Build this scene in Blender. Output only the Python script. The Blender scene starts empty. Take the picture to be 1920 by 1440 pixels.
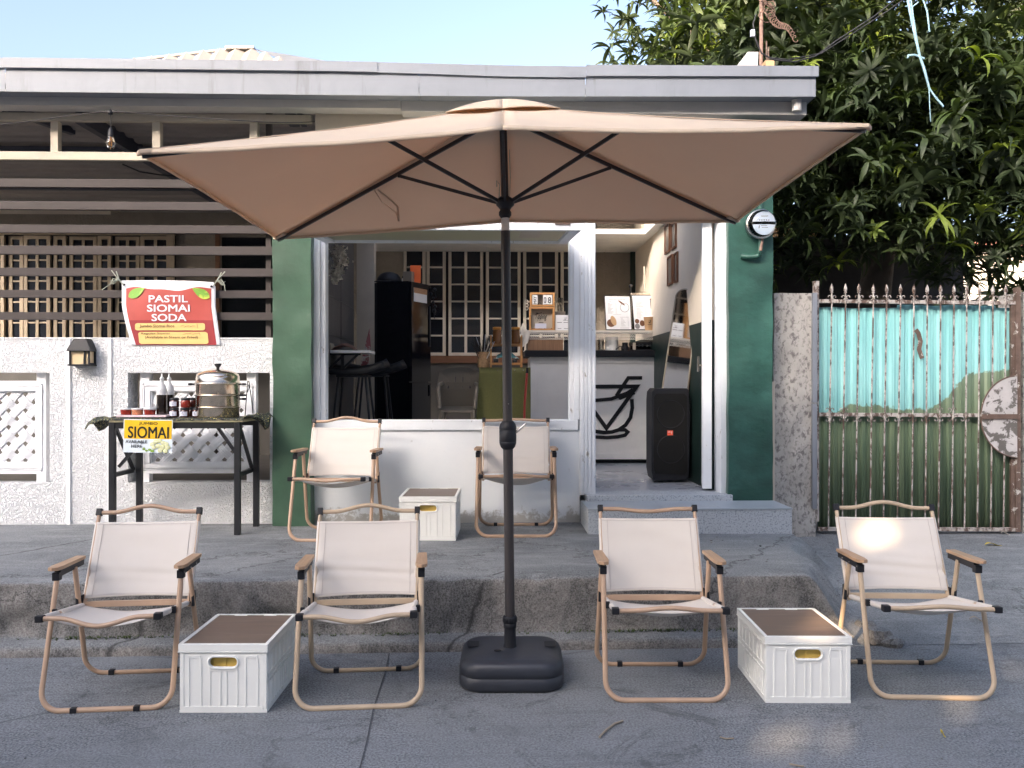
import bpy, bmesh, math, random
import numpy as np
from mathutils import Vector, Matrix, noise
R = math.radians
random.seed(7); RNG = np.random.default_rng(7)
S = bpy.context.scene; COL = S.collection
# ---------------------------------------------------------------- camera
YAW = R(1.5); H = 1.4; F = 1550.0
cd = bpy.data.cameras.new('camera'); cam = bpy.data.objects.new('camera', cd); COL.objects.link(cam)
cd.sensor_width = 36; cd.lens = F/1920*36; cd.clip_end = 500; cd.clip_start = 0.05
cam.location = (0, 0, H); cam.rotation_euler = (R(90), 0, -YAW); S.camera = cam
# ---------------------------------------------------------------- light
SUN_AZ = 212.0; SUN_EL = 21.0
w = bpy.data.worlds.new('World'); S.world = w; w.use_nodes = True
nt = w.node_tree; bg = nt.nodes['Background']
sky = nt.nodes.new('ShaderNodeTexSky'); sky.sky_type = 'NISHITA'; sky.sun_disc = False
sky.sun_elevation = R(SUN_EL); sky.sun_rotation = R(SUN_AZ)
sky.air_density = 1.0; sky.dust_density = 7.0; sky.ozone_density = 1.5
bw = nt.nodes.new('ShaderNodeRGBToBW'); pw = nt.nodes.new('ShaderNodeMath'); pw.operation = 'POWER'; pw.inputs[1].default_value = 0.36
vm = nt.nodes.new('ShaderNodeVectorMath'); vm.operation = 'SCALE'; tn = nt.nodes.new('ShaderNodeVectorMath'); tn.operation = 'MULTIPLY'; tn.inputs[1].default_value = (.555, .56, .60)
hs = nt.nodes.new('ShaderNodeHueSaturation'); hs.inputs['Saturation'].default_value = .86; nt.links.new(sky.outputs[0], hs.inputs['Color'])
nt.links.new(sky.outputs[0], bw.inputs[0]); nt.links.new(bw.outputs[0], pw.inputs[0]); nt.links.new(hs.outputs[0], vm.inputs[0]); nt.links.new(pw.outputs[0], vm.inputs['Scale'])
nt.links.new(vm.outputs[0], tn.inputs[0]); nt.links.new(tn.outputs[0], bg.inputs[0]); bg.inputs[1].default_value = 0.15
SD = Vector((math.sin(R(SUN_AZ))*math.cos(R(SUN_EL)), math.cos(R(SUN_AZ))*math.cos(R(SUN_EL)), math.sin(R(SUN_EL))))
ld = bpy.data.lights.new('sun', 'SUN'); lo = bpy.data.objects.new('sun', ld); COL.objects.link(lo)
ld.energy = 2.6; ld.angle = R(0.4); ld.color = (1.0, 0.72, 0.46)
lo.rotation_euler = SD.to_track_quat('Z', 'Y').to_euler(); lo.location = SD*30
S.view_settings.view_transform = 'Standard'; S.view_settings.look = 'None'
S.view_settings.exposure = 2.36; S.view_settings.gamma = 1
S.cycles.max_bounces = 8; S.cycles.diffuse_bounces = 5; S.cycles.glossy_bounces = 4
# ---------------------------------------------------------------- pixel to world
FW = Vector((math.sin(YAW), math.cos(YAW), 0)); RT = Vector((math.cos(YAW), -math.sin(YAW), 0))
CAM = Vector((0, 0, H))
def ray(px, py): return FW + RT*((px-960)/F) + Vector((0, 0, (720-py)/F))
def PY(px, py, Y):
    d = ray(px, py); return CAM + d*(Y/d.y)
def PD(px, py, D): return CAM + ray(px, py)*D
def CF(X, D, z): 
    p = RT*X + FW*D; return Vector((p.x, p.y, z))
def XY(px, Y): return PY(px, 720, Y).x
def ZY(py, Y, px=960): return PY(px, py, Y).z
# ---------------------------------------------------------------- materials
def nd(t, k, **kw):
    n = t.nodes.new(k)
    for a, b in kw.items(): setattr(n, a, b)
    return n
def ramp(t, src, stops):
    r = nd(t, 'ShaderNodeValToRGB'); e = r.color_ramp.elements
    while len(e) < len(stops): e.new(0.5)
    for i, (p, c) in enumerate(stops):
        e[i].position = p; e[i].color = (c, c, c, 1) if not isinstance(c, tuple) else (*c[:3], 1)
    t.links.new(src, r.inputs[0]); return r.outputs[0]
def mixc(t, fac, a, b, mode='MIX'):
    m = nd(t, 'ShaderNodeMix', data_type='RGBA', blend_type=mode)
    for s, v in ((m.inputs[0], fac), (m.inputs[6], a), (m.inputs[7], b)):
        if isinstance(v, (int, float)): s.default_value = v
        elif isinstance(v, tuple): s.default_value = (*v[:3], 1)
        else: t.links.new(v, s)
    return m.outputs[2]
def nz(t, vec, scale, detail=4, rough=.55, dist=0, stretch=None):
    n = nd(t, 'ShaderNodeTexNoise'); n.inputs['Scale'].default_value = scale
    n.inputs['Detail'].default_value = detail; n.inputs['Roughness'].default_value = rough; n.inputs['Distortion'].default_value = dist
    if stretch:
        mp = nd(t, 'ShaderNodeMapping'); mp.inputs['Scale'].default_value = stretch; t.links.new(vec, mp.inputs[0]); vec = mp.outputs[0]
    t.links.new(vec, n.inputs['Vector']); return n.outputs[0]
def new(name):
    m = bpy.data.materials.new(name); m.use_nodes = True; t = m.node_tree
    return m, t, t.nodes['Principled BSDF'], nd(t, 'ShaderNodeTexCoord').outputs['Object']
def bumpn(t, b, h, st, dist):
    bp = nd(t, 'ShaderNodeBump'); bp.inputs['Strength'].default_value = st; bp.inputs['Distance'].default_value = dist
    t.links.new(h, bp.inputs['Height']); t.links.new(bp.outputs[0], b.inputs['Normal']); return bp
def sc(c, k): return tuple(min(1, x*k) for x in c)
def M(name, col, rough=.6, metal=0, var=.08, vs=5, bump=0, bs=60, col2=None, m2=(6, .6, .64), st=None, coat=0, spec=.5, dist=.004, weave=0, grime=0):
    m, t, b, co = new(name)
    n1 = nz(t, co, vs, 5, .6, 0, st)
    c = mixc(t, ramp(t, n1, [(.3, 0), (.7, 1)]), sc(col, 1-var), sc(col, 1+var))
    if col2:
        k = ramp(t, nz(t, co, m2[0], 6, .65, .4, st), [(m2[1], 0), (m2[2], 1)])
        c = mixc(t, k, c, col2)
    if grime:
        k = ramp(t, nz(t, co, 2.3, 8, .7, .6), [(.45, 0), (.75, grime)]); c = mixc(t, k, c, sc(col, .45))
    t.links.new(c, b.inputs['Base Color'])
    b.inputs['Metallic'].default_value = metal; b.inputs['Specular IOR Level'].default_value = spec
    rr = nd(t, 'ShaderNodeMapRange'); rr.inputs[3].default_value = max(0, rough-.08); rr.inputs[4].default_value = min(1, rough+.08)
    t.links.new(n1, rr.inputs[0]); t.links.new(rr.outputs[0], b.inputs['Roughness'])
    if coat: b.inputs['Coat Weight'].default_value = coat; b.inputs['Coat Roughness'].default_value = .12
    if bump: bumpn(t, b, nz(t, co, bs, 4, .6, 0, st), bump, dist)
    if weave:
        wv = nd(t, 'ShaderNodeTexBrick'); wv.inputs['Scale'].default_value = weave
        wv.inputs['Mortar Size'].default_value = .12; t.links.new(co, wv.inputs['Vector'])
        bumpn(t, b, nz(t, co, weave*2, 3, .7, 0, (1, 1, .2)), .5, .0015)
    return m
def stucco():
    m, t, b, co = new('white_stucco')
    v = nz(t, co, 42, 2.5, .5, .6)
    a = nd(t, 'ShaderNodeMath', operation='SUBTRACT'); t.links.new(v, a.inputs[0]); a.inputs[1].default_value = .5
    a2 = nd(t, 'ShaderNodeMath', operation='ABSOLUTE'); t.links.new(a.outputs[0], a2.inputs[0])
    rid = ramp(t, a2.outputs[0], [(0, 0), (.035, .25), (.10, 1)])
    big = nz(t, co, 60, 3, .6)
    h = mixc(t, .15, rid, big)
    bumpn(t, b, h, 1.0, .013)
    g = ramp(t, nz(t, co, 1.6, 7, .7, .5), [(.55, 0), (.85, .4)])
    c = mixc(t, g, (.92, .93, .94), (.66, .65, .61))
    t.links.new(c, b.inputs['Base Color']); b.inputs['Roughness'].default_value = .9; b.inputs['Specular IOR Level'].default_value = .15; return m
def wallpaint():   # smooth white render of the shop front, slightly dirty at its foot
    m, t, b, co = new('white_wall_paint')
    sx = nd(t, 'ShaderNodeSeparateXYZ'); t.links.new(co, sx.inputs[0])
    g = nd(t, 'ShaderNodeMapRange'); g.inputs[1].default_value = 0; g.inputs[2].default_value = .14; g.inputs[3].default_value = .34; g.inputs[4].default_value = 0
    t.links.new(sx.outputs[2], g.inputs[0])
    k = nd(t, 'ShaderNodeMath', operation='ADD'); t.links.new(g.outputs[0], k.inputs[0]); t.links.new(nz(t, co, 14, 8, .75), k.inputs[1])
    k2 = ramp(t, k.outputs[0], [(.62, 0), (.74, .8)])
    c = mixc(t, ramp(t, nz(t, co, 2.2, 6, .6), [(.35, 0), (.7, 1)]), (.78, .82, .85), (.86, .88, .89))
    c = mixc(t, k2, c, (.36, .34, .30)); t.links.new(c, b.inputs['Base Color']); b.inputs['Roughness'].default_value = .45
    bumpn(t, b, nz(t, co, 9, 6, .6), .3, .01); return m
def roadm():
    m, t, b, co = new('road_concrete')
    n1 = nz(t, co, .9, 6, .62, .3); n2 = nz(t, co, 105, 3, .75); n3 = nz(t, co, 6, 9, .8, .5)
    c = mixc(t, ramp(t, n1, [(.40, 0), (.62, 1)]), (.085, .095, .106), (.180, .193, .206))
    c = mixc(t, .55, c, ramp(t, n2, [(.38, (.045, .049, .057)), (.60, (.38, .40, .415))]), 'MIX')
    c = mixc(t, ramp(t, nz(t, co, 3, 7, .7, .3, (.35, 6, 1)), [(.52, 0), (.66, .35)]), c, (.075, .082, .092))
    c = mixc(t, ramp(t, n3, [(.48, 0), (.68, .55)]), c, (.25, .26, .28))
    c = mixc(t, ramp(t, nz(t, co, 2.1, 9, .8, 1.2), [(.54, 0), (.68, .6)]), c, (.075, .082, .095))
    cr = nd(t, 'ShaderNodeTexVoronoi', feature='DISTANCE_TO_EDGE'); cr.inputs['Scale'].default_value = .55
    wv = nz(t, co, 3, 6, .7); 
    ad = nd(t, 'ShaderNodeVectorMath', operation='MULTIPLY_ADD'); t.links.new(co, ad.inputs[0]); ad.inputs[1].default_value = (1, 1, 1)
    t.links.new(wv, ad.inputs[2]); t.links.new(ad.outputs[0], cr.inputs['Vector'])
    c = mixc(t, ramp(t, cr.outputs['Distance'], [(0, .6), (.006, 0)]), c, (.03, .033, .038))
    c = mixc(t, ramp(t, nz(t, co, .55, 5, .6, .8), [(.50, 0), (.535, .30)]), c, (.20, .21, .215))
    c = mixc(t, ramp(t, nz(t, co, 1.4, 10, .85, 2.0), [(.57, 0), (.63, .55)]), c, (.052, .055, .06))
    t.links.new(c, b.inputs['Base Color']); b.inputs['Roughness'].default_value = .75
    b.inputs['Specular IOR Level'].default_value = .35
    h = mixc(t, .35, n2, nz(t, co, 22, 6, .7)); bumpn(t, b, h, .55, .006); return m
def slabm():
    m, t, b, co = new('sidewalk_concrete')
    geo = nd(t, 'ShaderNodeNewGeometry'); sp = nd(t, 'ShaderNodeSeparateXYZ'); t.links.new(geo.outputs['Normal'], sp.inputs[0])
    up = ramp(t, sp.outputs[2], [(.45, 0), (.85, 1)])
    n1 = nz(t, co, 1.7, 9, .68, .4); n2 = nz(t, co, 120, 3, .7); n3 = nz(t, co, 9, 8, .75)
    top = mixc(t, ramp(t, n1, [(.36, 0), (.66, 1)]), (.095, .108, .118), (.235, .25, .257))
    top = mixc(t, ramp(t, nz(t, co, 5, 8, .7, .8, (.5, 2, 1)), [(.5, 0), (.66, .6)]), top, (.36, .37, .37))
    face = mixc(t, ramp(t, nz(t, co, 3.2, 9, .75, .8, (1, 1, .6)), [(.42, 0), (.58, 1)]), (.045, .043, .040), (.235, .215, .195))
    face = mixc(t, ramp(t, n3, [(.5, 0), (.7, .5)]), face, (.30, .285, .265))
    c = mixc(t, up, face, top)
    c = mixc(t, .34, c, ramp(t, n2, [(.36, (.04, .04, .04)), (.62, (.46, .46, .46))]))
    cr = nd(t, 'ShaderNodeTexVoronoi', feature='DISTANCE_TO_EDGE'); cr.inputs['Scale'].default_value = .62
    ad = nd(t, 'ShaderNodeVectorMath', operation='ADD'); t.links.new(co, ad.inputs[0]); t.links.new(nz(t, co, 2.6, 8, .75), ad.inputs[1]); t.links.new(ad.outputs[0], cr.inputs['Vector'])
    c = mixc(t, ramp(t, cr.outputs['Distance'], [(0, .9), (.008, 0)]), c, (.03, .03, .03))
    t.links.new(c, b.inputs['Base Color']); b.inputs['Roughness'].default_value = .85
    bumpn(t, b, mixc(t, .4, n3, n2), .7, .012); return m
def leafm(name, c1, c2, tr=.3, rough=.58, vein=True):
    m, t, b, co = new(name)
    oi = nz(t, co, 3.1, 3, .6)
    c = mixc(t, ramp(t, oi, [(.3, 0), (.7, 1)]), c1, c2)
    t.links.new(c, b.inputs['Base Color']); b.inputs['Roughness'].default_value = rough; b.inputs['Specular IOR Level'].default_value = .45
    tl = nd(t, 'ShaderNodeBsdfTranslucent'); t.links.new(mixc(t, 1.0, c, (1.0, 1.0, .35), 'MULTIPLY'), tl.inputs[0])
    mx = nd(t, 'ShaderNodeMixShader'); mx.inputs[0].default_value = tr
    t.links.new(b.outputs[0], mx.inputs[1]); t.links.new(tl.outputs[0], mx.inputs[2]); t.links.new(mx.outputs[0], t.nodes['Material Output'].inputs[0])
    return m
def glassm(name, col=(.9, .92, .92), rough=.03):
    m, t, b, co = new(name)
    b.inputs['Base Color'].default_value = (*col, 1); b.inputs['Roughness'].default_value = rough
    b.inputs['Transmission Weight'].default_value = 1; b.inputs['IOR'].default_value = 1.45; return m
def gatem(x0, x1, z0, z1):
    m, t, b, co = new('gate_sheet_paint')
    g = nd(t, 'ShaderNodeSeparateXYZ'); t.links.new(co, g.inputs[0])
    xr = nd(t, 'ShaderNodeMapRange'); xr.inputs[1].default_value = 0; xr.inputs[2].default_value = x1-x0; t.links.new(g.outputs[0], xr.inputs[0])
    zr = nd(t, 'ShaderNodeMapRange'); zr.inputs[1].default_value = 0; zr.inputs[2].default_value = z1-z0; t.links.new(g.outputs[2], zr.inputs[0])
    # boundary height (0..1) against x (0..1)
    def zb(py): return (1000-py)/(1000-575)
    st = [(0, zb(778)), (.09, zb(772)), (.14, zb(756)), (.30, zb(756)), (.42, zb(764)), (.58, zb(762)), (.66, zb(738)), (.74, zb(700)), (.80, zb(694)), (1, zb(688))]
    bd = ramp(t, xr.outputs[0], st)
    s1 = nd(t, 'ShaderNodeMath', operation='SUBTRACT'); t.links.new(zr.outputs[0], s1.inputs[0]); t.links.new(bd, s1.inputs[1])
    s2 = nd(t, 'ShaderNodeMath', operation='MULTIPLY_ADD'); t.links.new(nz(t, co, 16, 5, .7), s2.inputs[0]); s2.inputs[1].default_value = .075; t.links.new(s1.outputs[0], s2.inputs[2])
    k = ramp(t, s2.outputs[0], [(.025, 0), (.031, 1)])
    blue = mixc(t, ramp(t, nz(t, co, 5, 5, .6, 0, (3, 1, .3)), [(.3, 0), (.7, 1)]), (.17, .42, .42), (.27, .54, .53))
    green = mixc(t, ramp(t, nz(t, co, 4, 6, .65, 0, (5, 1, .25)), [(.3, 0), (.7, 1)]), (.085, .14, .09), (.18, .235, .14))
    c = mixc(t, k, green, blue)
    stn = ramp(t, nz(t, co, 7, 7, .75, .3, (4, 1, .35)), [(.60, 0), (.72, .6)])
    c = mixc(t, stn, c, (.09, .075, .055))
    sp = ramp(t, nz(t, co, 26, 4, .7, 0, (1.6, 1, .7)), [(.70, 0), (.74, .8)]); c = mixc(t, sp, c, (.06, .05, .04))
    t.links.new(c, b.inputs['Base Color']); b.inputs['Roughness'].default_value = .5; return m
MT = {}
def mk(k, *a, **kw): MT[k] = M(k, *a, **kw); return MT[k]
MT['stucco'] = stucco(); MT['wall'] = wallpaint(); MT['road'] = roadm(); MT['slab'] = slabm()
mk('white_paint', (.80, .83, .86), .7, spec=.25, var=.04, vs=3, bump=.15, bs=30, col2=(.42, .40, .36), m2=(16, .63, .68), st=(1, 1, .4), grime=.18)
mk('smooth_white', (.87, .88, .90), .5, var=.04, grime=.25)
mk('green_paint', (.029, .092, .072), .42, var=.38, vs=2.6, st=(1, 1, 1.5), bump=.5, bs=8, dist=.016, col2=(.016, .066, .048), m2=(1.7, .56, .66), coat=.15)
mk('green_paint_pale', (.052, .112, .070), .45, var=.35, vs=1.6, bump=.4, bs=8, dist=.014, col2=(.035, .10, .075), m2=(1.5, .58, .70), coat=.1)
mk('gutter', (.195, .215, .25), .5, var=.08, vs=2, bump=.15, bs=14, col2=(.12, .13, .15), m2=(9, .57, .75), st=(1, 1, .12), grime=.25)
mk('beam', (.42, .41, .40), .55, var=.06, vs=3, grime=.2)
mk('cream_timber', (.46, .41, .33), .55, var=.07, vs=4, grime=.25)
mk('header', (.52, .46, .38), .7, var=.06, grime=.2)
mk('slat', (.065, .055, .052), .65, spec=.25, var=.14, vs=6, st=(.25, 1, 2), grime=.3, bump=.1, bs=60)
mk('soffit', (.30, .27, .25), .7, var=.1)
mk('dark_beam', (.06, .065, .09), .6)
mk('house_wall', (.27, .235, .195), .85, var=.14, vs=5, bump=.9, bs=38, dist=.02)
mk('house_wall_dark', (.105, .10, .10), .8, var=.12, bump=.6, bs=38, dist=.015)
mk('window_cream', (.33, .265, .19), .55, var=.08)
mk('window_grey', (.55, .50, .43), .55, var=.08)
mk('dark_glass', (.012, .014, .020), .12, spec=.6, var=0)
mk('dark_wood', (.16, .07, .035), .5, var=.2, st=(.4, 1, 4))
mk('black_metal', (.018, .019, .024), .38, var=.1)
mk('black_plastic', (.014, .015, .019), .5, spec=.3, var=.12, bump=.1, bs=200)
mk('pole', (.050, .044, .044), .35, var=.06, metal=.2)
mk('base_plastic', (.030, .034, .045), .42, var=.10, bump=.2, bs=150, dist=.002, grime=.3)
mk('chrome', (.75, .72, .68), .12, metal=1, var=.03)
mk('sleeve_metal', (.70, .67, .63), .35, metal=.35, var=.03)
mk('steel', (.72, .62, .50), .17, metal=1, var=.1, vs=8, st=(1, 1, 3))
mk('fabric', (.66, .615, .565), .85, var=.03, vs=3, weave=220)
mk('canopy', (.47, .375, .305), .8, var=.03, vs=2, weave=150)
mk('wood', (.47, .32, .22), .42, var=.10, vs=8, st=(1, 1, .5), bump=.05)
mk('wood_pale', (.50, .385, .27), .42, var=.08, vs=8, bump=.05)
mk('arm_wood', (.42, .27, .165), .5, var=.2, vs=14, st=(6, .6, 6))
mk('crate', (.86, .86, .82), .42, var=.04, col2=(.50, .50, .46), m2=(9, .68, .74), bump=.15, bs=30)
mk('crate_top', (.17, .12, .092), .5, var=.16, vs=9, st=(.5, 3, 1), col2=(.22, .16, .13), m2=(6, .58, .7))
mk('amber_inside', (.80, .58, .16), .7, var=.15)
mk('olive', (.155, .155, .055), .9, var=.10, vs=90, bump=.4, bs=260, dist=.002)
mk('tile', (.43, .47, .51), .35, var=.05, vs=1.4, grime=.3)
mk('tile_speck', (.50, .53, .56), .4, var=.05, col2=(.26, .29, .33), m2=(90, .53, .58))
mk('floor', (.36, .38, .42), .28, var=.05, vs=1.5)
mk('rough_pillar', (.37, .355, .33), .85, var=.15, vs=4, col2=(.16, .15, .145), m2=(34, .50, .62), bump=.8, bs=26, dist=.012, st=(1, 1, .7))
mk('rust', (.42, .39, .36), .65, var=.1, col2=(.10, .065, .05), m2=(24, .44, .56), st=(1, 1, .55), bump=.4, bs=60)
mk('rust_dark', (.12, .08, .062), .8, var=.3, vs=14, col2=(.46, .44, .40), m2=(18, .60, .64), bump=.5, bs=50)
mk('enamel', (.46, .44, .43), .6, var=.15, col2=(.12, .11, .10), m2=(11, .52, .56), bump=.2, bs=40)
mk('roof_lit', (.19, .18, .175), .45, var=.08, metal=0)
mk('bark', (.12, .095, .075), .9, var=.25, bump=.8, bs=20, dist=.02)
mk('cream_wall', (.74, .66, .55), .7, var=.04)
mk('dark_green', (.006, .022, .018), .5, var=.1)
mk('ceiling', (.8, .78, .72), .8)
mk('fridge', (.006, .007, .012), .1, spec=.6, var=0)
mk('counter', (.88, .87, .85), .38, var=.03, grime=.12)
mk('ink', (.010, .011, .014), .4, var=0)
mk('paper', (.74, .75, .76), .5, var=.02)
mk('grey_ink', (.20, .20, .21), .6, var=.1)
mk('brown_ink', (.36, .20, .11), .6, var=.3, vs=60)
mk('kraft', (.50, .32, .17), .6, var=.06)
mk('orange_wood', (.50, .25, .09), .45, var=.15, vs=10, st=(1, 1, .2))
mk('walnut', (.28, .155, .085), .5, var=.2, vs=10, st=(9, 1, .4))
mk('lace', (.64, .60, .53), .8, var=.05)
mk('lace_dark', (.12, .10, .09), .8)
mk('wicker', (.35, .22, .12), .7, var=.35, vs=60, bump=.6, bs=90)
mk('jar_brown', (.22, .085, .022), .2, var=.1, coat=.6)
mk('jar_lid', (.60, .26, .04), .35, var=.08)
mk('red', (.42, .035, .03), .4, var=.08)
mk('orange', (.75, .13, .025), .5)
mk('mirror', (.82, .83, .84), .02, metal=1, var=0)
mk('plastic_taupe', (.20, .175, .145), .35, var=.05)
mk('plastic_dark', (.085, .08, .075), .4)
mk('dry_flower', (.50, .47, .40), .9, var=.25, vs=20)
mk('table_black', (.016, .017, .020), .4, var=.2)
mk('edge_cream', (.66, .58, .36), .5)
mk('sauce_dark', (.012, .007, .004), .12, coat=.5, var=0)
mk('sauce_red', (.22, .020, .010), .2, coat=.4, var=.25, vs=50)
mk('sauce_chili', (.50, .20, .10), .3, coat=.3, var=.4, vs=160)
mk('bottle_frost', (.60, .61, .62), .3, var=.03, coat=.3)
mk('pink_tray', (.72, .58, .60), .4)
mk('label_white', (.60, .62, .72), .5, var=.06)
mk('yellow_sign', (.85, .52, .02), .35, coat=.3, var=.02)
mk('sign_white', (.72, .80, .86), .35, coat=.3, var=.02)
mk('siomai', (.66, .68, .36), .5, var=.12, vs=30)
mk('lime', (.25, .42, .06), .5, var=.2, vs=30)
mk('banner_red', (.44, .075, .060), .45, var=.10, vs=4, bump=.25, bs=6, dist=.01)
mk('banner_dark', (.30, .030, .035), .45, var=.10, vs=4)
mk('banner_white', (.70, .72, .76), .45, var=.04)
mk('banner_yellow', (.72, .52, .19), .5, var=.05)
mk('string', (.36, .38, .31), .8, var=.2)
mk('teal_string', (.22, .36, .42), .6, var=.15)
mk('lamp_cream', (.72, .56, .34), .35, var=.08, coat=.4)
mk('cable', (.02, .02, .024), .6)
mk('rust_wire', (.16, .10, .075), .8)
mk('copper_pipe', (.26, .16, .12), .6, var=.3, vs=40)
mk('meter_face', (.62, .70, .80), .4, var=.03)
mk('meter_metal', (.42, .43, .45), .35, metal=.8, var=.1)
mk('corr_dark', (.035, .032, .030), .7, var=.3, bump=.3)
mk('yellow_leaf', (.50, .38, .03), .6, var=.2, vs=40)
mk('twig', (.30, .25, .19), .8)
mk('mango', (.20, .30, .06), .45)
mk('neighbour', (.50, .47, .42), .8, var=.06)
mk('neighbour_roof', (.25, .10, .07), .6)
mk('pane_olive', (.44, .43, .27), .35, var=.08, vs=1.2, coat=.12)
mk('orange_panel', (.55, .12, .05), .6)
mk('groove', (.075, .08, .088), .9)
mk('moss', (.055, .085, .018), .9, var=.4, vs=80)
mk('badge', (.80, .11, .05), .4)
mk('grille', (.010, .010, .010), .7, spec=.2, var=.2, bump=.4, bs=600, dist=.002)
def canopym(name, col, tcol, tr):
    m = M(name, col, .8, var=.03, vs=2, weave=150); t = m.node_tree; b = t.nodes['Principled BSDF']
    tl = nd(t, 'ShaderNodeBsdfTranslucent'); tl.inputs[0].default_value = (*tcol, 1)
    mx = nd(t, 'ShaderNodeMixShader'); mx.inputs[0].default_value = tr
    t.links.new(b.outputs[0], mx.inputs[1]); t.links.new(tl.outputs[0], mx.inputs[2]); t.links.new(mx.outputs[0], t.nodes['Material Output'].inputs[0]); return m
MT['canopy'] = canopym('canopy_cloth', (.74, .62, .475), (.80, .50, .28), .25)
MT['leaf'] = leafm('mango_leaf', (.020, .034, .015), (.042, .064, .024), .22)
MT['leaf2'] = leafm('mango_leaf_mid', (.036, .062, .018), (.066, .10, .028), .28)
MT['leaf3'] = leafm('mango_leaf_young', (.12, .19, .03), (.22, .28, .05), .42)
MT['glass'] = glassm('clear_glass')
mk('js', (.055, .012, .008), .15, coat=.5)
# ---------------------------------------------------------------- mesh builder
def frame_from(d, up=Vector((0, 0, 1))):
    d = d.normalized()
    if abs(d.dot(up)) > .98: up = Vector((0, 1, 0))
    x = up.cross(d).normalized(); return x, d.cross(x)
class MB:
    def __init__(s): s.v = []; s.f = []; s.m = []; s.s = []
    def add(s, vs, fs, mi=0, sm=False):
        o = len(s.v); s.v += [tuple(p) for p in vs]
        for f in fs: s.f.append(tuple(i+o for i in f)); s.m.append(mi); s.s.append(sm)
        return s
    def bb(s, x0, x1, y0, y1, z0, z1, mi=0):
        if x0 > x1: x0, x1 = x1, x0
        if y0 > y1: y0, y1 = y1, y0
        if z0 > z1: z0, z1 = z1, z0
        vs = [(x, y, z) for z in (z0, z1) for y in (y0, y1) for x in (x0, x1)]
        return s.add(vs, [(0, 2, 3, 1), (4, 5, 7, 6), (0, 1, 5, 4), (2, 6, 7, 3), (0, 4, 6, 2), (1, 3, 7, 5)], mi)
    def box(s, c, sz, rot=None, mi=0):
        m = rot if rot is not None else Matrix.Identity(3); c = Vector(c)
        vs = [c + m @ Vector((x*sz[0]/2, y*sz[1]/2, z*sz[2]/2)) for z in (-1, 1) for y in (-1, 1) for x in (-1, 1)]
        return s.add(vs, [(0, 2, 3, 1), (4, 5, 7, 6), (0, 1, 5, 4), (2, 6, 7, 3), (0, 4, 6, 2), (1, 3, 7, 5)], mi)
    def bar(s, a, b, w, h, up=(0, 0, 1), mi=0):
        a = Vector(a); b = Vector(b); d = b-a; x, y = frame_from(d, Vector(up))
        m = Matrix((x, y, d.normalized())).transposed()
        return s.box((a+b)/2, (w, h, d.length), m, mi)
    def tube(s, pts, r, n=10, mi=0, closed=False, cap=True, ry=None, up=(0, 0, 1)):
        P = [Vector(p) for p in pts]; N = len(P); rs = r if isinstance(r, (list, tuple)) else [r]*N
        vs = []; x = None
        for i in range(N):
            if closed: d = P[(i+1) % N]-P[i-1]
            else: d = P[min(i+1, N-1)]-P[max(i-1, 0)]
            if d.length < 1e-9: d = Vector((0, 0, 1))
            d.normalize()
            if x is None: x, y = frame_from(d, Vector(up))
            else:
                x = (x - d*x.dot(d))
                if x.length < 1e-6: x, y = frame_from(d)
                x.normalize(); y = d.cross(x)
            q = (ry/r if ry and not isinstance(r, (list, tuple)) else 1)
            for k in range(n):
                a = 2*math.pi*k/n
                vs.append(P[i] + x*(rs[i]*math.cos(a)) + y*(rs[i]*q*math.sin(a)))
        fs = []
        for i in range(N if closed else N-1):
            j = (i+1) % N
            for k in range(n):
                l = (k+1) % n; fs.append((i*n+k, i*n+l, j*n+l, j*n+k))
        s.add(vs, fs, mi, True)
        if cap and not closed:
            s.add(vs[:n], [tuple(range(n-1, -1, -1))], mi); s.add(vs[-n:], [tuple(range(n))], mi)
        return s
    def lathe(s, prof, c=(0, 0, 0), n=24, mi=0, sx=1, sy=1, sm=True, rot=None):
        vs = []; c = Vector(c)
        for r, z in prof:
            for k in range(n):
                a = 2*math.pi*k/n; p = Vector((r*math.cos(a)*sx, r*math.sin(a)*sy, z))
                if rot is not None: p = rot @ p
                vs.append(c+p)
        fs = []
        for i in range(len(prof)-1):
            for k in range(n):
                l = (k+1) % n; fs.append((i*n+k, i*n+l, (i+1)*n+l, (i+1)*n+k))
        s.add(vs, fs, mi, sm)
        if prof[0][0] > 1e-4: s.add(vs[:n], [tuple(range(n-1, -1, -1))], mi)
        if prof[-1][0] > 1e-4: s.add(vs[-n:], [tuple(range(n))], mi)
        return s
    def prism(s, pts, ext, mi=0, sm=False):
        P = [Vector(p) for p in pts]; e = Vector(ext); n = len(P)
        nrm = Vector((0, 0, 0))
        for i in range(n): nrm += P[i].cross(P[(i+1) % n])
        if nrm.dot(e) > 0: P = P[::-1]
        s.add(P+[p+e for p in P], [tuple(range(n)), tuple(range(2*n-1, n-1, -1))], mi)
        s.add(P+[p+e for p in P], [(i, i+n, (i+1) % n+n, (i+1) % n) for i in range(n)], mi, sm)
        return s
    def grid(s, fn, nu, nv, mi=0, sm=True, flip=False):
        vs = [fn(i/nu, j/nv) for j in range(nv+1) for i in range(nu+1)]
        fs = []
        for j in range(nv):
            for i in range(nu):
                a = j*(nu+1)+i; q = (a, a+1, a+nu+2, a+nu+1); fs.append(q[::-1] if flip else q)
        return s.add(vs, fs, mi, sm)
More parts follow.
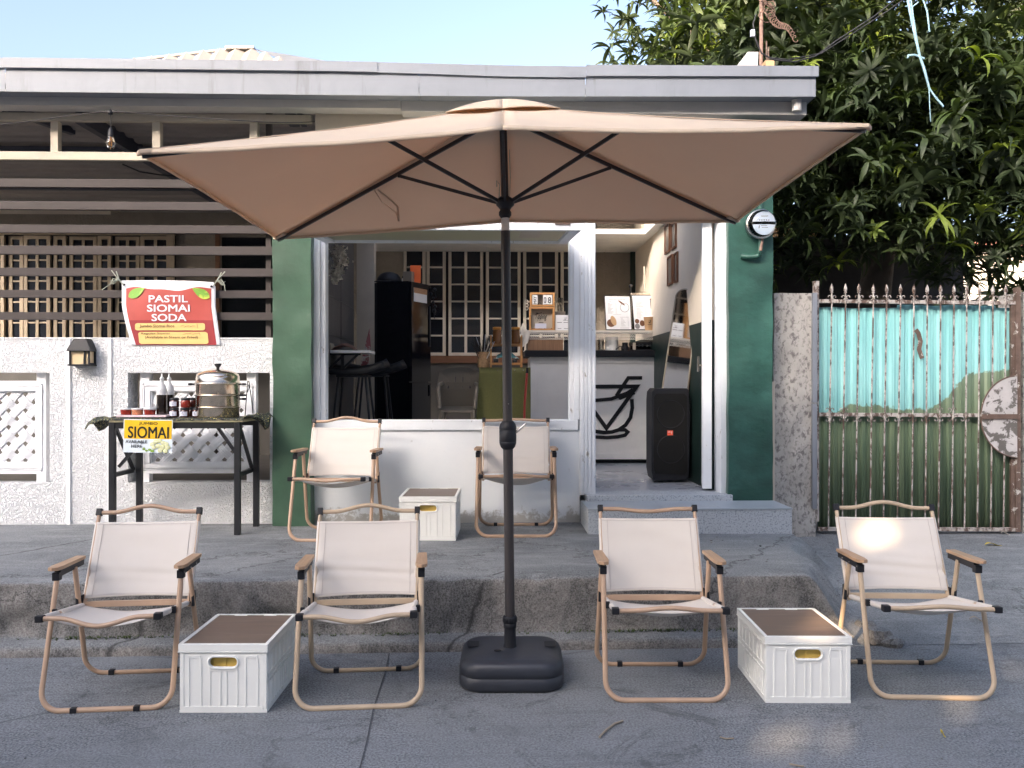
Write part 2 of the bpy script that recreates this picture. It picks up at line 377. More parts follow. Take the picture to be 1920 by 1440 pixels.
    def stroke(s, pts, wd, nrm=(0, -1, 0), th=.002, mi=0, closed=False):   # flat ribbon with mitred joints
        P = [Vector(p) for p in pts]; nv = Vector(nrm).normalized(); N = len(P); L = []; Rr = []
        for i in range(N):
            a = P[i-1] if (i or closed) else None; b = P[(i+1) % N] if (i < N-1 or closed) else None
            d1 = (P[i]-a).normalized() if a is not None else None; d2 = (b-P[i]).normalized() if b is not None else None
            if d1 is None: t = d2; k = 1
            elif d2 is None: t = d1; k = 1
            else:
                t = (d1+d2); 
                t = t.normalized() if t.length > 1e-6 else d1
                k = 1/max(.35, t.dot(d1))
            sd = t.cross(nv).normalized()*wd/2*k; L.append(P[i]+sd); Rr.append(P[i]-sd)
        for i in range(N if closed else N-1):
            j = (i+1) % N; s.prism([L[i], L[j], Rr[j], Rr[i]], nv*th, mi)
        return s
    def ball(s, c, r, n=12, mi=0, sc_=(1, 1, 1)):
        m = max(4, n//2); c = Vector(c)
        prof = [(r*math.sin(math.pi*i/m), -r*math.cos(math.pi*i/m)) for i in range(m+1)]
        vs = []; 
        for a, z in prof:
            for k in range(n):
                t = 2*math.pi*k/n; vs.append((c.x+a*math.cos(t)*sc_[0], c.y+a*math.sin(t)*sc_[1], c.z+z*sc_[2]))
        fs = [(i*n+k, i*n+(k+1) % n, (i+1)*n+(k+1) % n, (i+1)*n+k) for i in range(m) for k in range(n)]
        return s.add(vs, fs, mi, True)
    def text(s, txt, x0, x1, z0, z1, y, mi=0, th=.0015, bold=0.0, mtx=None, shear=0):
        cu = bpy.data.curves.new('t', 'FONT'); cu.body = txt; cu.size = 1; cu.offset = 0; cu.extrude = 0; cu.resolution_u = 3; cu.shear = shear
        o = bpy.data.objects.new('t', cu); COL.objects.link(o)
        dg = bpy.context.evaluated_depsgraph_get(); dg.update(); ev = o.evaluated_get(dg); me = ev.to_mesh()
        vs = [v.co.copy() for v in me.vertices]; fs = [tuple(p.vertices) for p in me.polygons]
        ev.to_mesh_clear(); bpy.data.objects.remove(o); bpy.data.curves.remove(cu)
        if not vs: return s
        ax = min(v.x for v in vs); bx = max(v.x for v in vs); az = min(v.y for v in vs); bz = max(v.y for v in vs)
        kx = (x1-x0)/(bx-ax); kz = (z1-z0)/max(1e-6, bz-az) if z1 is not None else kx
        e = (z1-z0)*bold if z1 is not None else (x1-x0)*bold*.2
        for k, (dx, dz) in enumerate(((0, 0),) if not bold else ((-1, -.6), (1, -.6), (-1, .6), (1, .6), (0, 0))):
            out = [Vector((x0+(v.x-ax)*kx+dx*e, y-.0002*k, z0+(v.y-az)*kz+dz*e)) for v in vs]
            if mtx: out = [mtx @ p for p in out]
            s.add(out, fs, mi)
        return s
    def build(s, name, mats, parent=None, label=None, cat=None, group=None, kind=None, bevel=0, seg=2, world=True, solid=0, sharp=.6):
        if not isinstance(mats, (list, tuple)): mats = [mats]
        mats = [MT[m] if isinstance(m, str) else m for m in mats]
        off = Vector((0, 0, 0))
        if parent is not None:
            if world:
                q = parent
                while q is not None: off += q.location; q = q.parent
        elif s.v:
            a = np.array(s.v); lo_, hi_ = a.min(0), a.max(0); off = Vector(((lo_[0]+hi_[0])/2, (lo_[1]+hi_[1])/2, lo_[2]))
        me = bpy.data.meshes.new(name)
        me.from_pydata([(p[0]-off.x, p[1]-off.y, p[2]-off.z) for p in s.v], [], s.f)
        me.polygons.foreach_set('material_index', s.m); me.polygons.foreach_set('use_smooth', s.s)
        for m in mats: me.materials.append(m)
        if bevel:
            bm = bmesh.new(); bm.from_mesh(me); bmesh.ops.remove_doubles(bm, verts=bm.verts, dist=1e-5)
            es = [e for e in bm.edges if len(e.link_faces) == 2 and e.calc_face_angle(0) > sharp]
            bmesh.ops.bevel(bm, geom=es, offset=bevel, segments=seg, profile=.7, affect='EDGES', clamp_overlap=True)
            bm.to_mesh(me); bm.free()
        me.update(); o = bpy.data.objects.new(name, me); COL.objects.link(o)
        if parent is not None: o.parent = parent
        else: o.location = off
        if solid:
            md = o.modifiers.new('s', 'SOLIDIFY'); md.thickness = solid; md.offset = 0
        if label: o['label'] = label
        if cat: o['category'] = cat
        if group: o['group'] = group
        if kind: o['kind'] = kind
        return o
def split(m, name, mats, parent=None, **k):
    """each connected piece of the builder becomes an object of its own"""
    par = list(range(len(m.v)))
    def fd(i):
        while par[i] != i: par[i] = par[par[i]]; i = par[i]
        return i
    for f in m.f:
        r0 = fd(f[0])
        for i in f[1:]: par[fd(i)] = r0
    cl = {}
    key = {}
    for i, v in enumerate(m.v): # caps repeat their rim vertices
        q_ = (round(v[0], 5), round(v[1], 5), round(v[2], 5))
        if q_ in key: par[fd(i)] = fd(key[q_])
        else: key[q_] = i
    for n_, f in enumerate(m.f): cl.setdefault(fd(f[0]), []).append(n_)
    for fs in cl.values():
        q = MB(); mp = {}
        for n_ in fs:
            ff = []
            for i in m.f[n_]:
                if i not in mp: mp[i] = len(q.v); q.v.append(m.v[i])
                ff.append(mp[i])
            q.f.append(tuple(ff)); q.m.append(m.m[n_]); q.s.append(m.s[n_])
        q.build(name, mats, parent, **k)
def thing(name, label, cat, loc=(0, 0, 0), rz=0, group=None):
    o = bpy.data.objects.new(name, None); o.empty_display_size = .1; COL.objects.link(o)
    o.location = loc; o.rotation_euler = (0, 0, rz); o['label'] = label; o['category'] = cat
    if group: o['group'] = group
    return o
def rrect(cx, cy, w_, h_, r, n=5):
    pts = []
    for (sx, sy, a0) in ((1, 1, 0), (-1, 1, 90), (-1, -1, 180), (1, -1, 270)):
        for i in range(n+1):
            a = R(a0+90*i/n); pts.append((cx+sx*(w_/2-r)+r*math.cos(a), cy+sy*(h_/2-r)+r*math.sin(a)))
    return pts
def sstep(a, b, x):
    t = max(0, min(1, (x-a)/(b-a))); return t*t*(3-2*t)
# ================================================================ GROUND
YF = 6.20        # shop front plane
def front_y(x): return 4.33 + .018*x
def rampz(y): return .225*max(0, min(1.15, (y-4.40)/1.9))
def slab_top(x, y):
    b = 1-sstep(1.70, 2.0, x-.38*max(0, min(1, (y-4.4)/1.3))+.10*noise.noise(Vector((0, y*3, 5)))); return b*.36+(1-b)*rampz(y)
MB().bb(-200, 200, -200, 200, -.30, -.06).build('ground', M('bare_ground', (.12, .11, .09), .9), kind='structure')
mb = MB(); mb.grid(lambda u, v: (-40+80*u, -14+18.6*v, 0.0), 8, 4); mb.build('road', 'road', kind='structure')
def sidewalk():
    prof = [(0, -.03), (0.002, .02), (.01, .045), (.03, .058), (.09, .066), (.10, .075), (.104, .12), (.107, .17), (.11, .22), (.112, .27), (.114, .31), (.116, .33), (.119, .345), (.124, .352), (.134, .357), (.16, .359), (.22, .36)]
    y = .28
    while y < 2.55: prof.append((y, .36)); y += .06
    xs = []; x = -5.2
    while x < 7.2: xs.append(x); x += .025 if -3.4 < x < 3.6 else .15
    V = []; 
    for (dy, pz) in prof:
        for x in xs:
            yy = front_y(x)+dy
            b = 1-sstep(1.70, 2.0, x-.38*max(0, min(1, (yy-4.4)/1.3))+.10*noise.noise(Vector((0, yy*3, 5))))
            n1 = noise.noise(Vector((x*6, yy*6, pz*9))); n2 = noise.noise(Vector((x*22, yy*22, pz*22))); n0 = noise.noise(Vector((x*1.3, yy*1.3, 3)))
            z = b*pz + (1-b)*min(pz+.03, rampz(yy)) if pz > 0 else pz
            face = 1 if .07 < pz < .34 else .3
            yo = face*(.008*n1+.009*n2)*b+.5*face*.008*noise.noise(Vector((x*48, yy*20, pz*48)))
            if .30 < pz < .358: z -= b*max(0, n1-.2)*.030; yo += b*max(0, n1-.2)*.03
            if dy > .15: z += .006*n1*(1-.5*b)+.004*n0
            # broken foot of the slab
            if .05 < pz < .2: yo += max(0, noise.noise(Vector((x*3.1, 9, pz*4)))-.25)*.10
            V.append((x, yy+yo, z))
    n = len(xs); Fc = [(j*n+i, j*n+i+1, (j+1)*n+i+1, (j+1)*n+i) for j in range(len(prof)-1) for i in range(n-1)]
    m = MB(); m.add(V, Fc, 0, True); m.build('sidewalk', 'slab', kind='structure')
sidewalk()
# yard behind the gate and under the houses
MB().bb(2.1, 16, 6.95, 30, .05, .215).build('yard_ground', M('yard_soil', (.10, .09, .075), .95, var=.2), kind='structure')
# joint cut in the road and the grooves beside the kerb
m = MB(); a = PZ = None
def G(px, py, z=0.0):
    d = ray(px, py); return CAM + d*((z-H)/d.z)
pts = [G(730, 1226), G(722, 1262), G(700, 1330), G(688, 1390), G(668, 1470)]
m = MB(); m.stroke([p+Vector((0, 0, .003)) for p in pts], .005, (0, 0, 1), .001); m.build('road_joint', 'groove', kind='structure')
m = MB()
for i in range(420):     # moss tufts along the foot of the slab
    k = random.choice([(-2.15, .25), (-.95, .35), (-.45, .25), (.55, .35), (1.05, .5), (.85, .4), (-1.9, .3)])
    x = random.gauss(k[0], k[1]*.5); y = front_y(x)+random.uniform(.075, .105); z = .064+random.random()*.01
    if x > 1.75: continue
    for q in range(5):
        a = random.uniform(0, 6.28); l = random.uniform(.006, .02); d = Vector((math.cos(a), math.sin(a)-.3, .9)).normalized()*l
        o = Vector((x, y, z)); sd = Vector((-math.sin(a), math.cos(a), 0))*.003
        m.add([o-sd, o+sd, o+d], [(0, 1, 2)], 0)
m.build('moss', 'moss', kind='stuff', label='small tufts of green moss along the foot of the kerb', cat='moss')

# ================================================================ SHOP BUILDING
shop = thing('shop_building', 'single storey cafe with green pillars, white window surround and a long grey gutter', 'building', (0, YF, .36))
XL0, XL1 = XY(511, 6.08), XY(583, 6.08)
ZB = ZY(206, 6.15)
def pillar(x0, x1, y0, y1, z0, z1, mat, nm='pillar', par=shop, rr=.008):
    m = MB(); nz_ = int((z1-z0)/.04); nx = 10
    per = [(x0+(x1-x0)*i/nx, y0) for i in range(nx)]+[(x1, y0), (x1, (y0+y1)/2), (x1, y1), (x0, y1), (x0, (y0+y1)/2)]
    def pt(i, j):
        p = per[i % len(per)]; z = z0+(z1-z0)*j/nz_
        a = noise.noise(Vector((p[0]*7, p[1]*7, z*5)))*rr; b_ = noise.noise(Vector((p[0]*7+9, p[1]*7, z*5)))*rr
        return (p[0]+a, p[1]+b_, z)
    N = len(per); V = [pt(i, j) for j in range(nz_+1) for i in range(N)]
    m.add(V, [(j*N+i, j*N+(i+1) % N, (j+1)*N+(i+1) % N, (j+1)*N+i) for j in range(nz_) for i in range(N)], 0, False)
    m.add(V[-N:], [tuple(range(N))], 0)
    return m.build(nm, mat, par)
pillar(XL0, XL1, 6.08, 6.30, .34, ZY(268, 6.08), 'green_paint_pale').__setitem__('label', 'olive green left pillar with faded patches')
XR0, XR1 = XY(1366, 6.12), XY(1449, 6.12)
pillar(XR0, XR1, 6.12, 6.42, .50, ZY(232, 6.12), 'green_paint').__setitem__('label', 'dark green right pillar')
# sill wall with its projecting band, all in white
xw1 = XY(1087, YF); zs = ZY(788, YF)
m = MB(); m.bb(XL1-.01, xw1, YF, YF+.16, .30, zs-.075); m.build('sill_wall', 'wall', shop)
m = MB(); m.bb(XL1-.01, xw1-.012, YF-.018, YF+.18, zs-.073, zs); m.build('window_sill', 'white_paint', shop, bevel=.005)
# window surround
zt = ZY(430, YF)
m = MB(); xa, xb = XL1-.012, XY(610, YF)
m.bb(xa, xb-.035, YF-.03, YF+.10, zs+.001, zt); m.bb(xb-.035, xb, YF+.004, YF+.12, zs+.001, zt)
xc, xd = XY(1068, YF), XY(1086, YF)
m.bb(xc, xc+.03, YF+.004, YF+.12, zs+.001, zt); m.bb(xc+.03, xd, YF-.012, YF+.12, zs+.001, zt)
m.bb(xa, xd, YF-.032, YF+.12, zt, zt+.10)
m.build('window_frame', 'white_paint', shop, bevel=.004)
# column between window and door, fluted
xe, xf = XY(1087, YF-.02), XY(1117, YF-.02)
zfl = .585
m = MB(); m.bb(xe, xf, YF-.01, YF+.17, zfl-.02, ZB); wv = (xf-xe)
for i in range(4): m.bb(xe+wv*(.06+.235*i), xe+wv*(.06+.235*i)+wv*.19, YF-.022, YF-.01, zfl-.01, ZB-.01)
m.build('door_post', 'white_paint', shop, bevel=.003)
# header above window and door
m = MB(); m.bb(XL1, XR0, YF+.03, YF+.17, zt+.102, ZB); m.bb(XR0+.001, XR1, YF+.03, YF+.17, ZY(231, 6.12)+.02, ZB); m.build('header_wall', 'header', shop)
# right door frame and the open leaf
m = MB(); m.bb(XY(1351, YF), XY(1368, YF), YF-.02, YF+.18, zfl-.03, ZB); m.build('door_frame', 'white_paint', shop, bevel=.004)
xg, xh = XY(1317, YF+.12), XY(1334, YF+.12)
m = MB(); ang = R(13); ux = Vector((math.sin(ang), math.cos(ang), 0)); vx = Vector((math.cos(ang), -math.sin(ang), 0))
o = Vector((xg, YF+.12, zfl+.01)); tk = xh-xg
lf = [o, o+vx*tk, o+vx*tk+ux*.80, o+ux*.80]; m.prism(lf, (0, 0, ZB-.1-zfl)); 
lf = [o-vx*.001+ux*.06-Vector((.012, 0, 0))]
dr = m.build('door', 'white_paint', shop, bevel=.004)
m = MB(); q = o+ux*.05-vx*.004
m.bar(q+Vector((0, 0, .95)), q+Vector((-.03, -.01, .95)), .012, .012); m.bar(q+Vector((-.03, -.01, .90)), q+Vector((-.03, -.01, 1.02)), .014, .014); m.build('handle', 'steel', dr)
# gutter fascia with lap joints
yg = 5.93
xg0, xg1 = -6.5, XY(1530, yg)
zg = lambda py: ZY(py, yg)
def gtab(ys):
    pts = [(PY(p_, y_, yg).x, PY(p_, y_, yg).z) for p_, y_ in zip((0, 640, 960, 1530), ys)]
    def f(x):
        if x <= pts[0][0]: return pts[0][1]
        for (x0_, z0_), (x1_, z1_) in zip(pts[:-1], pts[1:]):
            if x <= x1_: return z0_+(z1_-z0_)*(x-x0_)/(x1_-x0_)
        return pts[-1][1]
    return f
gT, gM, gB = gtab((109.5, 116.5, 122.5, 125.5)), gtab((127, 134, 142.5, 144)), gtab((171, 178, 180.5, 181))
z_bot = gB(0); z_mid = gM(0)
m = MB()
joins = [xg0, XY(10, yg), XY(786, yg), XY(1098, yg), xg1]
for a_, b_ in zip(joins[:-1], joins[1:]):
    n = 12; dyo = random.uniform(-.004, .004)
    for k in range(n):
        u0 = a_+(b_-a_)*k/n; u1 = a_+(b_-a_)*(k+1)/n; last = .003 if k == n-1 else 0
        m.add([(u0, yg+dyo, gB(u0)), (u1-last, yg+dyo, gB(u1)), (u1-last, yg+dyo, gM(u1)), (u0, yg+dyo, gM(u0))], [(0, 1, 2, 3)])
        m.add([(u0, yg+dyo, gB(u0)), (u0, yg+.17, gB(u0)+.004), (u1-last, yg+.17, gB(u1)+.004), (u1-last, yg+dyo, gB(u1))], [(0, 1, 2, 3)])
m.bb(xg1-.004, xg1, yg+.004, yg+.6, gB(xg1), gM(xg1)-.004)
gut = m.build('gutter', 'gutter', shop)
m = MB(); j2 = [xg0, XY(8, yg), XY(708, yg), XY(1099, yg), xg1+.012]
for i, (a_, b_) in enumerate(zip(j2[:-1], j2[1:])):
    n = 10; dyo = -.014-.006*(i % 2); dz = .010 if i == 2 else 0
    for k in range(n):
        u0 = a_+(b_-a_)*k/n; u1 = a_+(b_-a_)*(k+1)/n
        dd = -dz*(k/n)
        P = lambda u, y, f, o=0: (u, y, f(u)+o+dd)
        m.add([P(u0, yg+dyo, gM, -.004), P(u1, yg+dyo, gM, -.004), P(u1, yg+dyo, gT), P(u0, yg+dyo, gT), P(u0, yg+.06, gT, -.01), P(u1, yg+.06, gT, -.01), P(u0, yg-.002, gM, -.004), P(u1, yg-.002, gM, -.004)],
              [(0, 1, 2, 3), (3, 2, 5, 4), (6, 7, 1, 0)])
m.build('gutter_flashing', 'gutter', shop)
# roof sheet behind the gutter, with an unseen gap added to light the shop
m = MB(); m.bb(xg0, xg1-.05, yg+.17, 6.6, z_mid-.03, z_mid); m.bb(xg0, xg1-.05, 8.5, 9.75, z_mid-.03, z_mid); m.bb(xg0, -1.1, 6.6, 8.5, z_mid-.03, z_mid); m.bb(1.6, xg1-.05, 6.6, 8.5, z_mid-.03, z_mid); m.build('roof', 'gutter', shop)
# front beam
yb = 6.05
m = MB(); m.bb(-6.5, XY(344*0+752, yb)-.003, yb, yb+.14, ZY(205, yb), ZY(176, yb)); m.bb(XY(752, yb), XY(1513, yb), yb+.004, yb+.14, ZY(210.5, yb), ZY(176, yb))
m.build('front_beam', 'beam', shop, bevel=.004)
m = MB(); c = PY(1493, 190, yb-.03); m.lathe([(.034, -.075), (.036, .02)], (c.x, yb-.038, c.z), 14); m.build('drain_stub', 'beam', shop)
m = MB(); m.bb(XY(583, 6.15), XR1, 6.22, 6.3, ZB+.002, z_bot+.02); m.build('eave_board', 'beam', shop)
# ---- hinged flap held up over the window
fx0, fx1 = XY(596, YF), XY(1068, YF)
fb = PY(610, 459, YF); zb_ = ZY(459, YF); 
fr = PY(1090, 432, 5.16); zf_ = fr.z
wL = XY(612, YF); wR = XY(1068, YF)
flap = thing('window_flap', 'glazed white-framed window flap propped open over the counter window', 'window flap', (0, YF-.03, zb_))
m = MB()
A_ = Vector((wL, YF-.035, zb_+.0)); B_ = Vector((fr.x, YF-.035, zb_)); C_ = Vector((fr.x, fr.y, zf_)); D_ = Vector((wL, fr.y, zf_))
th = Vector((0, .0, .055))
def quadbar(P, Q, w1): m.bar(P, Q, w1, .05)
fw = .07
ex = Vector((1, 0, 0)); ey = (C_-B_).normalized()
def fl(u, v): return A_ + (B_-A_)*u + (D_-A_)*v
W_ = (B_-A_).length; L_ = (D_-A_).length
def slab(u0, u1, v0, v1, t=.05, dz=0, mi=0):
    m.prism([fl(u0, v0)+Vector((0, 0, dz)), fl(u1, v0)+Vector((0, 0, dz)), fl(u1, v1)+Vector((0, 0, dz)), fl(u0, v1)+Vector((0, 0, dz))], (0, 0, t), mi)
slab(0, fw/W_, 0, 1); slab(1-fw/W_, 1, 0, 1); slab(fw/W_+.0005, 1-fw/W_-.0005, 1-fw/L_, 1, dz=.001); slab(fw/W_+.0005, 1-fw/W_-.0005, 0, fw/L_*.6, dz=.001)
m.build('frame', 'white_paint', flap, bevel=.003)
m = MB(); slab(fw/W_, 1-fw/W_, fw/L_*.6, 1-fw/L_, .006, .02); m.build('pane', 'pane_olive', flap)
m = MB(); slab(.795, .875, .30, .86, .001, .018); m.build('taped_paper', 'cream_timber', flap)
m = MB(); c = fl(.965, 1); m.box(c+Vector((-.055, -.004, .062)), (.095, .012, .055)); 
for k in (-.03, 0, .03): m.ball(c+Vector((-.055+k, -.013, .062)), .006, 8)
m.build('hinge', 'rust_dark', flap)
# ---- tiled step
xs0, xs1 = XY(1103, 5.70), XY(1485, 5.70)
step = thing('entrance_step', 'grey tiled concrete step in front of the shop door', 'step', ((xs0+xs1)/2, 5.9, .36))
zt1 = .527
m = MB(); m.bb(xs0, xs1, 5.70, 6.19, .15, zt1); m.bb(XY(1100, 6.1), XR0+.02, 6.08, 6.36, zt1, zfl-.008); m.build('riser', 'tile_speck', step, bevel=.003)
m = MB(); cuts = [xs0-.004, XY(1245, 5.7), XY(1352, 5.7), xs1+.004]
for a_, b_ in zip(cuts[:-1], cuts[1:]): m.bb(a_+.001, b_-.001, 5.694, 6.075, zt1+.001, zt1+.010)
m.build('tread', 'tile', step, bevel=.002)
# ================================================================ WHITE STUCCO WALL with lattice openings
wall = thing('garden_wall', 'low white stucco wall left of the shop with lattice openings', 'wall', (-3, YF, .34))
zw = ZY(636, YF); zo1 = ZY(699, YF); zo0 = ZY(903, YF)
o2a, o2b = XY(240, YF), XY(506, YF); o1a, o1b = XY(-150, YF), XY(93, YF)
m = MB(); y0, y1 = YF, YF+.17
m.bb(-6.5, XL0+.01, y0, y1, .30, zo0); m.bb(-6.5, XL0+.01, y0, y1, zo1, zw)
m.bb(-6.5, o1a, y0, y1, zo0, zo1); m.bb(o1b, o2a, y0, y1, zo0, zo1); m.bb(o2b, XL0+.01, y0, y1, zo0, zo1)
m.build('wall_body', 'stucco', wall)
m = MB()
for a_, b_ in ((126, 133), (203, 210)): m.bb(XY(a_, YF), XY(b_, YF), YF-.012, YF, .335, zw-.004)
m.bb(-6.5, XL0+.01, YF-.006, YF+.19, zw, zw+.008)
m.build('wall_trim', 'smooth_white', wall, bevel=.003)
def lattice(px0, px1, par):
    yy = YF+.045
    x0, x1 = XY(px0, yy), XY(px1, yy); za, zb = ZY(886, yy), ZY(714, yy)
    lp = thing('lattice_panel', '', 'lattice panel', ((x0+x1)/2, yy, zo0), 0, 'white woven lattice panels in the stucco wall')
    m = MB(); t = .075
    def ring(a, b, c, d, w_, ya, yb_):
        m.bb(a, b, ya, yb_, c, c+w_); m.bb(a, b, ya, yb_, d-w_, d); m.bb(a, a+w_, ya, yb_, c+w_, d-w_); m.bb(b-w_, b, ya, yb_, c+w_, d-w_)
    ring(x0, x1, za, zb, t, yy, yy+.06); ring(x0+t-.001, x1-t+.001, za+t-.001, zb-t+.001, .012, yy+.015, yy+.055)
    ring(x0+.025, x1-.025, za+.028, zb-.028, .010, yy-.006, yy)
    for xx in (x0+.002, x1-.07):
        m.bb(xx, xx+.068, yy+.002, yy+.07, zo0, za+.001); m.bb(xx, xx+.068, yy+.002, yy+.07, zb-.001, zo1)
    m.build('frame', 'smooth_white', lp, bevel=.004)
    m = MB()
    for xx in (x0+.03, x1-.03):
        for zz in (za+.025, zb-.025): m.lathe([(.006, 0), (.004, .003)], (xx, yy-.006, zz), 8, rot=Matrix.Rotation(R(90), 3, 'X'))
    m.build('screw', 'rust_dark', lp)
    ax, bx, az, bz = x0+t+.005, x1-t-.005, za+t+.005, zb-t-.005; cx, cz = (ax+bx)/2, (az+bz)/2
    p = .062*math.sqrt(2); wd = .060; V = []; Fq = []
    prof = [(-.5, -.004), (-.46, .003), (-.30, .003), (-.27, -.006), (-.24, .003), (-.03, .004), (0, -.006), (.03, .004), (.24, .003), (.27, -.006), (.30, .003), (.46, .003), (.5, -.004)]
    for sgn in (1, -1):
        u = Vector((1, 0, sgn)).normalized(); n_ = Vector((-sgn, 0, 1)).normalized()
        for k in range(-9, 10):
            N = 140; Ln = 1.3
            rows = []
            for i in range(N+1):
                s_ = -Ln/2+Ln*i/N
                ph = math.pi*s_/p + (math.pi*(k % 2)) + (0 if sgn > 0 else math.pi)
                h = .010*math.sin(ph+math.pi/2)
                c = Vector((cx, yy+.032, cz))+n_*(k*p)+u*s_
                rows.append([(c.x+n_.x*wd*q, c.y-h-d_, c.z+n_.z*wd*q) for q, d_ in prof])
            for i in range(N):
                mid = rows[i][6]
                if not (ax-.01 < mid[0] < bx+.01 and az-.01 < mid[2] < bz+.01): continue
                for j in range(len(prof)-1):
                    q = [rows[i][j], rows[i][j+1], rows[i+1][j+1], rows[i+1][j]]
                    if min(a[0] for a in q) < ax-.02 or max(a[0] for a in q) > bx+.02 or min(a[2] for a in q) < az-.02 or max(a[2] for a in q) > bz+.02: continue
                    o = len(V); V += q; Fq.append((o, o+1, o+2, o+3))
    m.add(V, Fq, 0, False); m.build('weave', 'smooth_white', lp)
    return lp
lattice(-96, 86, wall)['label'] = 'white woven lattice panel in the opening at the far left, beside the lantern'
lattice(262, 480, wall)['label'] = 'white woven lattice panel in the opening behind the food table'
# ================================================================ SLAT SCREEN
scr = thing('slat_screen', 'screen of brown and cream horizontal slats above the stucco wall', 'screen', (-3, YF+.05, zw))
ys = YF+.03
slats = [(587, 601), (546, 560), (505, 520), (464, 480), (425, 440), (381.5, 397), (340, 355.5)]
for i, (a_, b_) in enumerate(slats):
    m = MB(); e = .0015*i
    m.bb(-6.4, XL0+.004, ys+e, ys+.045, ZY(b_, ys), ZY(a_, ys)); m.build('slat', 'slat', scr, bevel=.003)
for (a_, b_) in ((290, 305), (218, 232.5)):
    m = MB(); m.bb(-6.4, XY(583, ys), ys+.006, ys+.05, ZY(b_, ys), ZY(a_, ys)); m.build('rail', 'cream_timber', scr, bevel=.003)
for (a_, b_) in ((-120, -103), (93, 107), (284, 299), (467, 482)):
    m = MB(); m.bb(XY(a_, ys), XY(b_, ys), ys+.012, ys+.07, ZY(290, ys)+.001, ZY(232.5, ys)-.001); m.build('post', 'cream_timber', scr, bevel=.003)
for a_ in (-230, 505):
    m = MB(); x_ = XY(a_, ys+.08); m.bb(x_-.02, x_+.02, ys+.052, ys+.10, zw+.009, ZY(205, ys)); m.build('post', 'slat', scr, bevel=.003)
m = MB(); m.bb(XY(529, ys), XY(548, ys), ys+.09, ys+.25, ZY(222, ys), ZY(207, ys)); m.bb(XY(552, ys), XY(562, ys), ys+.09, ys+.25, ZY(222, ys), ZY(207, ys))
m.build('bracket', 'dark_beam', scr)
# ================================================================ HOUSE WALL BEHIND (porch + shop back wall)
YW = 9.70
house = thing('house', 'older house wall with casement windows behind the slats and the cafe counter', 'house', (0, YW, .36))
ztop = z_bot-.04
m = MB()
# window opening porch: px -? .. 330, y 440..700 ; door px 415..520 ; shop windows px 750..1085
def wallseg(px0, px1, py0, py1, mat=0): m.bb(XY(px0, YW), XY(px1, YW), YW, YW+.15, ZY(py1, YW), ZY(py0, YW))
zlow = .3
XA = XY(-900, YW)
def ws(x0, x1, z0, z1): m.bb(x0, x1, YW, YW+.15, z0, z1)
zwt, zwb = ZY(440, YW), ZY(690, YW)
ws(XA, XY(330, YW), zwt, ztop); ws(XA, XY(330, YW), zlow, zwb)
ws(XY(330, YW), XY(415, YW), zlow, ztop); ws(XY(415, YW), XY(515, YW), ZY(447, YW), ztop); ws(XY(515, YW), XY(755, YW), zlow, ztop)
zst, zsb = ZY(400, YW), ZY(668, YW)
ws(XY(755, YW), XY(1117, YW), zst, ztop); ws(XY(755, YW), XY(1117, YW), zlow, zsb); ws(XY(1117, YW), 1.80, zlow, ztop)
m.build('wall', 'house_wall', house)
m = MB(); m.bb(XA, 1.8, YW+.30, YW+.34, zlow, ztop); m.build('dark_room_sheet', M('room_dark', (.02, .02, .024), .9), house)  # near-black sheet stands in for the unlit room behind the windows
# concrete hood over the porch window, and dark band
m = MB(); a_, b_ = XY(-60, YW), XY(232, YW)
m.prism([(a_-.1, YW, ZY(398, YW)), (b_, YW, ZY(398, YW)), (b_+.10, YW-.55, ZY(424, YW)), (a_-.2, YW-.55, ZY(424, YW))], (0, 0, .05)); m.build('window_hood', 'header', house)
def casement(px0, px1, py0, py1, cols, rows, mat, yoff=-.03, st=.035, mu=.016, open_=0):
    x0, x1 = XY(px0, YW), XY(px1, YW); z0, z1 = ZY(py1, YW), ZY(py0, YW)
    m = MB(); y0, y1 = YW+yoff, YW+yoff+.04
    m.bb(x0, x0+st, y0, y1, z0, z1); m.bb(x1-st, x1, y0, y1, z0, z1); m.bb(x0+st, x1-st, y0, y1, z1-st, z1); m.bb(x0+st, x1-st, y0, y1, z0, z0+st)
    for c in range(1, cols):
        xx = x0+st+(x1-x0-2*st)*c/cols; m.bb(xx-mu/1, xx+mu/1, y0+.004, y1-.004, z0+st, z1-st)
    for r_ in range(1, rows):
        zz = z0+st+(z1-z0-2*st)*r_/rows
        for c in range(cols):
            xa_ = x0+st+(x1-x0-2*st)*c/cols+(mu if c else 0); xb_ = x0+st+(x1-x0-2*st)*(c+1)/cols-(mu if c < cols-1 else 0)
            m.bb(xa_, xb_, y0+.008, y1-.008, zz-.009, zz+.009)
    f = m.build('window', mat, house)
    m = MB(); m.bb(x0+st*.5, x1-st*.5, y0+.018, y0+.022, z0+st*.5, z1-st*.5); m.build('pane', 'dark_glass', f)
for k in range(4): casement(842+70*k-1, 842+70*k+64, 401, 667, 2, 8, 'window_grey')
casement(757, 798, 401, 667, 1, 8, 'window_grey'); casement(800, 836, 401, 667, 1, 8, 'window_grey')
m = MB(); m.bb(XY(752, YW), XY(1117, YW), YW-.10, YW-.001, ZY(681, YW), ZY(668, YW)); m.build('sill', 'dark_wood', house)
x = -290
for wpx in (52, 26, 60, 30, 52, 26, 60, 32, 54, 28, 56, 30, 50, 60):
    if x > 320: break
    casement(x, min(x+wpx-5, 329), 447, 690, 1 if wpx < 40 else 2, 6, 'window_cream', yoff=-.04+.02*(wpx % 3), st=.04); x += wpx
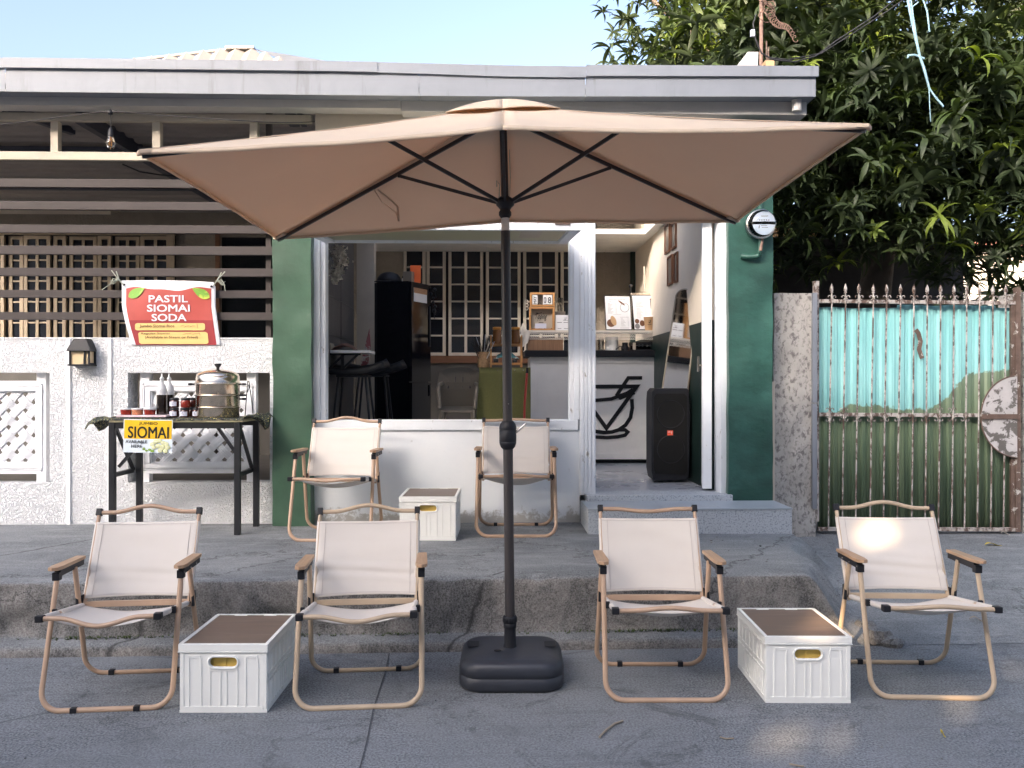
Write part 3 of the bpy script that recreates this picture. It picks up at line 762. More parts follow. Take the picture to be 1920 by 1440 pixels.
m = MB(); m.bb(XA, XY(332, YW), YW-.07, YW-.042, ZY(446, YW), ZY(438, YW)); m.bb(XY(316, YW), XY(331, YW), YW-.069, YW-.045, zwb, ZY(446, YW)-.001); m.build('window_trim', 'window_cream', house)
m = MB(); xa_, xb_ = XY(405, YW), XY(520, YW); zz = ZY(441, YW)
m.bb(xa_, xa_+.05, YW-.03, YW, .3, zz); m.bb(xa_, xb_, YW-.031, YW, zz, zz+.06); fr_ = m.build('door_frame', 'dark_wood', house)
m = MB(); m.bb(xa_+.05, xb_, YW+.02, YW+.06, .3, zz); m.build('door', 'dark_glass', house)
m = MB(); m.bb(XA, XL0+.02, YW-.03, YW-.012, .577, ZY(692, YW)); m.build('dark_backing', 'plastic_dark', house)  # dark sheet added to stand in for porch shade behind the lattice
# porch: floor, ceiling, partition with shop, corrugated soffit
m = MB(); m.bb(XL1-.05, 2.1, YF+.17, YW, .30, .575); m.build('floor', 'floor', house)
m = MB(); m.bb(-6.5, XL1-.051, YF+.171, YW, .30, .574); m.build('porch_floor', 'plastic_dark', house)
m = MB(); n = 200
def sof(u, v): 
    x = -6.5+(XL0+6.45)*u; return (x, YF+.14+(YW-YF-.15)*v, ZY(205, yb)+.16+.02*abs(math.sin(u*n*.42)) - .35*v)
xx0 = -6.5; V = []
NN = 140
for j in range(NN+1):
    v = j/NN; h = .010*(1 if (j % 6) in (0, 1, 2) else -1)
    V.append((xx0, YF+.12+(YW-YF-.13)*v, ZY(205, yb)+.15-.18*v+h)); V.append((XL1+.1, YF+.12+(YW-YF-.13)*v, ZY(205, yb)+.15-.18*v+h))
m.v = []; m = MB(); m.add(V, [(2*j, 2*j+1, 2*j+3, 2*j+2) for j in range(NN)], 0); m.build('porch_soffit', 'soffit', house)
m = MB()
c0 = ZY(205, yb)+.10
m.bar((XY(200, 7.6), 7.0, c0+.02), (XY(40, 6.5)-.1, 6.45, c0+.03), .05, .10); m.bar((XY(160, 6.6), 6.5, c0-.02), (XY(400, 8.8), 9.2, c0-.12), .06, .13)
for yy_ in (7.3, 8.4): m.bb(-6.4, XL0, yy_, yy_+.05, c0-.16, c0-.04)
m.build('rafter', 'dark_beam', house)
m = MB(); zc = ZY(308, 8.6); m.bb(-6.4, XL0, 8.3, YW-.001, zc-.0, zc+.03); 
m.build('porch_ceiling_board', 'soffit', house); m = MB(); m.bb(-6.4, XL0, 8.25, 8.299, zc-.02, zc+.03); m.build('ceiling_batten', 'cream_timber', house)
# shop interior shell
inn = thing('shop_interior', 'cream and dark green interior walls of the cafe room', 'room', (0, 7.8, .575))
XWR = 1.70
m = MB(); m.bb(XWR, XWR+.1, YF+.20, YW, 1.90, ztop); m.build('side_wall', 'cream_wall', inn)
m = MB(); m.bb(XWR, XWR+.1, YF+.20, YW, .575, 1.899); m.build('wainscot', 'dark_green', inn)
sx0, sx1, sy0, sy1 = -1.1, 1.6, 6.6, 8.5      # unseen opening added in ceiling and roof to brighten the interior
m = MB(); m.bb(XL1-.02, XWR+.1, YF+.18, sy0, 2.95, 3.0); m.bb(XL1-.02, XWR+.1, sy1, YW, 2.95, 3.0); m.bb(XL1-.02, sx0, sy0, sy1, 2.95, 3.0); m.bb(sx1, XWR+.1, sy0, sy1, 2.95, 3.0); m.build('ceiling', 'ceiling', inn)
m = MB(); m.bb(XY(752, YW), XY(1000, YW), YW-.06, YW-.012, .577, ZY(682, YW)); m.build('dark_backing', 'plastic_dark', inn)  # dark sheet added in front of the wall below the sill
m = MB(); m.bb(XL1-.08, XL1-.02, YF+.18, 8.10, .577, 2.95); m.build('partition', 'house_wall_dark', inn)
m = MB()
for zz in (ZY(556, 6.9), ZY(628, 6.9)): m.bb(XL1-.02, XL1-.016, YF+.2, 8.1, zz, zz+.006)
for yy in (6.8, 7.4): m.bb(XL1-.02, XL1-.0165, yy, yy+.005, .577, 2.95)
m.build('panel_groove', 'ink', inn)
yq = 8.12
m = MB(); m.bb(XY(669, yq)+.001, XY(702, yq), yq-.02, yq+.12, .577, 2.95); m.build('inner_post', 'header', inn, bevel=.004)
m = MB(); m.bb(XY(1181, YW), XY(1209, YW), YW-.05, YW-.002, .58, 2.95); m.build('green_post', 'dark_green', inn)
m = MB(); m.bb(XY(1209, YW)+.001, XWR, YW-.04, YW-.002, .58, 2.95); m.build('side_return', 'cream_wall', inn)
m = MB(); c = PY(1212, 445, 9.2); m.prism([(c.x, 9.2, c.z), (c.x, 9.2, c.z+.25), (XWR, 9.2, c.z+.25), (XWR, 9.2, c.z+.16)], (0, .03, 0)); m.build('red_valance', 'orange_panel', inn)
m = MB(); 
for px_ in (1133, 1160): m.bb(XY(px_, YW)-.008, XY(px_, YW)+.008, YW-.012, YW-.001, .6, 2.95)
for py_ in (490, 596): m.bb(XY(1117, YW), XY(1180, YW), YW-.008, YW-.001, ZY(py_, YW)-.005, ZY(py_, YW)+.005)
m.build('wall_moulding', 'house_wall', inn)
# ================================================================ BACKGROUND
# pyramid roof behind the gutter
rf = thing('far_roof', 'low hipped corrugated metal roof rising behind the gutter', 'roof', (-3.5, 11, 3.6))
ap = PD(470, 91, 11.0); rl = PD(-1300, 286, 9.0); rr_ = PD(1042, 289, 9.0); r2 = PD(1000, 177, 11.5); ap2 = PD(440, 91.5, 11.0)
m = MB()
N = 130; 
def edgeL(t): return rl.lerp(ap2, t)
def edgeR(t): return rr_.lerp(ap, t)
V = []
NS = 60
base0, base1 = rl, rr_
for i in range(N+1):      # ribs run up the slope from the eave
    u = i/N; e = base0.lerp(base1, u)
    # top of rib: meets left or right hip
    ua = (ap2.x-base0.x)/(base1.x-base0.x); ub = (ap.x-base0.x)/(base1.x-base0.x)
    if u < ua: t = edgeL(u/ua)
    elif u > ub: t = edgeR((1-u)/(1-ub))
    else: t = ap2.lerp(ap, (u-ua)/max(1e-6, ub-ua))
    h = .034*(1 if i % 2 else -1); n_ = Vector((0, -.5, .8))*h
    V += [e+n_, t+n_]
m.add(V, [(2*i, 2*i+2, 2*i+3, 2*i+1) for i in range(N)], 0)
m.build('front_slope', 'roof_lit', rf)
m = MB(); m.add([ap, rr_, r2], [(0, 1, 2)]); m.add([ap, rr_, r2], [(0, 2, 1)]); m.build('side_slope', 'gutter', rf)
m = MB(); m.bar(ap2+Vector((-.1, -.02, -.01)), ap+Vector((.06, -.02, -.01)), .12, .03); m.tube([ap2, rl+(ap2-rl)*.3], .02, 6); m.build('ridge_cap', 'roof_lit', rf)
# ================================================================ UMBRELLA
D0 = 3.95
base_c = CF(-.006, D0, 0)
umb = thing('patio_umbrella', 'large rectangular beige cantilever-free patio umbrella on a black pole', 'umbrella', base_c)
umb['label'] = 'large rectangular beige patio umbrella with black pole and ribs, open over the chairs'
APX = CF(-.045, 4.0, 2.745); HUB = CF(-.033, 3.97, 2.27)
FLc, FRc = CF(-1.392, 3.09, 2.272), CF(1.332, 3.09, 2.369); BLc, BRc = CF(-1.392, 4.90, 2.270), CF(1.328, 4.90, 2.372)
MFc, MBc = CF(-.035, 3.09, 2.365), CF(-.03, 4.90, 2.375)
def lerp3(a, b, c, u, v): return a*(1-u-v)+b*u+c*v
def canp(a_, b_, u, v, ti):
    r_ = u+v; p = lerp3(APX, a_, b_, u, v); q = (4*u*v/(r_*r_)) if r_ > 0 else 0            # 0 on the ribs, 1 midway
    sag = .050*q*r_*(1-.68*r_) + .022*math.sin(math.pi*r_)*0.6; hemin = .035*q*max(0, r_-.80)/.2
    p = p + Vector((0, 0, -sag)) + (APX-p)*hemin*.5
    p.z += .006*math.sin(22*(u-v)*r_+ti)*q*r_*(1-r_**6) + .004*noise.noise(p*5)
    return p
m = MB(); n = 22; tris = [(FLc, MFc), (MFc, FRc), (FRc, BRc), (BRc, MBc), (MBc, BLc), (BLc, FLc)]
for ti, (a_, b_) in enumerate(tris):
    V = []; idx = {}
    for i in range(n+1):
        for j in range(n+1-i):
            u, v = i/n, j/n; p = canp(a_, b_, u, v, ti)
            idx[(i, j)] = len(V); V.append(p)
    Fq = []
    for i in range(n):
        for j in range(n-i):
            Fq.append((idx[(i, j)], idx[(i+1, j)], idx[(i, j+1)]))
            if j < n-i-1: Fq.append((idx[(i+1, j)], idx[(i+1, j+1)], idx[(i, j+1)]))
    m.add(V, Fq, 0, True)
can = m.build('canopy', 'canopy', umb, solid=.003)
m = MB()
for ti, (a_, b_) in enumerate(tris):
    pts = [canp(a_, b_, 1-k/n, k/n, ti) for k in range(n+1)]
    m.add(pts+[p-Vector((0, 0, .016)) for p in pts], [(k, k+1, k+n+2, k+n+1) for k in range(n)], 0, True)
m.build('hem', 'canopy', can, solid=.003)
for e_ in (FLc, FRc, BRc, BLc, MFc, MBc):
    m = MB(); m.tube([APX.lerp(e_, .19+.81*k/14)+Vector((0, 0, -.0125*math.sin(math.pi*(.19+.81*k/14))+.003)) for k in range(15)], .0022, 5); m.build('seam', 'canopy', can)
for c_ in (FLc, FRc, BRc, BLc):
    m = MB(); d = (APX-c_).normalized(); m.bar(c_-d*.008+Vector((0, 0, -.008)), c_+d*.09+Vector((0, 0, -.013)), .05, .014); m.build('corner_pocket', 'canopy', can, bevel=.004)
# vent cap
m = MB(); k_ = .195; up_ = Vector((0, 0, .004))
for ti, (a_, b_) in enumerate(tris):
    A2, a2, b2 = APX+Vector((0, 0, .033)), APX.lerp(a_, k_)+up_, APX.lerp(b_, k_)+up_
    V = []; idx = {}; n2 = 8
    for i in range(n2+1):
        for j in range(n2+1-i):
            u, v = i/n2, j/n2; r_ = u+v; q = (4*u*v/(r_*r_)) if r_ > 0 else 0
            p = lerp3(A2, a2, b2, u, v); p.z += .012*math.sin(math.pi*r_) + .008*q*r_*math.sin(3*ti+1.3) + (.016*q*r_ if ti == 1 else 0)
            idx[(i, j)] = len(V); V.append(p)
    Fq = []
    for i in range(n2):
        for j in range(n2-i):
            Fq.append((idx[(i, j)], idx[(i+1, j)], idx[(i, j+1)]))
            if j < n2-i-1: Fq.append((idx[(i+1, j)], idx[(i+1, j+1)], idx[(i, j+1)]))
    m.add(V, Fq, 0, True)
m.build('vent_cap', 'canopy', umb, solid=.003)
apx_r = APX-Vector((0, 0, .05))
for c_, t_ in ((FLc, .41), (FRc, .41), (BRc, .41), (BLc, .41), (MFc, .62), (MBc, .62)):
    dn = Vector((0, 0, -.021)); e = c_+dn
    m = MB(); m.bar(apx_r, apx_r.lerp(e, .995), .012, .019, up=(0, 0, 1)); rb = m.build('rib', 'black_metal', umb, bevel=.002)
    j = apx_r.lerp(e, t_)+Vector((0, 0, -.012)); h = HUB+(j-HUB).normalized()*.028; h.z = HUB.z
    m = MB(); m.bar(h, j, .011, .017); m.ball(j, .011, 8); m.build('strut', 'black_metal', umb, bevel=.002)
# pole, hub, crank housing
foot = CF(-.008, D0, .13); 
def pole_at(z): return foot.lerp(HUB, (z-.13)/(HUB.z-.13))
jz = lambda py: H+(720-py)*D0/F
m = MB(); m.tube([pole_at(.18), pole_at(jz(838))], .0235, 20); m.tube([pole_at(jz(795)), pole_at(jz(432))], .0225, 20)
m.tube([pole_at(jz(740)), pole_at(jz(739.5))], .0232, 20); m.build('pole', 'pole', umb)
m = MB(); m.tube([pole_at(jz(432)), pole_at(jz(402))], .0195, 20); m.build('pole_sleeve', 'sleeve_metal', umb)
m = MB(); m.tube([HUB, APX-Vector((0, 0, .02))], .018, 14); m.build('upper_pole', 'black_metal', umb)
m = MB(); c = HUB; m.lathe([(.020, -.075), (.030, -.06), (.030, -.045), (.024, -.035), (.030, -.025), (.043, -.012), (.045, .012), (.036, .02), (.022, .03)], c, 18); m.build('hub', 'black_plastic', umb)
m = MB(); m.lathe([(.024, -.02), (.05, -.005), (.05, .012), (.03, .02)], APX-Vector((0, 0, .06)), 18); m.build('top_hub', 'black_plastic', umb)
c = pole_at(jz(816)); hh = (842-789)*D0/F/2
m = MB(); pr = [(.024, -hh), (.034, -hh+.01), (.0395, -hh+.025), (.041, -hh+.035), (.040, -hh+.036), (.041, -hh+.038), (.041, hh-.045), (.0402, hh-.044), (.041, hh-.042), (.041, hh-.03), (.037, hh-.014), (.026, hh)]
m.lathe(pr, c, 28); ck = m.build('crank_housing', 'black_plastic', umb)
m = MB(); p0 = c+RT*.038+Vector((0, -.01, .012)); p1 = c+RT*.085+Vector((0, -.02, .055)); m.tube([p0, p1], .006, 10); m.build('crank_handle', 'chrome', ck)
m = MB(); p = pole_at(jz(757)); m.lathe([(.004, 0), (.003, .004)], p+Vector((.004, -.0225, 0)), 8, rot=Matrix.Rotation(R(90), 3, 'X')); m.build('button', 'chrome', umb)
m = MB(); cz = jz(1166); p = pole_at(cz); m.lathe([(.028, -.03), (.031, -.026), (.031, -.004), (.029, -.002), (.034, .0), (.034, .024), (.030, .03), (.025, .03)], p, 24)
for k in range(14):
    a = k*2*math.pi/14; m.box(p+Vector((.0335*math.cos(a), .0335*math.sin(a), .012)), (.004, .004, .02), Matrix.Rotation(a, 3, 'Z'))
m.lathe([(.046, -.155), (.044, -.148), (.034, -.125), (.0285, -.10), (.0275, -.03)], p, 24); m.build('base_tube', 'black_plastic', umb)
# moulded base
def base_mesh():
    m = MB(); cx, cy = 0, 0; W2, D2 = .485, .43; prof = [(.0, .004), (.0, .0), (.012, .0)]; lay = [(-.022, 0), (-.006, .006), (0, .02), (.0, .060), (-.004, .063), (-.004, .067), (0, .07), (.0, .105), (-.008, .125), (-.022, .137), (-.045, .143)]
    rings = []
    for off_, z in lay:
        ring = []
        for (x, y) in rrect(0, 0, W2+2*off_, D2+2*off_, .10+off_, 9):
            # gently bowed front
            y2 = y-.012*math.cos(min(1.57, abs(x)/.24*1.57))*(1 if y < 0 else -1)
            zz = z
            if z > .1: zz = z+.006*math.cos(x*10)-.004
            ring.append((x, y2, zz))
        rings.append(ring)
    N = len(rings[0]); V = [p for r_ in rings for p in r_]
    m.add(V, [(j*N+i, j*N+(i+1) % N, (j+1)*N+(i+1) % N, (j+1)*N+i) for j in range(len(rings)-1) for i in range(N)], 0, True)
    top = []
    o = len(m.v); V2 = []
    K = 8
    for k in range(1, K+1):
        s_ = 1-k/K
        for (x, y, z) in rings[-1]: V2.append((x*s_, y*s_, .143+.004*k/K))
    allv = rings[-1]+V2
    m.add(allv, [(j*N+i, j*N+(i+1) % N, (j+1)*N+(i+1) % N, (j+1)*N+i) for j in range(K) for i in range(N)], 0, True)
    return m
bc = CF(-.002, 3.955, 0)
bm_ = base_mesh(); Rz = Matrix.Rotation(-YAW, 3, 'Z'); bm_.v = [tuple(Rz @ Vector(p)+bc) for p in bm_.v]
bs = bm_.build('weighted_base', 'base_plastic', umb)
m = MB()
for sx in (-1, 1):
    m.prism([tuple(Rz @ Vector((x+sx*.185, y+.03, .1475))+bc) for x, y in rrect(0, 0, .055, .085, .012, 3)], (0, 0, .001))
m.prism([tuple(Rz @ Vector((x-.065, y-.075, .149))+bc) for x, y in rrect(0, 0, .034, .02, .009, 3)], (0, 0, .003))
m.build('base_recess', 'black_plastic', bs)
m = MB(); jn = apx_r.lerp(BLc, .52); P = [jn+Vector((0, 0, -.025)), jn+RT*.04+Vector((0, 0, -.09)), jn+RT*.12+Vector((0, -.02, -.15)), jn+RT*.135+Vector((0, -.02, -.20))]
m.tube([P[0], P[1], P[2], P[3]], .012, 8, ry=.003); m.tube([P[0]+RT*.02, P[1]+RT*.05+Vector((0, 0, .01)), P[2]+RT*.01+Vector((0, 0, .03)), P[3]], .006, 6); m.build('tie_strap', 'canopy', umb)
m = MB(); q = HUB+RT*(-.03); m.tube([q+Vector((0, -.02, .01)), q+Vector((.004, -.03, .08)), q+Vector((-.012, -.03, .10)), q+Vector((-.010, -.03, .07))], .0025, 6); m.tube([HUB+RT*.02+Vector((0, -.02, .0)), HUB+RT*.024+Vector((0, -.03, .12)), HUB+RT*.02+Vector((0, -.02, .25))], .002, 6)
m.build('pull_cord', 'string', umb)
# ================================================================ CHAIRS
def arcpts(p0, p1, sag, n=14, flat=.12):
    out = []
    for i in range(n+1):
        t = i/n; s_ = max(0, min(1, (t-flat)/(1-2*flat))); k = .5-.5*math.cos(2*math.pi*s_)
        out.append((p0[0]+(p1[0]-p0[0])*t, p0[1]+(p1[1]-p0[1])*t + sag[0]*k, p0[2]+(p1[2]-p0[2])*t+sag[1]*k))
    return out
def uloop(hw0, hw1, y0, z0, y1, z1, r=.085):
    """U shaped leg: down one side, along the ground, up the other"""
    pts = []; L = Vector((-hw1, y1, z1)); B = Vector((-hw0, y0, z0)); 
    up = (L-B); upn = up.normalized()
    pts.append(L); pts.append(B+up*.5); 
    for i in range(9):
        a = math.pi/2*i/8; pts.append(B+upn*r*(1-math.sin(a))+Vector((r*(1-math.cos(a)), 0, 0)))
    pts.append(Vector((0, y0, z0)))
    return pts+[Vector((-p.x, p.y, p.z)) for p in pts[-2::-1]]
def camp_chair(px, py, z, yaw, label, top=1, front=-1, clips=((0, -.13), (0, .13)), wood='wood', wr=0, seed=0):
    """px,py: where the middle of the front ground bar shows; z: height it stands on"""
    d = ray(px, py); p = CAM+d*((z-H)/d.z)
    a = R(yaw)-YAW; c = p + Vector((-math.sin(a)*.235, math.cos(a)*.235, 0))
    t = thing('camping_chair', label, 'chair', c, a, 'beige canvas camping chairs set out around the umbrella')
    wd = MT[wood]; bl = 'black_plastic'; e = .009; B = lambda m, n, mt, par=t, **k: m.build(n, mt, par, world=False, **k)
    m = MB(); m.tube(uloop(.272, .266, -.235, e, -.075, .555), .012, 8, ry=.0085); fl_ = B(m, 'front_leg', wd)
    m = MB()
    for k, x in clips:
        if k == 0: m = MB(); m.box((x*1.0, -.235, .010), (.026, .026, .022)); B(m, 'clip', bl, fl_, bevel=.002)
    m = MB(); m.tube(uloop(.268, .255, .235, e, .075, .555), .012, 8, ry=.0085); rl_ = B(m, 'rear_leg', wd)
    m = MB(); 
    for x in (-.15, .15): m = MB(); m.box((x, .235, .011), (.026, .026, .024)); B(m, 'clip', bl, rl_, bevel=.002)
    hb, ht = Vector((.238, .140, .365)), Vector((.238, .312, .762))
    for s_ in (-1, 1):
        m = MB(); m.tube([(s_*.238, hb.y-.01, hb.z-.02), (s_*.238, ht.y, ht.z)], .0095, 8, ry=.012); B(m, 'back_post', wd)
        m = MB(); m.box((s_*.238, ht.y+.002, ht.z+.008), (.026, .026, .034), Matrix.Rotation(-.41, 3, 'X')); B(m, 'cap', bl, bevel=.003)
        m = MB(); m.box((s_*.238, -.300, .421), (.032, .034, .028)); B(m, 'cap', bl, bevel=.006)
        m = MB(); m.box((s_*.262, .128, .385), (.012, .03, .07)); m.box((s_*.246, .140, .385), (.008, .022, .05)); m.box((s_*.252, -.135, .402), (.018, .014, .03)); split(m, 'hinge', bl, t, world=False, bevel=.002)
        # armrest: flared wooden plate on a black bracket
        o = [(-.024, .170), (.020, .172), (.022, .06), (.026, -.07), (.021, -.115), (.0, -.128), (-.022, -.118), (-.028, -.07), (-.026, .06)]
        m = MB(); m.prism([(s_*(.268+x), y, .577+.02*(-y)) for x, y in o], (0, 0, .015)); B(m, 'armrest', 'arm_wood', bevel=.003)
        m = MB(); m.box((s_*.266, .05, .560), (.026, .25, .030)); m.box((s_*.2665, -.078, .548), (.030, .032, .035)); B(m, 'bracket', bl, bevel=.002)
        m = MB()
        for yy in (.02, .11, -.078): m.lathe([(.004, 0), (.003, .003)], (s_*.266+(.0135 if s_ > 0 else -.0135), yy, .555), 8, rot=Matrix.Rotation(R(90)*s_, 3, 'Y'))
        split(m, 'rivet', 'chrome', t, world=False)
        m = MB(); m.tube([(s_*.236, -.295, .421), (s_*.236, .135, .362)], .0085, 8); B(m, 'seat_rail', wd)
    m = MB(); m.tube(arcpts((-.232, ht.y+.002, ht.z+.006), (.232, ht.y+.002, ht.z+.006), (.004, .030*top), 20), .0105, 10); B(m, 'top_bar', wd)
    m = MB(); m.tube(arcpts((-.228, -.302, .421), (.228, -.302, .421), (-.012, .022*front), 20), .0105, 10); B(m, 'front_bar', wd)
    m = MB(); o = [(-.236, .145), (-.15, .154), (.15, .154), (.236, .145), (.236, .133), (-.236, .133)]; m.prism([(x, y, .352) for x, y in o], (0, 0, .026)); B(m, 'rear_bar', wd, bevel=.003)
    # canvas back: from z .405 to .715 wrapped round the posts, slightly hollow
    def back(u, v):
        x = -.249+.498*u; z_ = .392+.335*v; s_ = (z_-.365)/(.762-.365); y = .140+.172*s_
        ed = min(u, 1-u); q = 1-math.exp(-ed*14); 
        hol = .018*q*math.sin(math.pi*u)
        wrk = .0055*noise.noise(Vector((x*3, z_*14, seed)))*q + .006*noise.noise(Vector((x*2.2+seed*3, z_*3.1, seed)))*q + .0045*math.exp(-((v-.30-.25*(ed))/.05)**2)*math.exp(-ed*9)*(1+wr) + .003*wr*math.sin(40*v+4*u)*math.exp(-((v-.3)/.12)**2)
        zc = .010*math.sin(math.pi*u)*(1-2*v)*(-1 if v > .5 else 1)
        return (x, y-.013*(1-(2*min(.5, ed*14)-1)**2 if ed*14 < 1 else 1)+hol+wrk, z_-.006*math.sin(math.pi*u)*v+.004*math.sin(math.pi*u)*(1-v))
    m = MB(); m.grid(back, 60, 40); bk = B(m, 'back_canvas', 'fabric', solid=.003)
    m = MB()
    for u in (.085, .915):
        P = [Vector(back(u, .02+.96*i/24))+Vector((0, -.0030, 0)) for i in range(25)]; m.tube(P, .0011, 5)
    for v in (.035, .97):
        P = [Vector(back(.03+.94*i/40, v))+Vector((0, -.0026, 0)) for i in range(41)]; m.tube(P, .0009, 5)
    B(m, 'seam', M('seam_thread', (.55, .50, .48), .9) if 'seam' not in MT else MT['seam'], bk)
    for s_ in (-1, 1):     # sleeves round the posts
        m = MB(); m.tube([(s_*.238, .140+.172*((z_-.365)/.397)+.001, z_) for z_ in (.394, .72)], .0125, 10, cap=False); B(m, 'sleeve', 'fabric', bk)
    def seat(u, v):
        x = -.246+.492*u; y = -.288+.41*v; z_ = .424-.060*v
        q = math.sin(math.pi*u)**.8; 
        dip = .040*q*math.sin(math.pi*(.12+.76*v)) + .022*q
        return (x, y, z_+.006-dip+(.022*front*.5*q*(1-v)**3 if front < 0 else .012*q*(1-v)**3)+.003*noise.noise(Vector((x*8, y*8, seed+3))))
    m = MB(); m.grid(seat, 30, 24); sc2 = B(m, 'seat_canvas', 'fabric', solid=.003)
    m = MB()
    for s_ in (-1, 1):
        for ya, yb__ in ((-.285, -.15), (-.12, .11)):
            m = MB(); m.tube([(s_*.236, ya, .421-.059*((ya+.295)/.43)), (s_*.236, yb__, .421-.059*((yb__+.295)/.43))], .0125, 10, cap=True); B(m, 'sleeve', 'fabric', sc2)
    return t
MT['seam'] = M('seam_thread', (.52, .47, .45), .9)
camp_chair(198, 1334, 0, 5.3, 'beige canvas camping chair at the far left of the front row, turned slightly inward', top=1, front=-1.5, wr=.6, seed=1)
camp_chair(672, 1330, 0, 5.1, 'beige canvas camping chair between the left crate and the umbrella base', top=1, front=-1, clips=((1, 0),), wood='wood_pale', wr=1.5, seed=2)
camp_chair(1252, 1317, 0, 0.0, 'beige camping chair between umbrella base and right crate, its top bar curving downward', top=-.45, front=.7, clips=((1, 0),), seed=3)
camp_chair(1752, 1312, 0, -2.2, 'beige camping chair at the far right with a patch of warm sunlight on its back', top=1, front=.6, clips=((1, 0),), wood='wood_pale', wr=1.2, seed=4)
camp_chair(617, 1016, .36, -1.0, 'beige camping chair on the raised pavement beside the green pillar', top=1, front=-.5, clips=((1, 0),), wr=.2, seed=5)
camp_chair(968, 1008, .36, 0.0, 'beige camping chair on the raised pavement directly behind the umbrella pole', top=.3, front=.5, clips=((1, 0),), wr=.5, seed=6)
# ================================================================ CRATES
def crate(pxc, pyb, z, yaw, label, dirt=0):
    d = ray(pxc, pyb); p = CAM+d*((z-H)/d.z); a = R(yaw)-YAW; W, Dp, Ht = .381, .470, .292
    c = p+Vector((-math.sin(a)*Dp/2, math.cos(a)*Dp/2, 0))
    t = thing('folding_crate', label, 'crate', c, a, 'white folding crates with brown lids used as side tables')
    B = lambda m, n, mt, par=t, **k: m.build(n, mt, par, world=False, **k)
    w2, d2 = W/2, Dp/2
    m = MB()      # body: hollow, end panels with a hand hole
    tw = .006
    def endpanel(s_):
        y = s_*(d2-.006); hz0, hz1, hw = .195, .234, .058
        ya, yb_ = sorted((y, y-s_*tw))
        m.bb(-w2+.006, w2-.006, ya, yb_, .004, hz0); m.bb(-w2+.006, w2-.006, ya, yb_, hz1, Ht-.03)
        m.bb(-w2+.006, -hw, ya, yb_, hz0, hz1); m.bb(hw, w2-.006, ya, yb_, hz0, hz1)
        # rounded ends of the slot
        for sx in (-1, 1):
            for sz in (0, 1):
                cx, cz = sx*(hw-.0195), (hz0+hz1)/2; zz = hz0 if sz == 0 else hz1
                pts = [(sx*hw, ya, zz)]
                for i in range(6):
                    an = R(90*i/5); pts.append((cx+sx*.0195*math.cos(an), ya, cz+(1 if sz else -1)*.0195*math.sin(an)))
                m.prism(pts, (0, yb_-ya, 0))
        yo = s_*(d2-.006); yy = (yo, yo+s_*.004)
        def rib(x0, x1, z0, z1, k=1): m.bb(x0, x1, yo, yo+s_*.0028*k, z0, z1)
        rib(-w2+.006, -w2+.022, .02, Ht-.032); rib(w2-.022, w2-.006, .02, Ht-.032)
        rib(-w2+.022, w2-.022, .012, .027); rib(-w2+.045, -w2+.092, Ht-.060, Ht-.048); rib(w2-.092, w2-.045, Ht-.060, Ht-.048)
        for x in (-.150, -.098, -.060, -.016, .010, .056, .092, .144): rib(x, x+.006, .027, hz0-.016 if abs(x) < .07 else Ht-.060)
        rib(-.064, .061, hz0-.018, hz0-.006)
        # raised lip round the hand hole
        mm = [(x, yo, (hz0+hz1)/2+z_) for x, z_ in rrect(0, 0, 2*hw+.012, .051, .0255, 8)]; m.tube([Vector(q_)+Vector((0, s_*.003, 0)) for q_ in mm], .0045, 6, closed=True)
    endpanel(-1); endpanel(1)
    for s_ in (-1, 1):
        x = s_*(w2-.006); m.bb(x, x-s_*tw, -d2+.012, d2-.012, .004, Ht-.03)
        def rib(y0, y1, z0, z1): m.bb(x, x+s_*.0038, y0, y1, z0, z1)
        for k in range(8):
            yy = -d2+.012+(Dp-.034)*k/7; rib(yy, yy+.012, .02, Ht-.035)
        for zz in (.012, .125, .150, Ht-.055): rib(-d2+.012, d2-.012, zz, zz+.013)
        for k in range(15):
            yy = -d2+.02+(Dp-.05)*k/14; rib(yy, yy+.005, .027, .122) if k % 2 else None
    m.bb(-w2+.004, w2-.004, -d2+.004, d2-.004, 0, .012)
    bd = B(m, 'body', 'crate', bevel=.0012, seg=1)
    m = MB(); m.bb(-w2+.02, w2-.02, -d2+.030, -d2+.034, .014, Ht-.035); m.bb(-.004, .004, -d2+.026, -d2+.0295, .014, Ht-.035); B(m, 'inner_wall', 'amber_inside')
    m = MB()
    for (x0, x1, y0, y1) in ((-w2, w2, -d2, -d2+.016), (-w2, w2, d2-.016, d2), (-w2, -w2+.016, -d2+.016, d2-.016), (w2-.016, w2, -d2+.016, d2-.016)): m.bb(x0, x1, y0, y1, Ht-.030, Ht)
    m.bb(-w2-.002, w2+.002, -d2-.002, d2+.002, Ht-.0345, Ht-.0305)
    B(m, 'rim', 'crate', bevel=.003)
    m = MB(); m.bb(-w2+.0165, w2-.0165, -d2+.0165, d2-.0165, Ht-.022, Ht-.002); B(m, 'lid', 'crate_top', bevel=.002)
    m = MB()
    for sx in (-.07, .07): m.bb(sx-.03, sx+.03, d2-.028, d2-.0155, Ht-.010, Ht-.0005)
    split(m, 'lid_tab', 'crate', t, world=False, bevel=.002)
    return t
crate(418, 1337, 0, 0, 'white crate with brown lid between the two chairs at the left')
crate(1516, 1319, 0, -.5, 'white crate with sun spots on its brown lid, beside the chair at the far right')
crate(802, 1014, .36, 0, 'white crate with brown lid on the raised pavement against the white wall')
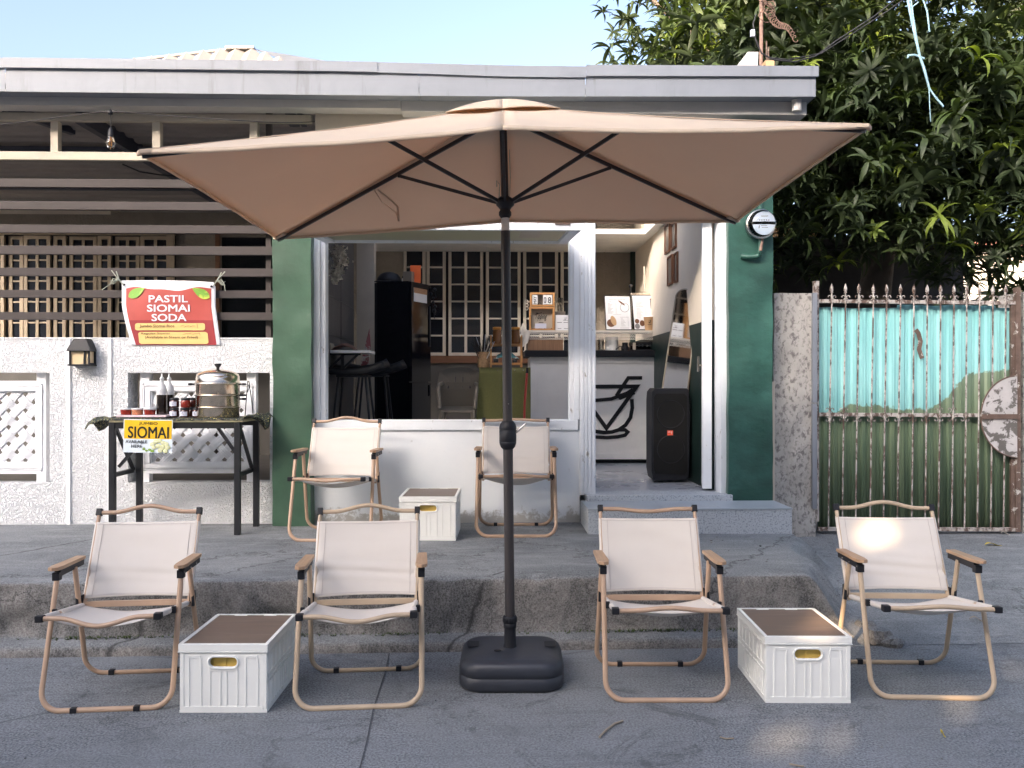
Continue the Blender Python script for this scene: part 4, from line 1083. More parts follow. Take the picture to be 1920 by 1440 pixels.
# ================================================================ FOOD TABLE
tz = .36+.80; yF = 5.72; yB = 6.10; txl, txr = XY(204, yF), XY(456, yF)
tb = thing('food_table', 'narrow folding table with black metal legs and cream edge holding the steamer', 'table', ((txl+txr)/2, 5.9, .36))
m = MB(); m.bb(txl, txr, yF, yB, tz-.022, tz-.002); m.build('tabletop', 'edge_cream', tb, bevel=.003)
for x, y in ((txl+.015, yF+.02), (txr-.045, yF+.02), (txl+.06, yB-.03), (txr-.01, yB-.03)):
    m = MB(); m.bb(x-.02, x+.02, y-.015, y+.02, .36, tz-.0225); m.build('leg', 'table_black', tb, bevel=.003)
m = MB(); m.bb(txl+.035, txr-.07, yF+.012, yF+.03, tz-.065, tz-.0227); m.bb(txl+.08, txr-.03, yB-.04, yB-.02, tz-.06, tz-.0227)
for x in (txl+.02, txr-.04): m.bb(x-.012, x+.012, yF+.04, yB-.05, tz-.40, tz-.37); m.bar((x, yF+.05, tz-.05), (x+.01, yB-.06, tz-.38), .02, .02)
m.bar((txr-.20, yF+.04, tz-.04), (txr-.05, yF+.05, tz-.26), .02, .02); m.bar((txl+.05, yF+.04, tz-.33), (txl+.16, yF+.05, tz-.20), .02, .02)
m.build('brace', 'table_black', tb)
# printed cloth
def clothm():
    m, t, b, co = new('printed_cloth')
    v = nd(t, 'ShaderNodeTexVoronoi'); v.inputs['Scale'].default_value = 17; v.inputs['Randomness'].default_value = 1
    mp = nd(t, 'ShaderNodeMapping'); mp.inputs['Scale'].default_value = (.6, 1, 1); mp.inputs['Rotation'].default_value = (.3, .5, .6); t.links.new(co, mp.inputs[0])
    ad = nd(t, 'ShaderNodeVectorMath', operation='ADD'); t.links.new(mp.outputs[0], ad.inputs[0]); n = nd(t, 'ShaderNodeTexNoise'); n.inputs['Scale'].default_value = 14; t.links.new(co, n.inputs['Vector'])
    t.links.new(n.outputs['Color'], ad.inputs[1]); t.links.new(ad.outputs[0], v.inputs['Vector'])
    k = ramp(t, v.outputs['Distance'], [(.20, (.55, .46, .10)), (.27, (.5, .5, .42)), (.30, (.012, .014, .02)), (.52, (.012, .014, .02)), (.54, (.14, .22, .07)), (.58, (.012, .014, .02))])
    t.links.new(k, b.inputs['Base Color']); b.inputs['Roughness'].default_value = .7; return m
MT['cloth'] = clothm()
x0, x1 = XY(172, yF+.1), XY(496, yF+.1)
def cl(u, v):
    x = x0+(x1-x0)*u; y = yF-.004+(yB-yF-.02)*v; z_ = tz+.003+.004*noise.noise(Vector((x*9, y*9, 1)))
    if x < txl: d = txl-x; z_ -= d*d*2.2; z_ += .035*math.sin(v*7)*min(1, d*10)+.02*noise.noise(Vector((x*22, y*18, 4))); y += .03*noise.noise(Vector((x*16, v*8, 2)))
    if x > txr: d = x-txr; z_ -= d*d*3.5; z_ += .045*math.sin(v*8+1)*min(1, d*9)+.04*noise.noise(Vector((x*22, y*18, 7)))*min(1, d*12)+.015; y += .03*noise.noise(Vector((x*16, v*8, 5)))
    return (x, y, z_)
m = MB(); m.grid(cl, 90, 20); 
def hem_(u, v):
    p = cl(u, 0); return (p[0], p[1]-.003-.004*v, p[2]-(.010+.008*noise.noise(Vector((u*40, 0, 0))))*v)
m.grid(hem_, 90, 2, flip=True)
m.build('tablecloth', 'cloth', label='black cloth printed with yellow and green leaves bunched on the food table', cat='tablecloth', solid=.002)
zt_ = tz+.009
def at(px, y): return XY(px, y)
# steamer
cx, cy = at(408.5, 5.87), 5.87; r0 = (449-368)*5.87/F/2
st_ = thing('steamer_pot', 'three-tier stainless steel steamer pot with a domed lid on the food table', 'steamer', (cx, cy, zt_))
zp = lambda py: ZY(py, cy)
z1, z2, z3, z4 = zp(762), zp(740), zp(719), zp(703)
for i, (a_, b_) in enumerate(((zt_, z1), (z1+.002, z2), (z2+.002, z3))):
    m = MB(); k = r0*(1 if i else .985); m.lathe([(k*.94, a_), (k*.965, a_+.006), (k*.97, b_-.012), (k, b_-.008), (k*1.02, b_-.004), (k*1.02, b_), (k*.95, b_+.0015)], (cx, cy, 0), 40); m.build('tier', 'steel', st_)
m = MB(); m.lathe([(r0*1.02, z3+.002), (r0*1.02, z3+.006), (r0*.965, z3+.008), (r0*.95, z4-.012), (r0*.90, z4+.006), (r0*.72, z4+.022), (r0*.4, z4+.034), (.012, z4+.040)], (cx, cy, 0), 40); ld_ = m.build('lid', 'steel', st_)
m = MB(); zk = z4+.038; m.lathe([(.010, zk), (.011, zk+.015), (.020, zk+.026), (.024, zk+.034), (.024, zk+.040), (.006, zk+.042)], (cx, cy, 0), 18); m.build('knob', 'black_plastic', ld_)
m = MB()
for zz, sides in ((z3-.006, (-1, 1)), (z2-.004, (1,)), (z2-.03, (1,))):
    for s_ in sides:
        m.tube([(cx+s_*r0*1.0, cy-.01, zz), (cx+s_*(r0+.018), cy-.012, zz+.001)], .006, 8); m.ball((cx+s_*(r0+.032), cy-.014, zz+.001), .016, 10, sc_=(1.35, .7, .55))
m.build('handles', 'black_plastic', st_)
m = MB(); bx = at(462, 5.95)
m.tube([(bx-.01, 5.95, zt_), (bx+.002, 5.95, zt_+.16), (bx+.010, 5.95, zt_+.255), (bx+.018, 5.95, zt_+.25), (bx+.040, 5.95, zt_+.09), (bx+.045, 5.95, zt_+.02)], .0035, 6)
m.tube([(bx+.004, 5.955, zt_+.17), (bx+.02, 5.955, zt_+.21), (bx+.006, 5.955, zt_+.235)], .003, 6)
m.build('tongs', 'black_metal', label='thin metal tongs leaning upright beside the steamer', cat='tongs')
# bottles
for i, (px, y, dz) in enumerate(((303.5, 5.86, 0), (317, 5.97, .0))):
    x = at(px, y); k = .036
    b = thing('sauce_bottle', ('dark sauce bottle with frosted conical top, nearest of the pair' if i == 0 else 'dark sauce bottle with frosted conical top, half hidden behind its twin'), 'bottle', (x, y, zt_), 0, 'two squeeze bottles of dark sauce')
    m = MB(); m.lathe([(k*.93, zt_), (k, zt_+.008), (k, zt_+.155)], (x, y, 0), 20); m.build('sauce', 'sauce_dark', b)
    m = MB(); m.lathe([(k*1.01, zt_+.155), (k*1.01, zt_+.175), (k*.86, zt_+.205), (k*.38, zt_+.24), (k*.33, zt_+.262), (k*.40, zt_+.264), (k*.40, zt_+.272), (k*.16, zt_+.285), (k*.10, zt_+.305), (.0012, zt_+.307)], (x, y, 0), 20); m.build('nozzle', 'bottle_frost', b)
# jars
jl = [(327, 5.82, 0, 'lower jar at the left of the jar stack, white label'), (327, 5.82, 1, 'upper jar at the left of the stack with a white label'), (346.5, 5.80, 0, 'lower jar in the middle of the jar stack'), (348, 5.80, 1, 'upper middle jar showing red chilli sauce'), (361, 5.90, 1, 'dark jar behind the upper middle jar'), (360, 5.90, 0, 'lower dark jar behind the middle of the stack'), (368, 5.80, 0, 'single jar beside the steamer, with white label')]
for px, y, lv, lb in jl:
    x = at(px, y); zz = zt_+.068*lv; k = .032 if px != 368 else .024
    b = thing('sauce_jar', lb+' on the food table', 'jar', (x, y, zz), 0, 'small labelled sauce jars stacked on the food table')
    m = MB(); m.lathe([(k*.85, zz), (k, zz+.006), (k, zz+.042), (k*.86, zz+.050)], (x, y, 0), 18); m.build('glass', 'sauce_red' if 'red' in lb else 'js', b)
    m = MB(); m.lathe([(k*.93, zz+.0505), (k*.95, zz+.053), (k*.95, zz+.064), (k*.88, zz+.0665)], (x, y, 0), 18); m.build('lid', 'black_plastic', b)
    if 'dark' not in lb and 'red' not in lb:
        m = MB(); m.grid(lambda u, v: (x+k*1.015*math.sin((u-.5)*1.9-.15), y-k*1.015*math.cos((u-.5)*1.9-.15), zz+.010+.03*v), 8, 1); m.build('label', 'label_white', b)
        m = MB()
        for q in range(3): m.bb(x-.010, x+.008-.004*q, y-k*1.03, y-k*1.02, zz+.017+.007*q, zz+.019+.007*q)
        m.build('print', 'ink', b)
# tray and tubs
x0, x1 = at(222, 5.80), at(316, 5.80)
m = MB(); m.bb(x0, x1, 5.76, 5.93, zt_+.002, zt_+.016); m.build('serving_tray', 'pink_tray', label='flat pale pink tray under the three sauce tubs', cat='tray', bevel=.004)
for i, px in enumerate((236.5, 258, 281)):
    x = at(px, 5.82); z_ = zt_+.0175; k = .041
    b = thing('sauce_tub', ['clear lidded tub of red sauce, left of the three', 'clear lidded tub of chopped chilli, middle of the three', 'clear lidded tub of red sauce beside the dark bottles'][i], 'tub', (x, 5.82, z_), 0, 'three clear sauce tubs on the pink tray')
    m = MB(); m.lathe([(k*.85, z_), (k*.93, z_+.034)], (x, 5.82, 0), 20); m.build('sauce', 'sauce_chili' if i == 1 else 'sauce_red', b)
    m = MB(); m.lathe([(k*.94, z_+.0345), (k*1.02, z_+.037), (k*1.02, z_+.041), (k*.95, z_+.046)], (x, 5.82, 0), 20); m.build('lid', 'bottle_frost', b)
# sign on the table
ysg = yF-.012; q = lambda px, py: PY(px, py, ysg)
sg = thing('table_sign', 'yellow and white sign reading JUMBO SIOMAI AVAILABLE HERE hung on the food table', 'sign', q(278, 849)); 
rot_s = Matrix.Translation(q(278, 788)) @ Matrix.Rotation(R(-1.2), 4, 'Y').inverted() @ Matrix.Translation(-q(278, 788))
def srect(mb, a_, b_, c_, d_, y, t=.001, mi=0, tr=rot_s):
    p0, p1 = q(a_, d_), q(b_, c_); mb.prism([tr @ Vector(v) for v in ((p0.x, y, p0.z), (p1.x, y, p0.z), (p1.x, y, p1.z), (p0.x, y, p1.z))], (0, t, 0), mi)
m = MB(); srect(m, 232, 324, 786.5, 849, ysg, .003); m.build('board', 'sign_white', sg)
m = MB(); srect(m, 233.5, 322.5, 788, 823, ysg-.0012); m.build('yellow_band', 'yellow_sign', sg)
def qtext(mb, s, a_, b_, c_, d_, y, bold=.02, tr=None, qq=q):
    p0, p1 = qq(a_, d_), qq(b_, c_); mb.text(s, p0.x, p1.x, p0.z, p1.z, y, 0, bold=bold, mtx=tr)
m = MB(); qtext(m, 'JUMBO', 261, 296, 791.5, 797.5, ysg-.0024, .015, rot_s); qtext(m, 'SIOMAI', 241, 317, 800, 821.5, ysg-.0024, .022, rot_s)
qtext(m, 'AVAILABLE', 236.5, 277, 825.5, 831.5, ysg-.0018, .018, rot_s); qtext(m, 'HERE', 247.5, 268, 834, 840, ysg-.0018, .018, rot_s)
for k in range(2): p = rot_s @ q(270.5+2*k, 839.3); m.prism([(p.x-.002, ysg-.0018, p.z-.002), (p.x+.002, ysg-.0018, p.z-.002), (p.x+.002, ysg-.0018, p.z+.002), (p.x-.002, ysg-.0018, p.z+.002)], (0, .0005, 0))
m.build('lettering', 'ink', sg)
m = MB(); rs_ = random.Random(3)
for (a_, b_, r_) in ((287, 833, 4.6), (293, 828, 4.8), (300, 826, 5), (307, 830, 4.6), (313, 832, 4.6), (298, 836, 5), (306, 838, 5.5), (316, 838, 4.8), (302, 844, 5), (312, 845, 4.8), (290, 839, 4.2)):
    p = rot_s @ q(a_, b_); k = r_*5.7/F; m.ball((p.x, ysg-.004, p.z), k, 10, sc_=(1, .12, .85))
    for w in range(5):
        an = w*1.257+a_; m.tube([(p.x, ysg-.005-.001, p.z), (p.x+k*.8*math.cos(an), ysg-.005, p.z+k*.7*math.sin(an))], .0009, 4, mi=1)
m.build('dumpling_print', ['siomai', 'paper'], sg)
m = MB(); 
for (a_, b_, r_) in ((271, 842, 2.8), (276, 845, 2.5), (282, 843, 3), (287, 845.5, 3.5)):
    p = rot_s @ q(a_, b_); m.ball((p.x, ysg-.003, p.z), r_*5.7/F, 8, sc_=(1.1, .12, .7))
m.build('lime_print', 'lime', sg)
# ================================================================ BANNER on the slats
yb2 = ys-.035; q2 = lambda px, py: PY(px, py, yb2)
bn = thing('banner', 'red and white menu banner reading PASTIL SIOMAI SODA tied to the slats', 'banner', q2(320, 640))
def bleft(py): return 228+(0 if py < 570 else (py-570)**1.3*.068)
def bright(py): return (401 if py < 534 else 404)+(0 if py < 575 else (py-575)*.14)
def btop(u): return 526+7*math.sin(math.pi*u)**1*(-.3)+ (3.5*u)
def bpt(u, v, dy=0):
    t_ = btop(u); py = t_+(648-t_)*v; a_, b_ = bleft(py), bright(py); p = q2(a_+(b_-a_)*u, py)
    p.y = yb2+dy+.008*math.sin(u*6+v*4)*(1-v)**2+.004*math.sin(14*u+3*v)*(1-v)**2; return p
m = MB(); m.grid(lambda u, v: bpt(u, v), 40, 30); m.build('sheet', 'banner_white', bn, solid=.002)
def fr_(px, py):   # pixel on banner -> (u,v)
    a_, b_ = bleft(py), bright(py); u = (px-a_)/(b_-a_); t_ = btop(u); return u, (py-t_)/(648-t_)
def bgrid(mb, L, Rr, T, Bm, dy, nu=24, nv=14, mi=0):
    def f(u, v):
        tp = T(u); py = tp+(Bm-tp)*v; px = L(py)+(Rr(py)-L(py))*u; a_, b_ = fr_(px, py); return bpt(a_, b_, dy)
    mb.grid(f, nu, nv, mi)
m = MB(); bgrid(m, lambda p: bleft(p)+8, lambda p: bright(p)-8, lambda u: 541-2.5*math.sin(u*9)-1.5*math.sin(u*17)+(2.5*u if u < .8 else 2-12*(u-.8)*1.0), 600.5, -.003); m.build('red_panel', 'banner_red', bn)
m = MB(); bgrid(m, lambda p: bleft(p)+8, lambda p: bright(p)-8, lambda u: 600.5, 647, -.003); m.build('dark_panel', 'banner_dark', bn)
m = MB()
def pill(a_, b_, c_, d_, sl):
    def f(u, v):
        y = c_+(d_-c_)*v; ins = 4-math.sqrt(max(0, 16-max(0, 4-min(y-c_, d_-y))**2)); x = a_+ins+(b_-a_-2*ins)*u; return bpt(*fr_(x+(y-606)*sl, y), -.007)
    m.grid(f, 30, 12); return
    P = []
    for x, y in rrect((a_+b_)/2, (c_+d_)/2, b_-a_, d_-c_, 4, 4):
        u, v = fr_(x+(y-606)*sl, y); P.append(bpt(u, v, -.0055))
    m.prism(P, (0, .001, 0))
pill(254, 385, 606, 619.5, 0); pill(258, 388, 622.5, 645, .1)
m.build('yellow_label', 'banner_yellow', bn)
def btext(mb, s, a_, b_, c_, d_, dy, bold):
    n0 = len(mb.v); mb.text(s, a_, b_, -d_, -c_, 0, bold=bold)
    for i in range(n0, len(mb.v)):
        x, _, z = mb.v[i]; u, v = fr_(x, -z); mb.v[i] = tuple(bpt(u, v, dy+_))
m = MB(); btext(m, 'PASTIL', 280, 353, 554, 567, -.008, .035); btext(m, 'SIOMAI', 277, 356.5, 571.5, 584.5, -.008, .035); btext(m, 'SODA', 285.5, 350, 589, 602, -.008, .035); m.build('title', 'banner_white', bn)
m = MB(); btext(m, 'Jumbo Siomai Rice', 263, 328, 608.5, 615.5, -.0105, .012); btext(m, 'Regular Siomai', 266, 319, 623.5, 628, -.0105, .012); btext(m, '(Available in Steam or Fried)', 273, 372, 630, 636, -.0105, .012); m.build('small_print', 'dark_wood', bn)
m = MB(); 
for k, (a_, b_, c_, d_) in enumerate(((340, 612, 346, 610), (346, 614, 356, 611), (357, 613, 366, 611), (370, 607, 372, 616), (344, 627, 360, 625), (362, 627, 374, 625), (374, 624, 376, 629))):
    p0, p1 = bpt(*fr_(a_, b_), -.011), bpt(*fr_(c_, d_), -.011); m.tube([p0, (p0+p1)/2+Vector((0, 0, .004)), p1], .0016, 5)
m.build('scribble', 'brown_ink', bn)
m = MB(); vein = MB()
for (a_, b_, c_, d_) in ((241, 557, 272, 540), (393.5, 558.5, 362, 541)):
    L = []; Rr_ = []
    for k in range(11):
        t_ = k/10; px_, py_ = a_+(c_-a_)*t_, b_+(d_-b_)*t_; wd_ = 8.5*math.sin(math.pi*t_**.75)**.9; nx_, ny_ = -(d_-b_), (c_-a_); ln = math.hypot(nx_, ny_); nx_ /= ln; ny_ /= ln
        L.append(bpt(*fr_(px_+nx_*wd_, py_+ny_*wd_), -.010)); Rr_.append(bpt(*fr_(px_-nx_*wd_, py_-ny_*wd_), -.009))
    ax_ = [bpt(*fr_(a_+(c_-a_)*k/10, b_+(d_-b_)*k/10), -.0095) for k in range(11)]
    m.add(L+ax_+Rr_, [(k, k+1, 12+k, 11+k) for k in range(10)]+[(11+k, 12+k, 23+k, 22+k) for k in range(10)], 0)
    vein.tube(ax_, .0012, 4)
split(m, 'leaf_print', M('leaf_print', (.20, .42, .06), .5, col2=(.55, .62, .10), m2=(9, .5, .6)), bn); vein.build('leaf_vein', 'lime', bn)
m = MB()
for (a_, b_, sg_) in ((232, 534, -1), (401, 536, 1)):
    m = MB(); p = q2(a_, b_); p.y = yb2-.01; k = sg_
    m.tube([p, p+Vector((k*.03, .0, .04)), p+Vector((k*.055, .01, .10))], .004, 6); m.tube([p, p+Vector((k*.04, -.01, .05)), p+Vector((k*.085, .0, .105))], .004, 6)
    kn = p+Vector((k*.035, -.008, .035)); m.ball(kn, .011, 8)
    for lp in (0, 1): m.tube([kn, kn+Vector((k*.03, -.01, -.012+.02*lp)), kn+Vector((k*.055, -.005, -.005-.03*lp)), kn+Vector((k*.03, 0, -.03)), kn], .0035, 6)
    m.tube([kn, kn+Vector((k*.05, -.005, -.03)), kn+Vector((k*.045+(-.07 if k < 0 else .01), 0, -.075))], .0035, 6); m.build('tie_string', 'string', bn)
m = MB()
for a_, b_ in ((233, 534), (397, 537)): p = q2(a_, b_); m.ball((p.x, yb2-.006, p.z), .011, 8, sc_=(1, .3, .8))
split(m, 'eyelet', 'black_plastic', bn)
# ================================================================ WALL LANTERN
c = PY(157, 660, YF-.03); ln_ = thing('wall_lantern', 'small black lantern with cream panes fixed on the stucco wall', 'lantern', (c.x, YF-.03, ZY(687, YF)))
za, zb3, zc3 = ZY(685, YF), ZY(660, YF), ZY(637, YF)
w0 = .078
m = MB(); m.bb(c.x-w0-.004, c.x+w0+.004, YF-.105, YF-.001, za-.008, za+.004); m.bb(c.x-w0, c.x+w0, YF-.018, YF-.001, za+.004, zb3)
for xx in (-w0+.004, w0-.016, .030): m.bb(c.x+xx, c.x+xx+.012, YF-.098, YF-.088, za+.004, zb3)
for xx in (-w0+.004, w0-.016): m.bb(c.x+xx, c.x+xx+.012, YF-.087, YF-.019, za+.004, za+.014)
m.build('frame', 'black_plastic', ln_, bevel=.002)
m = MB(); m.prism([(c.x-w0-.010, YF-.112, zb3), (c.x+w0+.010, YF-.112, zb3), (c.x+w0+.004, YF-.108, zb3+.018), (c.x+w0*.62, YF-.09, zc3-.006), (c.x+w0*.5, YF-.085, zc3), (c.x-w0*.5, YF-.085, zc3), (c.x-w0*.62, YF-.09, zc3-.006), (c.x-w0-.004, YF-.108, zb3+.018)], (0, .10, 0)); m.build('roof', 'black_plastic', ln_, bevel=.004)
m = MB(); m.bb(c.x-w0+.010, c.x+w0-.010, YF-.086, YF-.020, za+.0045, zb3-.002); m.build('pane', 'lamp_cream', ln_)
# ================================================================ STRING LIGHTS
yl = 6.0; sw = thing('string_light', 'thin drooping cable with a hanging filament bulb under the gutter', 'string light', PY(207, 280, yl))
P = lambda a_, b_, y=yl: PY(a_, b_, y)
m = MB(); m.tube([P(-60, 243), P(0, 234), P(60, 227), P(130, 217), P(196, 209), P(207, 208), P(218, 209), P(300, 216), P(400, 223), P(500, 229), P(560, 230, 6.1), P(590, 228, 6.2)], .0035, 6); m.build('cable', 'cable', sw)
m = MB(); a_ = P(207, 210); m.lathe([(.006, -.02), (.016, -.016), (.018, 0), (.010, .012), (.004, .016)], a_, 12); m.bar(a_+Vector((-.045, 0, .004)), a_+Vector((.045, 0, .004)), .010, .010); m.tube([a_, P(208, 226), P(208, 240)], .003, 6); m.tube([a_, a_+Vector((0, 0, .022))], .004, 6); m.build('drop_cord', 'black_plastic', sw)
a_ = P(208, 249); m = MB(); m.lathe([(.021, -.030), (.021, -.002), (.019, .004), (.014, .028), (.006, .036)], a_, 14); m.build('socket', 'black_plastic', sw)
a_ = P(207.5, 268); m = MB(); m.lathe([(.002, -.045), (.012, -.043), (.024, -.030), (.030, -.010), (.030, .004), (.022, .028), (.018, .045)], a_, 18); bu = m.build('bulb', 'glass', sw)
m = MB(); 
for k in range(4): x_ = .008*math.cos(k*1.57); y_ = .008*math.sin(k*1.57); m.tube([a_+Vector((x_*.4, y_*.4, .03)), a_+Vector((x_, y_, -.02))], .0012, 4)
m.tube([a_+Vector((0, 0, .045)), a_+Vector((0, 0, .01))], .004, 6); m.build('filament', 'jar_lid', bu)
m = MB(); Q = lambda a_, b_: PY(a_, b_, 7.4)
m.tube([Q(-80, 290), Q(0, 273), Q(28, 268), Q(60, 274), Q(95, 281), Q(140, 284), Q(180, 283)], .006, 6); m.build('porch_cable', 'cable', label='black cable sagging under the porch roof at the far left', cat='cable')
m = MB(); m.tube([Q(230, 308), Q(262, 322), Q(300, 328), Q(350, 332), Q(420, 336)], .007, 6); m.build('porch_cable', 'cable', label='black cable sagging behind the slats beside the umbrella corner', cat='cable')
# ================================================================ ELECTRIC METER
ym = 6.10; c = PY(1426.5, 420, ym-.06); me_ = thing('electric_meter', 'round glass electric meter on the dark green pillar', 'meter', (c.x, ym, c.z-.1))
rx = Matrix.Rotation(R(90), 3, 'X'); k = 27*6.05/F
m = MB(); m.lathe([(k*.8, -.03), (k*.97, -.02), (k*.97, .03)], (c.x, ym-.03, c.z), 32, rot=rx); m.build('housing', 'meter_metal', me_)
m = MB(); m.lathe([(k*.98, .028), (k*1.05, .030), (k*1.05, .042), (k*.97, .046)], (c.x, ym-.03, c.z), 32, rot=rx); m.build('ring', 'chrome', me_)
m = MB(); m.lathe([(k*.96, .0), (k*.96, .043), (.001, .043)], (c.x, ym-.032, c.z), 32, rot=rx, sm=False); m.build('dark_rim', 'meter_metal', me_)
m = MB(); fcx, fcz = c.x+.012, c.z+.004; kk = k*.66
pts = [(fcx+kk*math.cos(R(a)), ym-.077, fcz+kk*math.sin(R(a))*.98) for a in range(6, 175, 8)]; m.prism(pts, (0, .004, 0))
pts = [(fcx+kk*math.cos(R(a)), ym-.077, fcz-.004+kk*math.sin(R(a))*.98) for a in range(186, 355, 8)]; m.prism(pts, (0, .004, 0)); m.build('dial', 'meter_face', me_)
m = MB(); y_ = ym-.0785
for k2 in range(5): m.lathe([(.0045, 0), (.0045, .001)], (fcx-.03+.015*k2, y_, fcz+.016), 8, rot=rx)
m.bb(fcx-.02, fcx+.025, y_, y_+.001, fcz+.040, fcz+.044); m.bb(fcx-.02, fcx+.02, y_, y_+.001, fcz-.022, fcz-.018); m.bb(fcx-.015, fcx+.025, y_, y_+.001, fcz-.034, fcz-.031); m.bb(fcx-.034, fcx-.029, y_, y_+.001, fcz-.036, fcz-.018); m.build('dial_print', 'grey_ink', me_)
m = MB(); m.lathe([(k*.93, .046), (k*.90, .075), (k*.78, .100), (k*.4, .112), (.001, .115)], (c.x, ym-.03, c.z), 32, rot=rx); m.build('glass_cover', 'glass', me_)
m = MB(); e = PY(1427, 449, ym-.03); e2 = PY(1425, 474, ym-.03); m.tube([e, e2], .018, 10); m.tube([e2, PY(1424, 478, ym-.02), PY(1418, 481, ym-.01), PY(1402, 482, ym-.005), PY(1390, 480, ym+.01)], .02, 10)
m.build('conduit', 'green_paint', me_); m = MB(); m.tube([e+Vector((.006, -.008, 0)), PY(1426, 470, ym-.045)], .012, 8); m.build('wires', 'copper_pipe', me_)
m = MB(); m.tube([PY(1426, 392, ym-.01), PY(1422, 350, ym-.01), PY(1424, 300, ym-.01)], .016, 8); m.build('service_conduit', 'green_paint', me_)
# ================================================================ ROUGH PILLAR + GATE
yg2 = 6.30; xr0, xr1 = XY(1451, yg2), XY(1529, yg2)
rp = thing('gate_pillar', 'rough grey pebble-textured concrete pillar between the shop and the gate', 'pillar', ((xr0+xr1)/2, yg2, .1))
pillar(xr0, xr1, yg2, yg2+.35, .05, ZY(548, yg2), 'rough_pillar', 'shaft', rp, .016)
m = MB(); m.bb(XR1+.002, xr0+.002, yg2-.02, yg2+.2, .2, ZY(715, yg2)); m.build('edge_strip', 'header', rp, bevel=.006)
m = MB(); xs_ = XY(1524, yg2-.03); 
for a_, b_ in ((755, 548), (955, 757)): m.bb(xs_, xs_+.035, yg2-.03+.003*(a_ > 900), yg2-.002, ZY(a_, yg2), ZY(b_, yg2))
m.build('metal_strip', 'gutter', rp)
yt = 6.38; gx0, gx1 = XY(1535, yt), XY(1906, yt); gz0, gz1 = ZY(1000, yt), ZY(575, yt)
gate = thing('metal_gate', 'rusty spear-topped metal gate backed by turquoise and green corrugated sheet', 'gate', ((gx0+gx1)/2, yt, gz0))
MT['gate'] = gatem(gx0, gx1, gz0, gz1)
m = MB(); N = 260; V = []
for i in range(N+1):
    u = i/N; x = (gx1-gx0)*u; ph = (x/.076) % 1; y = .009*math.sin(2*math.pi*ph)+.004*math.sin(2*math.pi*3*ph); 
    tp = gz1-gz0+.010*noise.noise(Vector((x*5, 0, 0)))+(.02 if .4 < u < .9 else 0); V += [(x, y, .02+.02*noise.noise(Vector((x*4, 8, 0)))), (x, y+.004*noise.noise(Vector((x*3, 2, 2))), tp)]
m.add(V, [(2*i, 2*i+2, 2*i+3, 2*i+1) for i in range(N)], 0, True)
sh = m.build('sheet', MT['gate'], gate, world=False, solid=.002); sh.location = (gx0-gate.location.x, .015, 0)
m = MB(); m.stroke([PY(1717, 618, yt-.004), PY(1722, 625, yt-.004), PY(1726, 640, yt-.004), PY(1723, 655, yt-.004), PY(1729, 672, yt-.004)], .035, (0, -1, 0), .001); m.build('patch', 'rust_dark', gate)
yr = yt-.04
for a_, b_ in ((1534, 525),): pass
m = MB(); m.bb(XY(1526, yr), XY(1535, yr), yr-.01, yr+.03, ZY(980, yr), ZY(525, yr)); m.build('hinge_post', 'rust', gate, bevel=.003)
m = MB(); m.bb(XY(1904, yr), XY(1913, yr), yr-.01, yr+.03, gz0, ZY(536, yr)); m.bb(XY(1897, yr), XY(1903.5, yr), yr+.002, yr+.03, gz0, ZY(560, yr)); m.build('lock_post', 'rust_dark', gate, bevel=.003)
for a_, b_ in ((559, 567), (773, 782), (991, 999)):
    m = MB(); dz = ZY(555, yr)-ZY(559, yr); m.bar((XY(1534.8, yr), yr+.012, ZY((a_+b_)/2, yr)), (XY(1904, yr), yr+.012, ZY((a_+b_)/2, yr)-.01), .028, (b_-a_)*yr/F, up=(0, 1, 0)); m.build('rail', 'rust', gate, bevel=.003)
bars = [1559, 1585, 1610, 1637, 1662, 1688, 1713, 1738, 1763, 1788, 1812, 1836, 1861, 1885]
for i, bx_ in enumerate(bars):
    x = XY(bx_, yr); x2 = XY(bx_+(-4 if i < 6 else -2), yr); zt3 = ZY(548, yr)-.004*i*.2
    m = MB(); m.tube([(x2-.01, yr-.006, gz0+.03), (x2, yr-.008, ZY(780, yr)), (x, yr-.006, ZY(562, yr)), (x, yr-.004, zt3)], .0062, 8); b_ = m.build('bar', 'rust', gate)
    m = MB(); m.lathe([(.006, 0), (.014, .006), (.008, .014), (.014, .022), (.014, .036), (.010, .052), (.004, .068), (.0008, .076)], (x, yr-.004, zt3), 10); m.build('finial', 'rust', b_)
m = MB()
def scroll(cx, cz, s_, fl):
    pts = []
    for k in range(12):
        a = -math.pi*.5+k*.48; r_ = .020*(1-.06*k); pts.append((cx+s_*(.022-r_*math.cos(a)), yr-.01, cz+fl*(.018+r_*math.sin(a))))
    m.tube(pts, .0032, 5)
for bx_ in bars:
    x = XY(bx_, yr)
    for s_ in (-1, 1): scroll(x, ZY(560, yr), s_, 1)
    if bx_ < 1830:
        x = XY(bx_-4, yr)
        for s_ in (-1, 1): scroll(x, ZY(773, yr), s_, 1) if bx_ in (1559, 1585, 1763, 1788) else None; scroll(x, ZY(783, yr), s_, -1)
split(m, 'scroll', 'rust', gate)
# half round lock plate
cx, cz = XY(1905, yr), ZY(782, yr); rr2 = 76*yr/F
m = MB()
for s_ in (1, -1):
    pts = [(cx-rr2*.90*math.cos(a), yr-.016, cz+s_*(rr2*math.sin(a)+.008)) for a in [R(x_) for x_ in range(0, 91, 6)]]+[(cx, yr-.016, cz+s_*.008)]; m.prism(pts, (0, .006, 0))
m.build('lock_plate', 'enamel', gate)
m = MB(); m.tube([(cx-rr2*.92*math.cos(a), yr-.014, cz+rr2*1.02*math.sin(a)) for a in [R(x_) for x_ in range(-90, 91, 6)]], .006, 6); m.bb(cx-rr2*.9, cx, yr-.024, yr-.016, cz-.02, cz+.02); m.build('plate_rim', 'rust_dark', gate)
